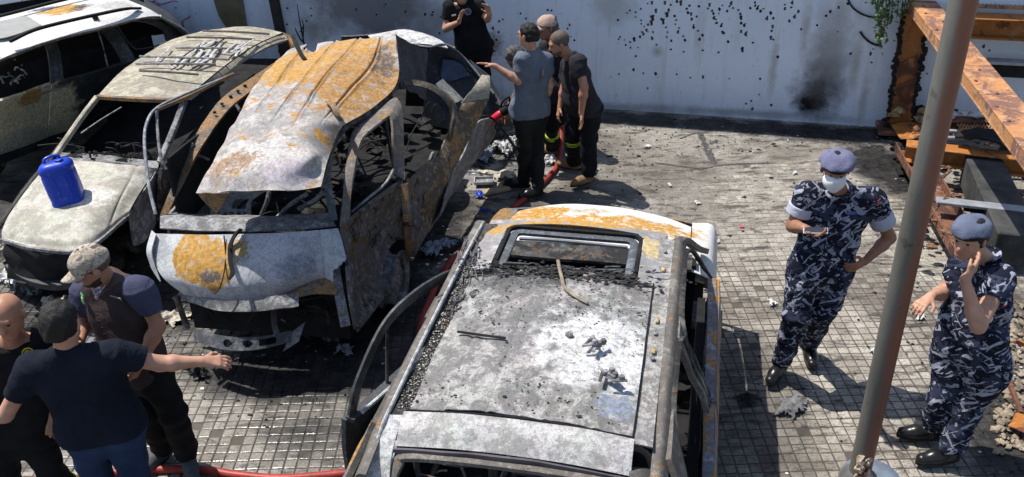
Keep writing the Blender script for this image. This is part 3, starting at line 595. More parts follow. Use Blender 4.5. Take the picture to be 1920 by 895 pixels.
m = MB(); m.lathe([(.18, .0), (.18, .012), (.175, .016), (.09, .02)], pb+Vector((.09, .02, 0)), n=32); m.build('base_cover', plain('blue-grey base cover', (.13, .16, .21), .55, .3), pole, 'auto')
m = MB(); m.lathe([(.071, .02), (.12, .02), (.11, .05), (.071, .09)], pb, n=24); m.build('collar', plain('dull collar', (.11, .11, .115), .6, .4), pole, 'auto')
m = MB(); q = U(1617, 862, .22)
for k in range(14): m.rock(q+Vector((rnd.uniform(-.03, .05), -.03+rnd.uniform(-.02, .02), -.12+k*.012)), rnd.uniform(.014, .032), k, (1, 1, 1), 1, .5)
tag(m.build('torn_wrapping', plain('torn pale wrapping', (.42, .33, .25), .8, .8, 25)), 'torn pale wrapping stuck round the foot of the pole', 'wrapping')
# ------------------------------------------------------------------ hanging vine at top right
def leafmat():
    t = NT('vine leaf'); oi = t.t.nodes.new('ShaderNodeNewGeometry').outputs['Random Per Island']
    m_ = t.out(t.mix(oi, (.035, .085, .02), (.11, .2, .045)), .5); t.b.inputs['Transmission Weight'].default_value = 0; return m_
M_LEAF = leafmat(); vroot = thing('hanging_vine', WP(1672, -20, .25), 'green leafy vine hanging over the wall beside the orange column', 'vine')
lv = MB(); stm = MB(); lr = random.Random(4)
for (x0, x1, y1) in ((1640, 1650, 62), (1648, 1652, 85), (1656, 1650, 92), (1662, 1656, 70), (1668, 1664, 48), (1676, 1672, 40), (1684, 1682, 30), (1692, 1690, 26), (1700, 1693, 34), (1632, 1636, 10), (1655, 1646, 40), (1670, 1660, 30), (1705, 1700, 16)):
    off = lr.uniform(.15, .4); P0 = WP(x0, -30, off); P1 = WP(x1, y1, off); stm.sweep([tuple(P0), tuple(P0.lerp(P1, .5)+Vector((lr.uniform(-.02, .02), 0, 0))), tuple(P1)], .004, n=4, k=6)
    for k in range(int(10+(P0-P1).length*55)):
        p = P0.lerp(P1, lr.random())+Vector((lr.gauss(0, .035), lr.gauss(0, .035), lr.gauss(0, .02)))
        a = Vector((lr.gauss(0, 1), lr.gauss(0, 1), lr.gauss(-.6, .7))).normalized(); b = a.cross(Vector((lr.gauss(0, 1), lr.gauss(0, 1), lr.gauss(0, 1)))).normalized(); n_ = a.cross(b); L = lr.uniform(.03, .055); W = L*.42
        lv.add([p, p+a*L*.45+b*W+n_*.004, p+a*L, p+a*L*.45-b*W+n_*.004, p+a*L*.5-n_*.004], [(0, 1, 4), (1, 2, 4), (2, 3, 4), (3, 0, 4)])
tag(lv.build('leaves', M_LEAF, vroot), kind='stuff'); stm.build('stems', plain('vine stem', (.08, .06, .03), .8), vroot)
# ------------------------------------------------------------------ burnt vehicles
M_IN = plain('burnt interior', (.012, .012, .013), .95, .7, 7, 0, .7, 25)
M_SOOTMET = burnt('sooty metal', (.16, .155, .15), (.06, .06, .06), (.14, .08, .035), a_grey=.5, a_ochre=.42, a_soot=.5, s=4, seed=2)
M_GREYMET = burnt('grey scaled metal', (.36, .36, .37), (.15, .15, .155), (.25, .14, .06), a_grey=.45, a_ochre=.36, a_soot=.38, s=5, seed=5)
M_WHITEMET = burnt('white ash metal', (.62, .62, .62), (.34, .34, .35), (.3, .2, .1), a_grey=.38, a_ochre=.28, a_soot=.30, s=5, seed=8, speck=.35)
M_WIRE = plain('burnt steel wire', (.12, .105, .095), .7, .5, 20, .3)
def wheel(root, c, ax, r=.27, w=.16, mat=None):
    """bare steel rim left after the tyre has burnt away"""
    ax = Vector(ax).normalized(); c = Vector(c); m = MB()
    m.lathe([(r*.92, -w/2), (r, -w/2), (r*.98, -w*.36), (r*.84, -w*.30), (r*.84, w*.30), (r*.98, w*.36), (r, w/2), (r*.92, w/2), (r*.80, w*.34), (r*.80, -w*.34)], c, ax, 28)
    wo = m.build('wheel', mat or M_GREYMET, root, 'auto'); d = MB()
    d.lathe([(r*.80, w*.12), (r*.62, w*.18), (r*.5, w*.30), (r*.22, w*.32), (r*.18, w*.42), (0, w*.42)], c, ax, 24); d.build('rim_disc', mat or M_GREYMET, wo, 'auto'); return wo
def P2(root, name, rows, nu, nv, mat, th=.006, dent=.004, df=8, seed=1, smooth='auto', **k):
    m = MB(); m.panel(rows, nu, nv, th, dent, df, seed, **k); return m.build(name, mat, root, smooth)
def S2(root, name, pts, w, h=None, mat=None, k=None, n=8, prof=None, up=(0, 0, 1)):
    m = MB(); m.sweep([tuple(p) for p in pts], w, h, n=n, k=k or len(pts)*5, prof=prof, up=up); return m.build(name, mat, root, 'auto')
SQ = [(-1, -.8), (-.8, -1), (.8, -1), (1, -.8), (1, .8), (.8, 1), (-.8, 1), (-1, .8)]
def uu(l): return [U(*p) for p in l]
def rel(root, p): q = Vector(p)-Vector(root.location); return (q.x, q.y, q.z)
OC = (.50, .27, .055); WH = (.66, .66, .65)
# ---------------------------------------------------------------- 1. white wagon in the foreground
ya = R(12.5); NU = Vector((math.cos(ya), -math.sin(ya), 0)); NV = Vector((math.sin(ya), math.cos(ya), 0)); NC = Vector((.2, 4.0, 0))
def N(u, v, z): return NC+NU*u+NV*v+Vector((0, 0, z))
wag = thing('burnt_wagon', NC, 'burnt-out white wagon in the foreground seen from above with open sunroof hole', 'car')
rl = lambda u, v, z: rel(wag, N(u, v, z))
M_WROOF = burnt('wagon roof scale', (.42, .41, .395), (.20, .195, .19), (.22, .16, .10), a_grey=.46, a_ochre=.27, a_soot=.31, s=3.4, seed=1, speck=1.0, spots=((rl(-.2, .25, 1.5), .34, (1, .5, 1), (.09, .09, .09), .8, .5), (rl(.1, -.1, 1.5), .3, (1.3, .35, 1), (.15, .15, .15), .8, .5), (rl(.42, -.75, 1.5), .10, (1, 1, 1), (.22, .26, .33), .7, .5), (rl(.3, -.35, 1.5), .35, (1, 1, 1), (.6, .6, .6), .7, .5)))
M_WFRONT = burnt('wagon front roof', (.46, .45, .45), (.3, .29, .29), OC, a_grey=.5, a_ochre=.33, a_soot=.28, s=3, seed=3, speck=.4, spots=((rl(-.05, .93, 1.5), .5, (1.3, .16, 1), OC, .3, .3), (rl(.48, .75, 1.5), .12, (.8, 1.2, 1), (.55, .42, .2), .4, .5)))
M_WHOOD = burnt('wagon hood white', (.74, .74, .72), (.6, .6, .59), OC, a_grey=.34, a_ochre=.26, a_soot=.22, s=2.4, seed=4, speck=.15, flake=.3, ragged=.8, spots=((rl(-.55, 2.0, 1.), .45, (.8, .75, 2), OC, .25, .35), (rl(.1, 1.85, 1.), .52, (1.3, .45, 2), OC, .3, .3), (rl(-.05, 2.15, 1.), .10, (1.6, .7, 2), (.45, .4, .27), .3, .4)), rough=.45)
M_WSIDE = burnt('wagon side', (.30, .31, .35), (.15, .15, .17), (.36, .19, .05), a_grey=.5, a_ochre=.47, a_soot=.36, s=3.2, seed=7, speck=.3, rough=.45)
M_RAILM = burnt('wagon rail', (.27, .25, .22), (.15, .135, .12), (.26, .15, .06), a_grey=.5, a_ochre=.40, a_soot=.37, s=4, seed=9, speck=.3, rough=.5)
def roofz(u): return 1.525-.06*(u/.55)**2
def wrow(v, dz=0, us=(-.5, -.25, 0, .25, .51)): return [N(u, v, roofz(u)+dz) for u in us]
rib = lambda a, b: -.007*sum(np.exp(-((a-q)/.010)**2)-.6*np.exp(-((a-q-.025)/.012)**2) for q in (.16, .36, .60, .82))+.003*np.sin(b*9+a*7)-.03*np.exp(-((b-.97)/.05)**2)*np.sin(a*17)
P2(wag, 'roof', [wrow(-.92), wrow(-.5, .012), wrow(-.05, .0), wrow(.2, -.012), wrow(.40, -.045)], 70, 50, M_WROOF, .006, .004, 12, 3, fn=rib, hole=lambda a, b: b > .94+.05*math.sin(a*23)*math.sin(a*9))
fr = P2(wag, 'sunroof_surround', [[N(u, v, roofz(u)-.004-.02*max(0, v-.8)/.15) for u in (-.56, -.3, 0, .3, .56)] for v in (.34, .5, .7, .84, .98)], 60, 40, M_WFRONT, .006, .002, 9, 4, hole=lambda a, b: (abs(a-.5) < .365 and b < .84) and not (abs(a-.5) > .33 and b > .76))
def rrect(hw, v0, v1, r, z, n=6):
    out = []
    for cx, cy, a0 in ((hw-r, v1-r, 0), (-hw+r, v1-r, 90), (-hw+r, v0+r, 180), (hw-r, v0+r, 270)):
        for i in range(n+1): a = R(a0+90*i/n); out.append(N(cx+r*math.cos(a), cy+r*math.sin(a), z))
    return out+[out[0]]
m = MB(); rr_ = rrect(.405, .38, .875, .06, 1.474); m.sweep([tuple(p) for p in rr_], .012, .014, prof=SQ, cap=False); m.build('sunroof_rubber', M_IN, wag, 'auto')
m = MB(); rr_ = rrect(.368, .36, .84, .05, 1.458); m.sweep([tuple(p) for p in rr_], .024, .012, prof=SQ, cap=False); m.build('sunroof_frame', burnt('blue-grey scorched frame', (.20, .225, .25), (.09, .10, .115), (.12, .09, .06), a_ochre=.25, a_soot=.33, s=7, seed=71, rough=.5), wag, 'auto')
S2(wag, 'sunroof_rail', [N(-.33, .775, 1.45), N(-.1, .78, 1.455), N(.33, .775, 1.45)], .010, .008, plain('blue-grey scorched frame', (.17,)*3), prof=SQ)
S2(wag, 'roof_header', [N(-.55, .96, 1.43), N(0, .98, 1.465), N(.55, .96, 1.43)], .03, .02, M_WFRONT, prof=SQ)
# gutters either side
P2(wag, 'drip_channel', [[N(-.575, v, 1.462), N(-.5, v, 1.466)] for v in (-.95, -.4, .1, .6, .92)], 6, 40, M_SOOTMET, .006, .003, 14, 5)
def crumbmat():
    t = NT('sooty glass crumbs'); g = t.t.nodes.new('ShaderNodeNewGeometry').outputs['Random Per Island']; return t.out(t.ramp(g, [(0, (.015, .015, .015)), (.55, (.05, .045, .04)), (.8, (.30, .28, .24)), (1, (.62, .60, .56))]), .35)
gm = MB()
for k in range(1500):
    v = rnd.uniform(-.9, .45); u = rnd.uniform(-.57, -.49); gm.rock(N(u, v, 1.467), rnd.uniform(.002, .0055), k, (1, 1, .8), 0, .4)
tag(gm.build('glass_crumbs', crumbmat(), wag), kind='stuff')
for (uo, nm) in ((-.59, 'drip_rail'),): S2(wag, nm, [N(uo-.06, -1.35, 1.12), N(uo-.02, -1.05, 1.40), N(uo, -.85, 1.475), N(uo, -.2, 1.487), N(uo, .5, 1.48), N(uo-.005, .93, 1.45)], .009, .016, M_WHITEMET, 40)
P2(wag, 'drip_channel', [[N(.515, v, 1.465), N(.60, v, 1.46)] for v in (-.95, -.4, .1, .6, .9)], 6, 40, burnt('channel scale', (.44, .43, .41), (.22, .21, .2), (.3, .2, .1), a_grey=.46, a_ochre=.32, a_soot=.36, s=6, seed=73, speck=.8), .006, .003, 14, 6)
S2(wag, 'roof_seam', [N(.512, -.92, 1.475), N(.512, -.2, 1.478), N(.512, .36, 1.47)], .004, .004, M_IN)
M_CLIP = plain('rusty clip', (.42, .3, .14), .6, .5, 30)
for k, v in enumerate((-.33, -.27, -.12, .0, .30, .52, .72)):
    m = MB(); m.box(N(.555, v, 1.474), (.020, .042 if k % 2 else .026, .012), (tuple(NU), tuple(NV), (0, 0, 1)), .004); m.box(N(.555, v+.012, 1.482), (.008, .008, .008), (tuple(NU), tuple(NV), (0, 0, 1)), .003); m.build('clip', M_CLIP if k in (1, 3, 5, 7) else M_GREYMET, wag)
for s in (-1, 1):
    hw = lambda v: .615 if v < .5 else .615-.03*(v-.5)
    P2(wag, 'roof_side_rail', [[N(s*.60, v, 1.46-.10*max(0, (-.75-v)/.6)), N(s*.64, v, 1.455-.10*max(0, (-.75-v)/.6)), N(s*.675, v, 1.40-.12*max(0, (-.75-v)/.6))][::s] for v in (-1.25, -.9, -.4, .2, .7, .95)], 8, 44, M_RAILM, .02, .002, 9, 7)
    # pillars
    S2(wag, 'front_pillar', [N(s*.62, .9, 1.44), N(s*.66, 1.12, 1.34), N(s*.74, 1.42, 1.12), N(s*.80, 1.62, .99)], .030, .02, M_RAILM, 24, prof=SQ)
    P2(wag, 'centre_pillar', [[N(s*uu_, v1_, z_), N(s*(uu_+.004), v0_, z_)][::-s] for uu_, v0_, v1_, z_ in ((.868, -.09, .05, .40), (.858, -.09, .05, .96), (.76, -.075, .05, 1.2), (.672, -.10, .10, 1.42))], 8, 24, M_RAILM, .03, .003, 9, 17)
    P2(wag, 'rear_pillar', [[N(s*uu_, v1_, z_), N(s*(uu_+.004), v0_, z_)][::-s] for uu_, v0_, v1_, z_ in ((.858, -1.2, -.98, .96), (.77, -1.04, -.88, 1.2), (.675, -.95, -.62, 1.41))], 8, 24, M_RAILM, .03, .003, 9, 18)
    P2(wag, 'hatch_pillar', [[N(s*a_, v_, z_), N(s*(a_+.05), v_+.02, z_+.005), N(s*(a_+.11), v_+.05, z_-.02)][::s] for a_, v_, z_ in ((.64, -1.5, .92), (.60, -1.36, 1.10), (.55, -1.2, 1.28), (.51, -1.06, 1.41))], 14, 24, M_WHITEMET if s < 0 else M_RAILM, .03, .004, 12, 19)
    # quarter panel and fender
    P2(wag, 'rear_quarter', [[N(s*.87, v, .35), N(s*.90, v, .65), N(s*(.86 if v > -1.2 else .80), v, .98)][::s] for v in (-1.55, -1.3, -1.0)], 14, 12, M_WSIDE, .006, .004, 6, 8)
    P2(wag, 'front_fender', [[N(s*.90, v, .40), N(s*.905, v, .66), N(s*(.86 if s > 0 else .78), v, .90-.10*max(0, v-1.8)), N(s*(.705 if s > 0 else .645), v, .985-.22*max(0, v-1.7))][::s] for v in (1.34, 1.6, 1.9, 2.1, 2.24)], 18, 24, M_WHOOD if s > 0 else M_WSIDE, .006, .003, 6, 9, hole=lambda a, b: ((a < .38) if s > 0 else (a > .62)) and .12 < b < .72)
    for v in (1.75, -1.05): wheel(wag, N(s*.80, v, .24), NU*s, .25)
    P2(wag, 'sill', [[N(s*.86, v, .22), N(s*.88, v, .36)][::s] for v in (-1.0, 0, 1.3)], 4, 14, M_SOOTMET, .03)
# doors on the right
def door(root, F, v0, v1, u0, u1, mat, s, zb=.34, zt=.96, name='door'):
    """F(t along, u offset, z); u grows outward"""
    d = P2(root, name, [[F(t, .0, zb), F(t, .025, .55), F(t, .03, .75), F(t, .0, zt)][::s] for t in (0, .33, .66, 1)], 16, 20, mat, .03, .004, 7, 5+int(v0*10))
    S2(d, 'belt_rail', [F(.01, -.012, zt), F(.5, -.005, zt+.012), F(.99, -.012, zt)], .028, .014, mat, 20, prof=SQ); return d
fd = door(wag, lambda t, o, z: N(.87+o, .03+1.27*t, z), .03, 1.3, 0, 0, M_WSIDE, 1)
S2(fd, 'window_frame', [N(.86, .06, .98), N(.76, .06, 1.22), N(.685, .08, 1.40), N(.672, .5, 1.42), N(.675, .85, 1.40), N(.72, 1.08, 1.28), N(.80, 1.28, 1.05), N(.85, 1.31, .97)], .016, .009, M_SOOTMET, 50, prof=SQ)
rd = door(wag, lambda t, o, z: N(.87+o, -.95+.95*t, z), -.95, 0, 0, 0, M_WSIDE, 1)
S2(rd, 'window_frame', [N(.86, -.03, .98), N(.76, -.02, 1.22), N(.685, -.03, 1.40), N(.672, -.4, 1.41), N(.68, -.68, 1.38), N(.76, -.86, 1.18), N(.85, -.96, .98)], .016, .009, M_SOOTMET, 50, prof=SQ)
# left: front closed skin, the other door swung open
rd2 = door(wag, lambda t, o, z: N(-.87-o, -.95+.5*t, z), -.95, 0, 0, 0, M_WSIDE, -1)
hv = lambda t, o, z: N(-.66-.37*(1-t)-o*.9, -.48+1.02*t, z)
M_DOORD = burnt('open door', (.10, .115, .12), (.05, .055, .06), (.1, .08, .05), a_grey=.5, a_ochre=.3, a_soot=.42, s=4, seed=12, rough=.4)
od = door(wag, hv, 0, 0, 0, 0, M_DOORD, -1, name='open_door')
S2(od, 'window_frame', [hv(.04, 0, .98), hv(.10, -.02, 1.16), hv(.30, -.04, 1.38), hv(.55, -.045, 1.43), hv(.85, -.03, 1.38), hv(1.0, -.01, 1.30)], .030, .010, M_DOORD, 40, prof=SQ, up=tuple(NU*1.02-NV*.37))
S2(od, 'window_divider', [hv(.34, -.03, 1.38), hv(.33, -.01, 1.15), hv(.32, 0, .97)], .014, .010, M_SOOTMET, 10)
S2(od, 'inner_rail', [hv(.05, -.06, .99), hv(.5, -.07, 1.0), hv(.97, -.07, 1.02)], .012, .012, M_WHITEMET, 14)
# hood, nose, tail
P2(wag, 'hood', [[N(u, v-.14*(abs(u)/.7)**3*max(0, (v-1.6)/.76), 1.03-.05*(abs(u)/.7)**2-.13*max(0, (v-1.6)/.76)**1.8) for u in (-.64, -.45, -.22, 0, .25, .5, .70)] for v in (1.52, 1.75, 2.0, 2.2, 2.36)], 44, 34, M_WHOOD, .01, .004, 5, 11)
P2(wag, 'front_panel', [[N(u, 2.40-.14*(abs(u)/.85)**3, z) for u in (.88, .5, 0, -.5, -.80)] for z in (.3, .5, .68, .84)], 20, 14, M_WSIDE, .02, .004, 6, 12)
P2(wag, 'cowl', [[N(u, v, 1.02+(v-1.3)*-.05) for u in (-.72, 0, .72)] for v in (1.3, 1.52)], 12, 5, M_SOOTMET, .02)
P2(wag, 'tail_panel', [[N(u, -1.58+.06*(abs(u)/.85)**2, z) for u in (-.84, -.4, 0, .4, .84)] for z in (.32, .6, .92)], 20, 12, M_WSIDE, .02, .004, 6, 13)
sp = P2(wag, 'tailgate_header', [[N(u, v, z-.035*(u/.55)**2) for u in (-.52, -.25, 0, .25, .52)] for v, z in ((-1.075, 1.43), (-1.01, 1.485), (-.935, 1.512))], 40, 14, burnt('header ash', (.56, .55, .54), (.36, .35, .34), (.4, .34, .24), a_grey=.42, a_ochre=.3, a_soot=.26, s=4, seed=14, speck=.5), .008, .003, 9, 14)
P2(sp, 'header_lip', [[N(u, -1.088, 1.425-.035*(u/.55)**2-dz) for u in (-.53, 0, .53)] for dz in (.05, 0)], 24, 4, plain('violet-grey lip', (.085, .075, .085), .6, .4), .012)
S2(sp, 'roof_gap', [N(-.51, -.927, 1.482), N(0, -.927, 1.515), N(.51, -.927, 1.482)], .006, .006, M_IN)
P2(wag, 'tailgate_side', [[N(-.60, v, z) for v, z in ((-.95, 1.46),)]+[N(-.52, -.95, 1.47)], [N(-.63, -1.12, 1.36), N(-.53, -1.12, 1.36)], [N(-.66, -1.3, 1.2), N(-.5, -1.3, 1.18)]][::-1], 8, 14, M_WHITEMET, .02, .002)
P2(wag, 'tailgate_frame', [[N(u, -1.30-.1*(1 if abs(u) < .45 else 0), .96), N(u, -1.34, 1.0)] for u in (-.72, -.3, .3, .72)][::-1], 6, 14, M_GREYMET, .03)
m = MB(); rr_ = [N(-.60, -1.42, 1.0), N(-.54, -1.25, 1.2), N(-.50, -1.13, 1.33), N(-.44, -1.10, 1.37), N(0, -1.10, 1.39), N(.44, -1.10, 1.37), N(.50, -1.13, 1.33), N(.54, -1.25, 1.2), N(.60, -1.42, 1.0)]; m.sweep([tuple(p) for p in rr_], .022, .012, prof=SQ, k=50); m.build('window_surround', M_RAILM, wag, 'auto')
S2(wag, 'cargo_bar', [N(-.2, -1.02, 1.18), N(.02, -1.03, 1.17), N(.25, -1.02, 1.18)], .022, .022, M_WHITEMET)
m = MB(); m.box(N(0, .5, .33), (1.66, 3.9, .06), (tuple(NU), tuple(NV), (0, 0, 1))); m.box(N(0, 1.42, .68), (1.5, .1, .66), (tuple(NU), tuple(NV), (0, 0, 1)))
for s in (-1, 1): m.box(N(s*.80, -.1, .62), (.05, 2.6, .5), (tuple(NU), tuple(NV), (0, 0, 1)))
m.build('floor_pan', M_IN, wag)
m = MB(); m.panel([[N(u, v, .95+.05*math.sin(u*9)) for u in (-.68, -.3, 0, .3, .68)] for v in (1.02, 1.2, 1.36)], 24, 8, .12, .02, 16, 6); m.build('dashboard', M_IN, wag)
for (u, v) in ((.28, .42), (-.32, .40), (-.4, -.55), (.0, -.55), (.4, -.55)):
    fr_ = S2(wag, 'seat_frame', [N(u-.2, v, .5), N(u-.21, v-.06, .85), N(u-.17, v-.10, 1.14), N(u, v-.11, 1.19), N(u+.17, v-.10, 1.14), N(u+.21, v-.06, .85), N(u+.2, v, .5)], .016, .016, M_WIRE, 36)
    for z in (.65, .78, .91, 1.02): S2(fr_, 'seat_spring', [N(u-.2, v-.06, z), N(u, v-.075+.02*math.sin(z*40), z-.01), N(u+.2, v-.06, z)], .006, .006, M_WIRE, 8, n=5)
    S2(wag, 'seat_base', [N(u-.2, v, .5), N(u-.2, v+.38, .5), N(u+.2, v+.38, .5), N(u+.2, v, .5)], .018, .018, M_WIRE, 24)
sf = S2(wag, 'headrest_frame', [N(.02, .34, 1.30), N(.02, .335, 1.40), N(.05, .33, 1.425), N(.20, .33, 1.425), N(.23, .335, 1.40), N(.23, .34, 1.30)], .011, .011, M_GREYMET, 30)
for z, w_ in ((1.385, .065), (1.35, .05), (1.32, .075)): S2(sf, 'headrest_bar', [N(.125-w_, .33, z), N(.125+w_, .33, z)], .009, .007, M_SOOTMET, 4)
m = MB(); r4 = random.Random(5)
for k in range(70): p = N(r4.uniform(-.75, .75), r4.uniform(-1.2, 1.2), .4+r4.uniform(0, .2)); q = p+Vector((r4.gauss(0, .12), r4.gauss(0, .12), r4.gauss(.03, .07))); m.sweep([tuple(p), tuple(p.lerp(q, .5)+Vector((0, 0, .03))), tuple(q)], r4.uniform(.004, .012), n=5, k=5)
for k in range(60): m.rock(N(r4.uniform(-.78, .78), r4.uniform(-1.25, 1.25), .38+r4.uniform(0, .1)), r4.uniform(.03, .08), k, (1, 1, .7), 1, .4)
tag(m.build('cabin_debris', plain('cabin debris', (.022, .021, .02), .9, .9, 15), wag), kind='stuff')
m = MB(); r6 = random.Random(12)
for k in range(700):
    u = r6.uniform(-.49, .5); v = r6.uniform(-.9, .34); m.rock(N(u, v, roofz(u)+.006), r6.uniform(.0015, .005)*(1.7 if r6.random() < .06 else 1), k, (1.3, 1, .5), 0, .4)
for k in range(420): m.rock(N(r6.gauss(0, .28), .34+r6.gauss(0, .045), 1.50), r6.uniform(.003, .011), k, (1.5, 1, .6), 0, .4)
tag(m.build('roof_ash', plain('char flakes', (.03, .029, .028), .9, .9, 40), wag), kind='stuff')
# things lying on the wagon
def heap(name, n, c, sx, sy, sz, r, mat, label, cat, seed):
    q = random.Random(seed); m = MB()
    for k in range(n):
        p = Vector(c)+Vector((q.gauss(0, sx), q.gauss(0, sy), abs(q.gauss(0, sz)))); P = [tuple(p)]
        for i in range(4): p = p+Vector((q.gauss(0, sx*.22), q.gauss(0, sy*.4), q.gauss(0, sz*.3))); P.append(tuple(p))
        m.sweep(P, q.uniform(*r), n=5, k=14)
    return tag(m.build(name, mat, origin=Vector(c), smooth=True), label, None, None, 'stuff')
heap('copper_wire_heap', 26, N(-.18, .36, 1.40), .06, .03, .02, (.002, .004), plain('copper wire', (.62, .3, .17), .4, .4, 40, .6), 'coil of bare copper wire in the wagon sunroof hole', 'wire', 3)
heap('burnt_lining', 70, N(-.05, .37, 1.455), .22, .03, .02, (.002, .006), plain('charred lining', (.10, .10, .105), .9, .7, 25), 'charred strips of lining along the torn edge of the wagon roof', 'lining', 4)
heap('burnt_lining', 30, N(-.55, .36, 1.465), .035, .12, .012, (.002, .006), plain('charred lining', (.1,)*3), 'charred lump of lining at the left corner of the wagon sunroof', 'lining', 6)
heap('burnt_lining', 22, N(-.48, .0, 1.47), .05, .05, .01, (.002, .006), plain('charred lining', (.1,)*3), 'charred strip hanging from the left gutter of the wagon roof', 'lining', 16)
m = MB(); m.sweep([tuple(U(x, y, z)) for x, y, z in ((1046, 488, 1.52), (1052, 515, 1.53), (1060, 540, 1.535), (1082, 557, 1.535), (1102, 568, 1.53))], .010, .006, n=6, k=20); tag(m.build('bent_strip', plain('scorched strip', (.22, .18, .13), .7, .5, 20), origin=U(1060, 540, 1.5)), 'bent scorched metal strip lying near the sunroof hole on the wagon', 'metal strip')
m = MB(); m.sweep([tuple(U(x, y, z)) for x, y, z in ((858, 622, 1.52), (900, 628, 1.535), (948, 634, 1.54))], .008, .006, n=6, k=10); tag(m.build('thin_rod', M_IN, origin=U(900, 628, 1.5)), 'thin black rod lying on the left half of the wagon roof', 'rod')
def clampthing(pts, lab, seed):
    q = random.Random(seed); c = U(*pts[0]); o = thing('metal_clamp', c, lab, 'clamp')
    for k, (x, y, z) in enumerate(pts):
        a = Vector((q.uniform(-1, 1), q.uniform(-1, 1), 0)).normalized(); m = MB(); p = U(x, y, z)
        m.bar(p-a*.045, p+a*.045, .016, .010, bev=.003); m.build('jaw', M_GREYMET if k else M_SOOTMET, o)
        m = MB(); m.lathe([(.014, -.012), (.016, 0), (.012, .014), (.004, .016)], p+Vector((.02, .01, .006)), n=10); m.build('bolt', M_GREYMET, o, 'auto')
clampthing([(1104, 640, 1.56), (1116, 650, 1.56), (1108, 646, 1.575), (1124, 645, 1.56)], 'small dark metal clamp pair on the wagon roof, the farther one', 4)
clampthing([(1128, 704, 1.555), (1146, 708, 1.555), (1158, 714, 1.56), (1140, 700, 1.565)], 'small pale metal clamp pair on the wagon roof, the nearer one', 9)
m = MB(); m.lathe([(.02, 0), (.02, .012), (.012, .018), (.0, .018)], U(1067, 629, 1.54), n=10); tag(m.build('filler_lid', M_GREYMET, origin=U(1067, 629, 1.54)), 'tiny round metal lid near the middle of the wagon roof', 'lid')
# ---------------------------------------------------------------- 2. small van with the torn ochre roof
yb = R(9.5); VU = Vector((math.cos(yb), -math.sin(yb), 0)); VV = Vector((math.sin(yb), math.cos(yb), 0)); VC = Vector((-1.88, 5.62, 0))
def K(u, v, z): return VC+VU*u+VV*v+Vector((0, 0, z))
van = thing('burnt_van', K(0, 1.7, 0), 'burnt-out small van with torn and folded ochre roof', 'van'); rv = lambda x, y, z: rel(van, U(x, y, z))
M_VROOF = burnt('van roof rust', (.50, .47, .44), (.33, .31, .30), (.46, .25, .06), a_grey=.47, a_ochre=.42, a_soot=.31, s=2.6, seed=21, speck=.5, spots=((rv(590, 110, 1.75), .62, (1.0, .9, 2), (.46, .25, .055), .35, .35), (rv(680, 150, 1.75), .50, (1, 1.2, 2), (.38, .20, .055), .4, .5), (rv(500, 290, 1.6), .30, (1.2, .7, 2), (.50, .47, .45), .5, .6), (rv(440, 320, 1.5), .16, (1.4, .7, 2), (.30, .19, .11), .6, .9), (rv(720, 120, 1.75), .2, (.5, 1.3, 2), (.12, .09, .07), .7, .9), (rv(540, 330, 1.5), .2, (1, .6, 2), (.40, .36, .40), .6, .4)))
M_VNOSE = burnt('van nose', (.60, .60, .61), (.40, .41, .43), (.46, .26, .05), a_grey=.38, a_ochre=.25, a_soot=.24, s=2.4, seed=23, speck=.3, flake=.35, ragged=.55, spots=((rv(362, 482, .93), .17, (.95, 1.2, 1.25), (.47, .25, .045), .16, .15), (rv(398, 494, .93), .17, (.9, 1.2, 1.25), (.47, .25, .045), .16, .15), (rv(455, 475, .93), .10, (.8, 1.2, 1.2), (.36, .25, .10), .3, .5), (rv(390, 520, .85), .07, (1.3, 1, .7), (.13, .10, .09), .4, .4), (rv(560, 500, .85), .15, (1.3, 1, .7), (.30, .32, .36), .7, .3)))
M_VSIDE = burnt('van side', (.36, .35, .33), (.12, .115, .11), (.15, .085, .035), a_grey=.55, a_ochre=.44, a_soot=.45, s=3.6, seed=25, speck=.4)
M_VLOW = burnt('van grey flank', (.40, .40, .40), (.2, .2, .2), (.26, .15, .05), a_grey=.48, a_ochre=.36, a_soot=.36, s=3, seed=27, speck=.4)
M_BRN = burnt('brown scorched bar', (.27, .21, .15), (.15, .11, .08), (.3, .17, .07), a_grey=.48, a_ochre=.5, a_soot=.34, s=5, seed=28, speck=.3)
vrows = [uu(r) for r in (
    [(368, 363, 1.42), (450, 358, 1.45), (540, 358, 1.45), (602, 350, 1.43)],
    [(394, 312, 1.52), (465, 306, 1.58), (548, 304, 1.57), (618, 288, 1.50)],
    [(432, 240, 1.60), (498, 222, 1.68), (575, 228, 1.69), (642, 240, 1.60)],
    [(472, 170, 1.65), (545, 156, 1.74), (620, 156, 1.76), (706, 196, 1.62)],
    [(512, 122, 1.66), (585, 108, 1.74), (665, 104, 1.82), (746, 150, 1.68)],
    [(546, 90, 1.64), (612, 80, 1.72), (690, 70, 1.84), (742, 64, 1.90)])]
def vrib(a, b):
    g = np.clip((b-.38)*8, 0, 1); r = 0
    for q in (.17, .40, .58, .80): r = r-.022*np.exp(-((a-q)/.007)**2)+.010*np.exp(-((a-q-.022)/.010)**2)
    return r*g+.03*np.exp(-((b-.40)/.03)**2)*(.4+.6*np.sin(a*9))-.02*np.exp(-((b-.5)/.02)**2)*np.exp(-((a-.75)/.2)**2)+.05*np.exp(-((b-.17)/.07)**2-((a-.78)/.12)**2)-.06*np.exp(-((b-.93)/.04)**2-((a-.25)/.06)**2)+.004*np.sin(a*31+b*13)*np.exp(-((b-.2)/.15)**2)
vr = P2(van, 'roof', vrows, 190, 110, M_VROOF, .005, .009, 9, 21, fn=vrib, hole=lambda a, b: (b > .94 and .16 < a < .26 and b > .94+.2*abs(a-.2)))
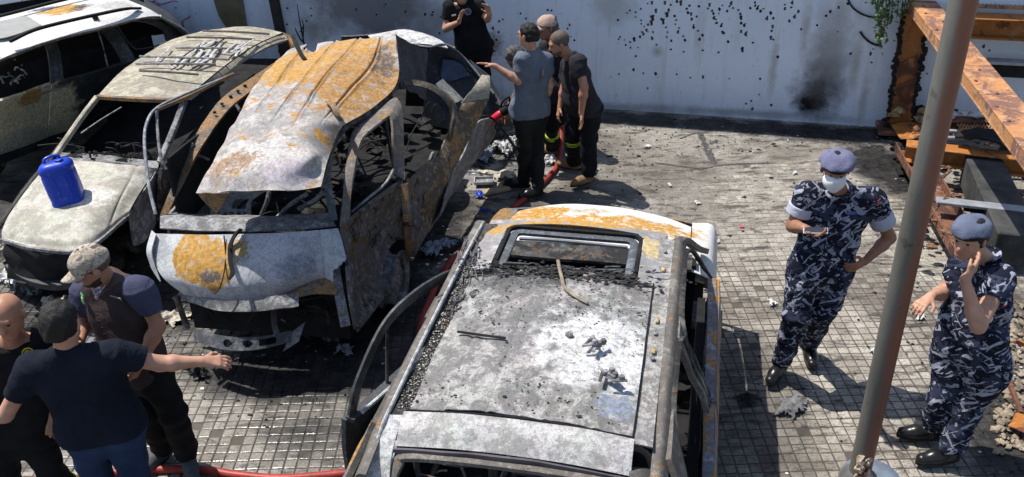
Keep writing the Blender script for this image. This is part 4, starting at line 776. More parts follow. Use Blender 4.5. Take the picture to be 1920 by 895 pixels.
P2(vr, 'roof_lip', [uu(r) for r in ([(372, 368, 1.38), (390, 385, 1.32), (408, 400, 1.26)], [(368, 363, 1.42), (400, 362, 1.43), (430, 361, 1.44)])], 14, 8, M_BRN, .006, .01, 12, 4)
P2(vr, 'roof_gutter', [uu(r) for r in ([(742, 64, 1.90), (746, 150, 1.68), (706, 198, 1.61), (642, 242, 1.59), (620, 290, 1.49), (604, 352, 1.42)], [(747, 68, 1.87), (749, 155, 1.65), (709, 205, 1.58), (646, 249, 1.56), (624, 295, 1.46), (605, 357, 1.40)])], 40, 6, M_SOOTMET, .01, .003)
S2(vr, 'torn_strap', uu([(615, 190, 1.72), (626, 200, 1.76), (632, 214, 1.74), (640, 226, 1.68)]), .022, .006, M_BRN, 16, prof=SQ)
S2(vr, 'torn_strap', uu([(548, 66, 1.76), (556, 86, 1.76), (566, 104, 1.74), (572, 112, 1.72)]), .018, .006, M_IN, 16, prof=SQ)
P2(van, 'fallen_roof_side', [uu(r) for r in ([(742, 64, 1.9), (772, 82, 1.72), (800, 92, 1.5)], [(748, 110, 1.72), (775, 130, 1.5), (802, 140, 1.35)], [(748, 160, 1.62), (778, 178, 1.35), (800, 188, 1.2)])][::-1], 20, 16, burnt('blue black sheet', (.07, .075, .085), (.03, .03, .035), (.1, .07, .04), a_ochre=.28, a_soot=.4, s=5, seed=31, rough=.4), .006, .02, 9, 22)
# side rail at left with punched holes, and left door
P2(van, 'roof_side_rail', [uu(r) for r in ([(300, 404, 1.08), (330, 330, 1.3), (362, 262, 1.48), (410, 190, 1.6), (480, 140, 1.68), (545, 98, 1.66)], [(314, 402, 1.08), (345, 335, 1.29), (380, 272, 1.46), (428, 205, 1.57), (495, 152, 1.64), (552, 104, 1.64)])][::-1], 80, 6, M_BRN, .02, .004, 10, 23)
for x, y, z in ((398, 208, 1.58), (412, 192, 1.60), (428, 178, 1.62), (442, 168, 1.64), (455, 158, 1.65)): m = MB(); m.lathe([(.014, -.01), (.014, .003), (0, .003)], U(x+4, y+2, z+.004), n=8); m.build('punched_hole', M_IN, van)
ld = S2(van, 'left_door_frame', uu([(292, 402, 1.08), (279, 346, 1.25), (271, 268, 1.47), (276, 229, 1.57), (294, 203, 1.63), (340, 180, 1.66), (437, 139, 1.69)]), .013, .011, burnt('bluish door frame', (.42, .44, .47), (.2, .22, .25), (.2, .14, .08), a_ochre=.28, a_soot=.33, s=5, seed=33, rough=.4), 60)
S2(ld, 'frame_divider', uu([(294, 203, 1.62), (296, 250, 1.48), (302, 297, 1.33), (312, 318, 1.25)]), .012, .010, M_GREYMET, 16)
S2(ld, 'upper_rail', uu([(296, 206, 1.63), (360, 178, 1.67), (436, 140, 1.70)]), .010, .016, M_BRN, 30)
P2(van, 'left_side', [[K(-.73, v, .35), K(-.76, v, .7), K(-.74, v, 1.06)][::-1] for v in (.25, 1.2, 2.2, 3.3)], 12, 30, M_VLOW, .02, .01, 6, 24)
P2(van, 'dark_side_backing', [[K(-.70, v, .9), K(-.66, v, 1.50)][::-1] for v in (.35, 1.4, 2.4)], 6, 20, M_IN, .02, .01, 6, 24)  # black sheet added to keep the cabin dark and hide the bright background
P2(van, 'rear_wall', [[K(u, 3.25, .4) for u in (-.7, 0, .3)], [K(u, 3.2, 1.2) for u in (-.7, 0, .1)]], 10, 8, M_IN, .03, .02, 8, 5)
for pts in ([(352, 300, 1.3), (372, 292, 1.35), (392, 300, 1.3)], [(345, 330, 1.2), (352, 290, 1.4), (362, 268, 1.48)], [(430, 180, 1.58), (445, 200, 1.5), (455, 216, 1.45)]): S2(van, 'cabin_strut', uu(pts), .014, .010, M_GREYMET, 10)
# cowl, nose
P2(van, 'cowl', [uu(r) for r in ([(300, 428, 1.045), (400, 434, 1.055), (520, 432, 1.055), (630, 424, 1.04)], [(300, 406, 1.08), (400, 412, 1.09), (520, 414, 1.09), (622, 408, 1.08)], [(306, 396, 1.04), (400, 402, 1.04), (520, 404, 1.04), (618, 400, 1.04)])], 50, 12, M_GREYMET, .012, .005, 16, 25)
vn = P2(van, 'nose', [uu(r) for r in (
    [(345, 552, .66), (420, 566, .66), (520, 554, .67), (600, 530, .68), (655, 545, .70)],
    [(303, 518, .79), (400, 536, .79), (520, 526, .80), (600, 505, .80), (652, 500, .82)],
    [(282, 470, .92), (390, 490, .93), (520, 480, .94), (595, 466, .94), (643, 458, .94)],
    [(290, 438, 1.02), (390, 440, 1.045), (520, 437, 1.05), (592, 432, 1.045), (634, 428, 1.03)])], 70, 40, M_VNOSE, .008, .003, 6, 26, fn=lambda a, b: -.012*np.exp(-((a-.78)/.006)**2)-.01*np.exp(-((a-.08)/.006)**2), hole=lambda a, b: a > .86 and b < .28+(a-.86)*1.2)
S2(vn, 'torn_trim', uu([(452, 430, 1.09), (440, 442, 1.07), (432, 462, 1.01), (432, 490, .95), (436, 512, .90), (428, 524, .87)]), .016, .006, M_IN, 26, prof=SQ)
S2(vn, 'nose_crack', uu([(420, 442, 1.055), (423, 480, .955), (420, 512, .88), (412, 540, .80), (402, 552, .76)]), .005, .004, M_IN, 26)
P2(van, 'corner_panel', [uu(r) for r in ([(282, 500, .80), (300, 528, .76)], [(274, 470, .92), (284, 478, .92)], [(284, 432, 1.03), (292, 440, 1.03)])], 8, 14, M_VNOSE, .008, .003)
P2(van, 'bumper_support', [uu(r) for r in ([(330, 560, .62), (420, 584, .62), (530, 580, .62), (560, 575, .62)], [(335, 545, .68), (420, 564, .68), (530, 554, .69), (560, 550, .69)])], 40, 8, M_GREYMET, .02, .012, 14, 27)
P2(van, 'crumpled_bracket', [uu(r) for r in ([(525, 572, .63), (570, 556, .64), (632, 552, .65)], [(528, 540, .69), (575, 518, .73), (628, 492, .78)])], 24, 14, M_BRN, .01, .012, 12, 28)
S2(van, 'corner_strut', uu([(626, 494, .78), (634, 540, .66), (648, 612, .45)]), .035, .02, M_GREYMET, 16, prof=SQ)
S2(van, 'corner_strut', uu([(652, 500, .80), (658, 560, .62), (668, 618, .40)]), .02, .015, M_VSIDE, 16, prof=SQ)
S2(van, 'corner_strut', uu([(330, 556, .64), (342, 590, .52), (352, 618, .42)]), .02, .014, M_SOOTMET, 12, prof=SQ)
cm = MB(); cm.panel([uu(r) for r in ([(364, 640, .36), (420, 656, .36), (480, 656, .36), (546, 642, .36)], [(364, 616, .43), (420, 630, .43), (480, 632, .43), (546, 620, .43)])], 80, 14, .03, .003, 12, 29, hole=lambda a, b: any(((a-q)*5.6)**2+((b-.5)*1.0)**2 < .075 for q in (.37, .58)) or (.70 < a < .86 and .25 < b < .8)); cm.build('crossmember', burnt('blue dark steel', (.17, .18, .205), (.07, .075, .085), (.1, .07, .04), a_ochre=.28, a_soot=.40, s=5, seed=72, rough=.5), van, 'auto')
S2(van, 'tie_bar', uu([(518, 560, .60), (514, 600, .5), (520, 632, .40)]), .02, .014, M_SOOTMET, 10, prof=SQ); P2(van, 'bent_plate', [uu(r) for r in ([(530, 660, .28), (560, 640, .33)], [(548, 622, .40), (572, 604, .45)])], 8, 8, M_GREYMET, .006, .01, 14, 3)
m = MB(); m.box(K(0, .16, .42), (1.26, .1, .5), (tuple(VU), tuple(VV), (0, 0, 1))); m.box(K(-.02, .65, .45), (1.3, .8, .44), (tuple(VU), tuple(VV), (0, 0, 1))); m.box(K(0, 1.9, .42), (1.36, 3.0, .1), (tuple(VU), tuple(VV), (0, 0, 1))); m.build('chassis', M_IN, van)
q = random.Random(8); m = MB()
for k in range(60): p = K(q.uniform(-.6, .6), q.uniform(.05, .3), q.uniform(.35, .68)); m.rock(p, q.uniform(.03, .08), k, (1, 1, .8), 1, .4)
for k in range(40): p = K(q.uniform(-.6, .6), q.uniform(-.02, .2), q.uniform(.35, .68)); r_ = p+Vector((q.gauss(0, .15), q.gauss(0, .05), q.gauss(0, .08))); m.sweep([tuple(p), tuple(p.lerp(r_, .5)+Vector((0, -.02, .02))), tuple(r_)], q.uniform(.005, .014), n=5, k=6)
tag(m.build('engine_debris', plain('engine debris', (.02, .02, .02), .9, .9, 12), van), kind='stuff')
# door at right
vd = P2(van, 'front_door', [uu(r) for r in ([(672, 622, .34), (720, 560, .34), (772, 486, .36)], [(662, 560, .52), (708, 490, .55), (766, 440, .55)], [(652, 490, .80), (700, 430, .82), (760, 385, .82)], [(643, 425, 1.06), (698, 378, 1.10), (757, 335, 1.12)])], 60, 60, M_VSIDE, .02, .008, 10, 30, hole=lambda a, b: ((a-.80)/.30)**2+(b/.36)**2 < 1)
M_DFR = burnt('scorched door frame', (.30, .26, .23), (.16, .14, .13), (.28, .16, .06), a_ochre=.42, a_soot=.36, s=5, seed=35)
P2(vd, 'window_frame', [uu(r) for r in ([(640, 424, 1.06), (645, 340, 1.30), (655, 272, 1.47), (667, 238, 1.53), (705, 209, 1.57), (738, 184, 1.60), (748, 190, 1.585), (754, 210, 1.53), (757, 260, 1.38), (759, 338, 1.12)], [(656, 412, 1.06), (660, 345, 1.29), (671, 285, 1.46), (682, 257, 1.51), (708, 234, 1.545), (728, 218, 1.565), (733, 222, 1.55), (736, 235, 1.51), (738, 272, 1.38), (738, 326, 1.16)])][::-1], 90, 6, M_DFR, .02, .003, 12, 36)
S2(vd, 'window_edge', uu([(660, 398, 1.05), (690, 372, 1.12), (722, 345, 1.18), (738, 318, 1.25)]), .012, .010, M_GREYMET, 16)
S2(vd, 'inner_post', uu([(720, 210, 1.5), (728, 260, 1.3), (735, 300, 1.2), (742, 330, 1.1)]), .03, .01, M_SOOTMET, 16, prof=SQ, up=tuple(VU))
S2(van, 'front_pillar', uu([(626, 414, 1.08), (618, 370, 1.22), (612, 330, 1.34), (618, 296, 1.44)]), .028, .02, burnt('blue pillar', (.22, .23, .26), (.1, .11, .12), (.15, .1, .06), a_ochre=.28, a_soot=.38, s=5, seed=36), 16, prof=SQ)
S2(van, 'centre_pillar', uu([(758, 345, 1.10), (764, 420, .8), (768, 486, .40)]), .03, .02, M_BRN, 14, prof=SQ)
M_ARCH = burnt('dark scorched arch', (.20, .18, .15), (.085, .075, .065), (.16, .1, .05), a_ochre=.36, a_soot=.42, s=6, seed=75)
P2(van, 'side_skin', [uu(r) for r in ([(768, 488, .36), (785, 462, .40), (804, 436, .44)], [(764, 410, .72), (786, 388, .74), (806, 366, .76)], [(759, 342, 1.04), (786, 322, 1.04), (814, 298, 1.04)])], 24, 24, M_VSIDE, .012, .012, 12, 40)
P2(van, 'rear_arch', [uu(r) for r in ([(721, 172, 1.55), (762, 150, 1.58), (815, 160, 1.54), (850, 196, 1.40), (846, 240, 1.2), (834, 282, .95)], [(730, 181, 1.5), (764, 160, 1.54), (810, 170, 1.50), (840, 200, 1.37), (840, 240, 1.17), (827, 280, .93)])][::-1], 50, 8, M_ARCH, .03, .004, 10, 31)
P2(van, 'rear_fold', [uu(r) for r in ([(815, 160, 1.52), (850, 196, 1.38)], [(828, 150, 1.5), (868, 188, 1.32)])][::-1], 10, 6, burnt('pale fold', (.42, .40, .34), a_ochre=.3, a_soot=.28, s=6, seed=37), .008, .004)
sp_ = P2(van, 'torn_side_panel', [uu(r) for r in ([(782, 432, .50), (800, 436, .45), (818, 416, .42)], [(800, 350, .85), (826, 345, .82), (846, 336, .78)], [(836, 262, 1.08), (858, 256, 1.06), (884, 250, 1.02)], [(866, 194, 1.28), (892, 190, 1.28), (917, 186, 1.27)])], 24, 50, burnt('brown torn side', (.32, .28, .21), (.12, .09, .06), (.3, .17, .06), a_grey=.5, a_ochre=.45, a_soot=.40, s=4, seed=38), .02, .008, 12, 32)
P2(sp_, 'folded_top', [uu(r) for r in ([(866, 193, 1.28), (917, 185, 1.27)], [(886, 166, 1.38), (919, 164, 1.37)], [(904, 140, 1.46), (918, 142, 1.46)])], 14, 14, burnt('cream fold', (.50, .47, .38), (.34, .31, .24), (.4, .27, .1), a_ochre=.3, a_soot=.25, s=6, seed=39), .012, .004, 9, 33)
P2(van, 'rear_flank', [uu(r) for r in ([(792, 446, .32), (850, 362, .32), (905, 285, .34), (930, 250, .40)], [(815, 420, .50), (856, 335, .60), (895, 262, .70), (926, 232, .66)], [(826, 400, .62), (862, 300, .86), (892, 236, .95), (918, 222, .9)])], 50, 22, M_VLOW, .012, .01, 8, 34)
for c_, s_ in ((U(737, 524, .25), 1), (K(.70, 2.85, .25), 1), (K(-.70, .75, .25), -1), (K(-.70, 2.85, .25), -1)): wheel(van, c_, VU*s_, .245, .15)
sb = P2(van, 'seat_pan', [uu(r) for r in ([(392, 408, .80), (470, 408, .80)], [(400, 380, .92), (472, 378, .92)], [(420, 360, 1.04), (505, 356, 1.04)])], 30, 24, M_WHITEMET, .02, .004, 12, 35, hole=lambda a, b: (.5 < a < .9 and .25 < b < .6) or (abs(b-.12) < .07 and (a*6) % 1 < .5 and .1 < a < .9))
for pts in ([(520, 408, .9), (545, 384, 1.0), (575, 364, 1.1)], [(488, 408, .85), (500, 380, 1.0), (505, 360, 1.08)], [(560, 392, 1.0), (590, 376, 1.08), (606, 360, 1.15)]): S2(van, 'seat_tube', uu(pts), .018, .018, M_GREYMET, 12)
m = MB(); q = random.Random(9)
for k in range(90): m.rock(K(q.uniform(-.66, .66), q.uniform(.5, 3.3), .5+q.uniform(0, .16)), q.uniform(.03, .1), k, (1, 1, .6), 1, .4)
for k in range(60): p = K(q.uniform(-.6, .6), q.uniform(.7, 3.3), q.uniform(.6, .8)); r_ = p+Vector((q.gauss(0, .2), q.gauss(0, .2), q.gauss(.05, .12))); m.sweep([tuple(p), tuple(p.lerp(r_, .5)+Vector((0, 0, .04))), tuple(r_)], q.uniform(.005, .014), n=5, k=6)
tag(m.build('cabin_debris', plain('cabin debris', (.07,)*3), van), kind='stuff')
# ---------------------------------------------------------------- 3. beige hatchback left of the van
hat = thing('burnt_hatchback', U(250, 330, .0), 'burnt-out beige hatchback with twisted rack strips on its roof, left of the van', 'car'); rh = lambda x, y, z: rel(hat, U(x, y, z))
M_HB = burnt('beige scale', (.48, .44, .345), (.31, .28, .22), (.32, .22, .10), a_grey=.46, a_ochre=.34, a_soot=.27, s=2.6, seed=41, speck=.45)
M_HH = burnt('hood scale', (.53, .51, .44), (.36, .34, .28), (.38, .30, .17), a_grey=.43, a_ochre=.31, a_soot=.23, s=2.2, seed=43, speck=.3, flake=.5, spots=((rh(180, 385, .8), .2, (1, 1, 1), (.62, .60, .55), .7, .3),))
P2(hat, 'roof', [uu(r) for r in ([(183, 181, 1.36), (264, 185, 1.40), (346, 187, 1.37)], [(235, 128, 1.40), (320, 130, 1.45), (410, 132, 1.41)], [(310, 80, 1.41), (390, 82, 1.46), (472, 88, 1.42)], [(382, 57, 1.38), (455, 50, 1.42), (532, 62, 1.38)])], 60, 60, M_HB, .006, .004, 8, 41, fn=lambda a, b: .012*np.exp(-((a-.5)/.3)**2)*0-.014*np.exp(-((b-.07)/.03)**2)*np.exp(-((a-.55)/.28)**2))
S2(hat, 'roof_header', uu([(183, 182, 1.35), (264, 187, 1.385), (346, 189, 1.36)]), .022, .018, M_BRN, 20, prof=SQ)
P2(hat, 'roof_side', [uu(r) for r in ([(347, 188, 1.37), (412, 133, 1.41), (474, 89, 1.42), (534, 62, 1.37)], [(360, 188, 1.33), (428, 135, 1.37), (490, 94, 1.38), (545, 72, 1.32)])][::-1], 50, 8, M_HB, .03, .003, 8, 42)
S2(hat, 'roof_gutter', uu([(347, 187, 1.385), (412, 132, 1.425), (474, 88, 1.435), (530, 62, 1.395)]), .006, .006, M_IN, 30)
for pts, mt in (([(183, 182, 1.35), (150, 225, 1.2), (104, 292, .96)], M_HB), ([(346, 189, 1.35), (325, 245, 1.15), (300, 305, .96)], M_GREYMET)): S2(hat, 'front_pillar', uu(pts), .026, .02, mt, 20, prof=SQ)
S2(hat, 'rear_pillar', uu([(540, 70, 1.33), (556, 110, 1.1), (566, 140, .9)]), .05, .03, M_SOOTMET, 12, prof=SQ)
P2(hat, 'torn_tail', [uu(r) for r in ([(532, 62, 1.38), (548, 66, 1.36)], [(540, 82, 1.28), (556, 92, 1.25)], [(548, 104, 1.18), (562, 116, 1.1)])][::-1], 10, 14, M_BRN, .006, .02, 14, 43)
hd = P2(hat, 'hood', [uu(r) for r in ([(0, 446, .70), (70, 462, .72), (160, 462, .72), (238, 405, .75)], [(18, 400, .78), (95, 402, .83), (180, 398, .84), (262, 362, .80)], [(58, 345, .86), (130, 345, .90), (205, 345, .90), (284, 330, .86)], [(98, 302, .92), (160, 302, .95), (225, 308, .95), (296, 314, .92)])], 60, 50, M_HH, .008, .004, 5, 44, fn=lambda a, b: -.010*np.exp(-((a-.84+.02*b)/.012)**2)-.006*np.exp(-((a-.12)/.012)**2)-.02*np.exp(-((b-.02)/.03)**2))
S2(hd, 'hood_edge', uu([(2, 450, .69), (70, 468, .71), (160, 468, .71), (236, 410, .74)]), .012, .014, M_GREYMET, 24, prof=SQ)
P2(hat, 'cowl', [uu(r) for r in ([(104, 300, .93), (200, 306, .95), (296, 316, .92)], [(112, 286, .93), (205, 292, .94), (298, 302, .92)])], 30, 6, M_GREYMET, .02, .006, 14, 45)
P2(hat, 'front_fender', [uu(r) for r in ([(250, 462, .42), (272, 452, .42), (292, 420, .46)], [(244, 425, .60), (266, 402, .62), (292, 370, .64)], [(240, 406, .74), (264, 364, .79), (296, 318, .90)])], 20, 20, M_GREYMET, .01, .006, 8, 46)
P2(hat, 'front_door', [uu(r) for r in ([(300, 420, .40), (380, 320, .42), (470, 220, .44)], [(300, 380, .64), (384, 280, .68), (474, 185, .70)], [(302, 318, .92), (392, 225, .96), (480, 140, 1.0)])], 30, 14, M_SOOTMET, .03, .006, 8, 47)
P2(hat, 'grille_panel', [uu(r) for r in ([(20, 520, .40), (90, 534, .38), (170, 520, .40)], [(8, 460, .66), (80, 478, .66), (165, 474, .66)])], 30, 12, M_IN, .05, .02, 9, 48)
S2(hat, 'bumper_beam', uu([(20, 498, .46), (60, 524, .40), (110, 534, .38), (165, 524, .40)]), .05, .03, plain('charred bumper', (.03, .032, .034), .6, .5, 9), 20, prof=SQ)
S2(hat, 'bent_rod', uu([(120, 512, .42), (140, 540, .34), (160, 520, .42)]), .006, .006, M_GREYMET, 10)
P2(hat, 'left_side', [uu(r)[::-1] for r in ([(-30, 470, .40), (60, 330, .42), (200, 180, .44), (340, 80, .46)], [(-8, 430, .72), (92, 298, .92), (230, 140, 1.0), (370, 60, 1.05)])], 30, 8, M_SOOTMET, .02, .006, 8, 49)
m = MB(); m.panel([uu(r) for r in ([(40, 470, .4), (250, 440, .4)], [(110, 320, .42), (300, 330, .42)], [(330, 110, .45), (520, 110, .45)])], 10, 14, .06, .0); m.panel([uu(r) for r in ([(118, 312, .45), (300, 322, .45)], [(112, 290, .9), (300, 300, .9)])], 10, 6, .04); m.build('floor_pan', M_IN, hat)
S2(hat, 'wiper_arm', uu([(152, 250, 1.15), (190, 224, 1.24), (228, 201, 1.32)]), .008, .006, M_GREYMET, 10)
for x, y in ((250, 425), (60, 470)): wheel(hat, U(x, y, .28), (.97, -.23, 0), .24, .14, M_SOOTMET)
q = random.Random(31); m = MB()
for k in range(50): m.rock(U(q.uniform(120, 290), q.uniform(285, 305), .9+q.uniform(-.05, .05)), q.uniform(.012, .035), k, (1.4, 1, .7), 1, .4)
for k in range(24): p = U(q.uniform(150, 300), q.uniform(270, 300), .95); r_ = p+Vector((q.gauss(0, .12), q.gauss(0, .05), q.gauss(.02, .05))); m.sweep([tuple(p), tuple(p.lerp(r_, .5)+Vector((0, 0, .03))), tuple(r_)], q.uniform(.004, .01), n=5, k=6)
for k in range(40): m.rock(U(q.uniform(20, 230), q.uniform(480, 530), .3+q.uniform(-.1, .1)), q.uniform(.02, .07), k+90, (1.2, 1, .7), 1, .4)
tag(m.build('dash_debris', plain('cabin debris', (.07,)*3), hat), kind='stuff')
# rack and molten strips on the roof: a thing of its own
rk = thing('roof_rack', U(370, 120, 1.42), 'twisted pale metal rack strips lying on the beige hatchback roof', 'roof rack')
for i, (x0, y0, x1, y1) in enumerate(((255, 120, 405, 121), (262, 133, 372, 140), (262, 106, 430, 112), (350, 70, 478, 74), (330, 90, 450, 92), (380, 58, 505, 64))):
    m = MB(); m.sweep([tuple(U(x0, y0, 1.475)), tuple(U((x0+x1)/2, (y0+y1)/2-1, 1.50)), tuple(U(x1, y1, 1.475))], .011, .011, n=6, k=8); m.build('crossbar', M_WIRE if i % 2 else M_GREYMET, rk)
q = random.Random(17); M_STRIP = plain('pale burnt strip', (.42, .42, .43), .6, .45, 14)
def rp(a, b, z): x0 = 240+165*a; y0 = 136+3*a; x1 = 375+125*a; y1 = 62+10*a; return U(x0+(x1-x0)*b, y0+(y1-y0)*b, z)
for k in range(20):
    a = .08+.86*q.random(); b = q.uniform(.05, .62); L = q.uniform(.2, .42); w_ = q.gauss(-.05, .07); P = [rp(a, b, 1.478), rp(a+w_*.5+q.gauss(0, .012), b+L*.4, 1.486), rp(a+w_*.8+q.gauss(0, .012), b+L*.75, 1.486), rp(a+w_, min(b+L, 1), 1.478)]
    S2(rk, 'rack_strip', P, q.uniform(.010, .017), .006, M_STRIP if k % 5 else M_SOOTMET, 16, n=6)
# ---------------------------------------------------------------- 4. cream estate at far left
est = thing('burnt_estate', U(100, 240, 0), 'scorched cream estate car with roof rails at the far left by the wall', 'car'); re_ = lambda x, y, z: rel(est, U(x, y, z))
M_EROOF = burnt('estate roof', (.72, .71, .69), (.55, .55, .54), OC, a_grey=.36, a_ochre=.24, a_soot=.23, s=2, seed=51, speck=.15, flake=.25, ragged=.4, spots=((re_(115, 24, 1.62), .24, (1, 1, 1), OC, .2, .35), (re_(82, 20, 1.62), .14, (1.2, .8, 1), (.10, .12, .18), .5, .6), (re_(152, 20, 1.62), .14, (.8, 1.3, 1), (.06, .05, .05), .7, .7), (re_(215, 14, 1.62), .22, (1, 1, 1), (.45, .44, .42), .6, .4)), rough=.4)
M_ESIDE = burnt('estate side', (.09, .095, .10), (.045, .048, .05), (.12, .09, .05), a_grey=.5, a_ochre=.22, a_soot=.30, s=2.6, seed=53, speck=.2, flake=.4, ragged=.25, rough=.45, spots=((re_(15, 225, .7), .80, (1.0, 1.0, .72), (.60, .53, .35), .3, .2), (re_(62, 185, .95), .16, (1, 1, .8), (.40, .24, .08), .4, .4), (re_(100, 215, .75), .2, (1, 1, 1), (.16, .115, .07), .5, .4), (re_(60, 275, .4), .4, (1.4, 1.4, .5), (.4, .37, .28), .5, .25)))
M_EPIL = burnt('estate pillars', (.12, .125, .13), (.055, .06, .06), (.2, .14, .06), a_ochre=.28, a_soot=.36, s=4, seed=54, rough=.4)
rf = P2(est, 'roof', [uu(r) for r in ([(-60, 135, 1.52), (80, 80, 1.58), (180, 54, 1.60), (262, 33, 1.58), (300, 30, 1.50)], [(-60, 100, 1.58), (60, 60, 1.63), (165, 36, 1.65), (240, 18, 1.63), (280, 18, 1.55)], [(-60, 60, 1.58), (40, 34, 1.63), (130, 12, 1.65), (205, 0, 1.63), (250, 4, 1.56)], [(-60, 40, 1.52), (20, 24, 1.57), (100, 5, 1.60), (170, -8, 1.58), (225, -6, 1.5)])], 60, 24, M_EROOF, .01, .003, 6, 51)
P2(rf, 'sunroof_panel', [uu(r) for r in ([(-30, 72, 1.640), (12, 70, 1.650), (78, 48, 1.655)], [(-30, 50, 1.648), (10, 38, 1.655), (50, 30, 1.655)])], 16, 8, plain('grey sunroof', (.28, .28, .27), .6, .15), .006)
for pts in ([(18, 78, 1.66), (60, 58, 1.71), (110, 44, 1.72), (180, 28, 1.72), (235, 17, 1.69), (262, 16, 1.62)], [(-30, 38, 1.64), (40, 20, 1.69), (110, 2, 1.70), (180, -14, 1.68)]): S2(est, 'roof_rail', uu(pts), .022, .014, M_IN, 36, prof=SQ)
S2(est, 'rail_foot', uu([(178, 32, 1.68), (180, 36, 1.63)]), .03, .02, M_IN, 4); P2(est, 'gutter', [uu(r) for r in ([(-60, 142, 1.48), (80, 86, 1.545), (180, 59, 1.565), (262, 38, 1.545), (302, 36, 1.46)], [(-60, 135, 1.52), (80, 80, 1.575), (180, 54, 1.595), (262, 33, 1.575), (300, 30, 1.495)])], 50, 5, burnt('estate cant rail', (.34, .27, .19), (.14, .12, .11), (.42, .25, .1), a_grey=.5, a_ochre=.45, a_soot=.34, s=4, seed=55), .02)
# side: lower body with doors, then pillars
P2(est, 'front_door', [uu(r) for r in ([(-60, 310, .35), (20, 284, .35), (88, 258, .35)], [(-60, 260, .65), (20, 238, .65), (92, 214, .66)], [(-60, 205, 1.02), (20, 184, 1.03), (96, 158, 1.04)])], 30, 20, M_ESIDE, .03, .004, 6, 52)
P2(est, 'rear_door', [uu(r) for r in ([(90, 257, .35), (150, 238, .36), (200, 205, .5)], [(94, 213, .66), (160, 195, .67), (225, 170, .68)], [(98, 157, 1.04), (165, 140, 1.05), (240, 118, 1.06)])], 30, 20, M_ESIDE, .03, .004, 6, 53)
P2(est, 'rear_quarter', [uu(r) for r in ([(202, 205, .5), (280, 170, .5), (345, 130, .55)], [(228, 169, .68), (300, 140, .75), (362, 100, .80)], [(242, 117, 1.06), (312, 96, 1.08), (360, 66, 1.06)])], 30, 18, M_ESIDE, .03, .004, 6, 54)
for pts, w_ in ((([(96, 158, 1.04), (92, 110, 1.28), (84, 82, 1.5)], [(120, 150, 1.04), (114, 104, 1.28), (106, 76, 1.5)]), 0), (([(232, 120, 1.06), (206, 80, 1.28), (184, 56, 1.52)], [(256, 114, 1.06), (232, 74, 1.3), (212, 50, 1.52)]), 0), (([(300, 98, 1.07), (312, 84, 1.12), (312, 68, 1.2), (300, 50, 1.34), (270, 40, 1.46)], [(352, 72, 1.05), (346, 66, 1.12), (335, 56, 1.2), (318, 42, 1.34), (300, 34, 1.46)]), 0)):
    P2(est, 'pillar', [uu(pts[0]), uu(pts[1])], 24, 8, M_EPIL, .03, .002, 6, 55) if False else P2(est, 'pillar', [[a, b] for a, b in zip(uu(pts[0]), uu(pts[1]))], 8, 24, M_EPIL, .03, .002, 6, 55)
S2(est, 'window_divider', uu([(202, 125, 1.06), (194, 90, 1.26), (184, 58, 1.5)]), .008, .008, M_GREYMET, 10)
S2(est, 'window_trim', uu([(216, 44, 1.49), (245, 84, 1.12), (262, 92, 1.08), (300, 84, 1.09), (314, 72, 1.16), (302, 54, 1.3), (272, 42, 1.44), (240, 40, 1.5), (216, 44, 1.49)]), .010, .008, plain('window trim', (.12, .12, .12), .4, .3), 50)
S2(est, 'tail_edge', uu([(300, 30, 1.5), (328, 46, 1.34), (352, 64, 1.08), (366, 96, .85)]), .02, .014, M_WHITEMET, 16)
S2(est, 'door_handle', uu([(76, 176, .96), (88, 172, .96), (98, 170, .955)]), .014, .012, M_GREYMET, 8)
P2(est, 'far_side', [[Vector((p.x, p.y, z)) for p in uu([(-60, 20, 1.5), (60, 0, 1.5), (190, -20, 1.5), (262, -22, 1.5)])] for z in (.4, 1.0, 1.5)], 12, 6, M_IN, .03)
P2(est, 'dark_tail_backing', [uu(r) for r in ([(330, 100, .6), (300, 45, .6), (262, 5, .6)], [(338, 66, 1.08), (310, 32, 1.1), (275, 0, 1.1)], [(300, 36, 1.44), (276, 18, 1.46), (244, -2, 1.46)])], 14, 14, M_IN, .02)  # black sheet added behind the rear window so the bright wall stays hidden
P2(est, 'tailgate', [uu(r) for r in ([(345, 130, .5), (330, 60, .5), (300, 20, .5)], [(362, 80, 1.0), (330, 35, 1.02), (290, 5, 1.0)], [(304, 30, 1.48), (280, 14, 1.5), (240, -6, 1.48)])], 14, 14, M_ESIDE, .03)
fl = U(-40, 300, .35); m = MB(); m.panel([uu(r) for r in ([(-60, 320, .35), (90, 262, .35), (330, 150, .4)], [(-60, 150, .35), (100, 120, .35), (260, 80, .35)])], 10, 8, .06); m.build('floor_pan', M_IN, est)
P2(est, 'dark_window_backing', [uu(r) for r in ([(-40, 150, .9), (90, 105, .9), (240, 78, .9), (330, 60, .9)], [(-40, 110, 1.4), (90, 66, 1.45), (240, 30, 1.45), (285, 24, 1.42)])], 14, 8, M_IN, .04, .03, 8, 5)  # black sheet added inside so the side windows read as dark
for x, y in ((235, 190), (-45, 290)): wheel(est, U(x, y, .30), (.80, -.6, 0), .30, .18, M_SOOTMET)
q = random.Random(41); m = MB()
for k in range(16): p = U(q.uniform(5, 60), q.uniform(105, 165), 1.05+q.uniform(-.2, .2)); r_ = p+Vector((q.gauss(0, .08), q.gauss(0, .05), q.gauss(0, .04))); m.sweep([tuple(p), tuple(p.lerp(r_, .5)+Vector((0, 0, .02))), tuple(r_)], q.uniform(.004, .012), n=5, k=6)
tag(m.build('cabin_debris', M_GREYMET, est), kind='stuff')
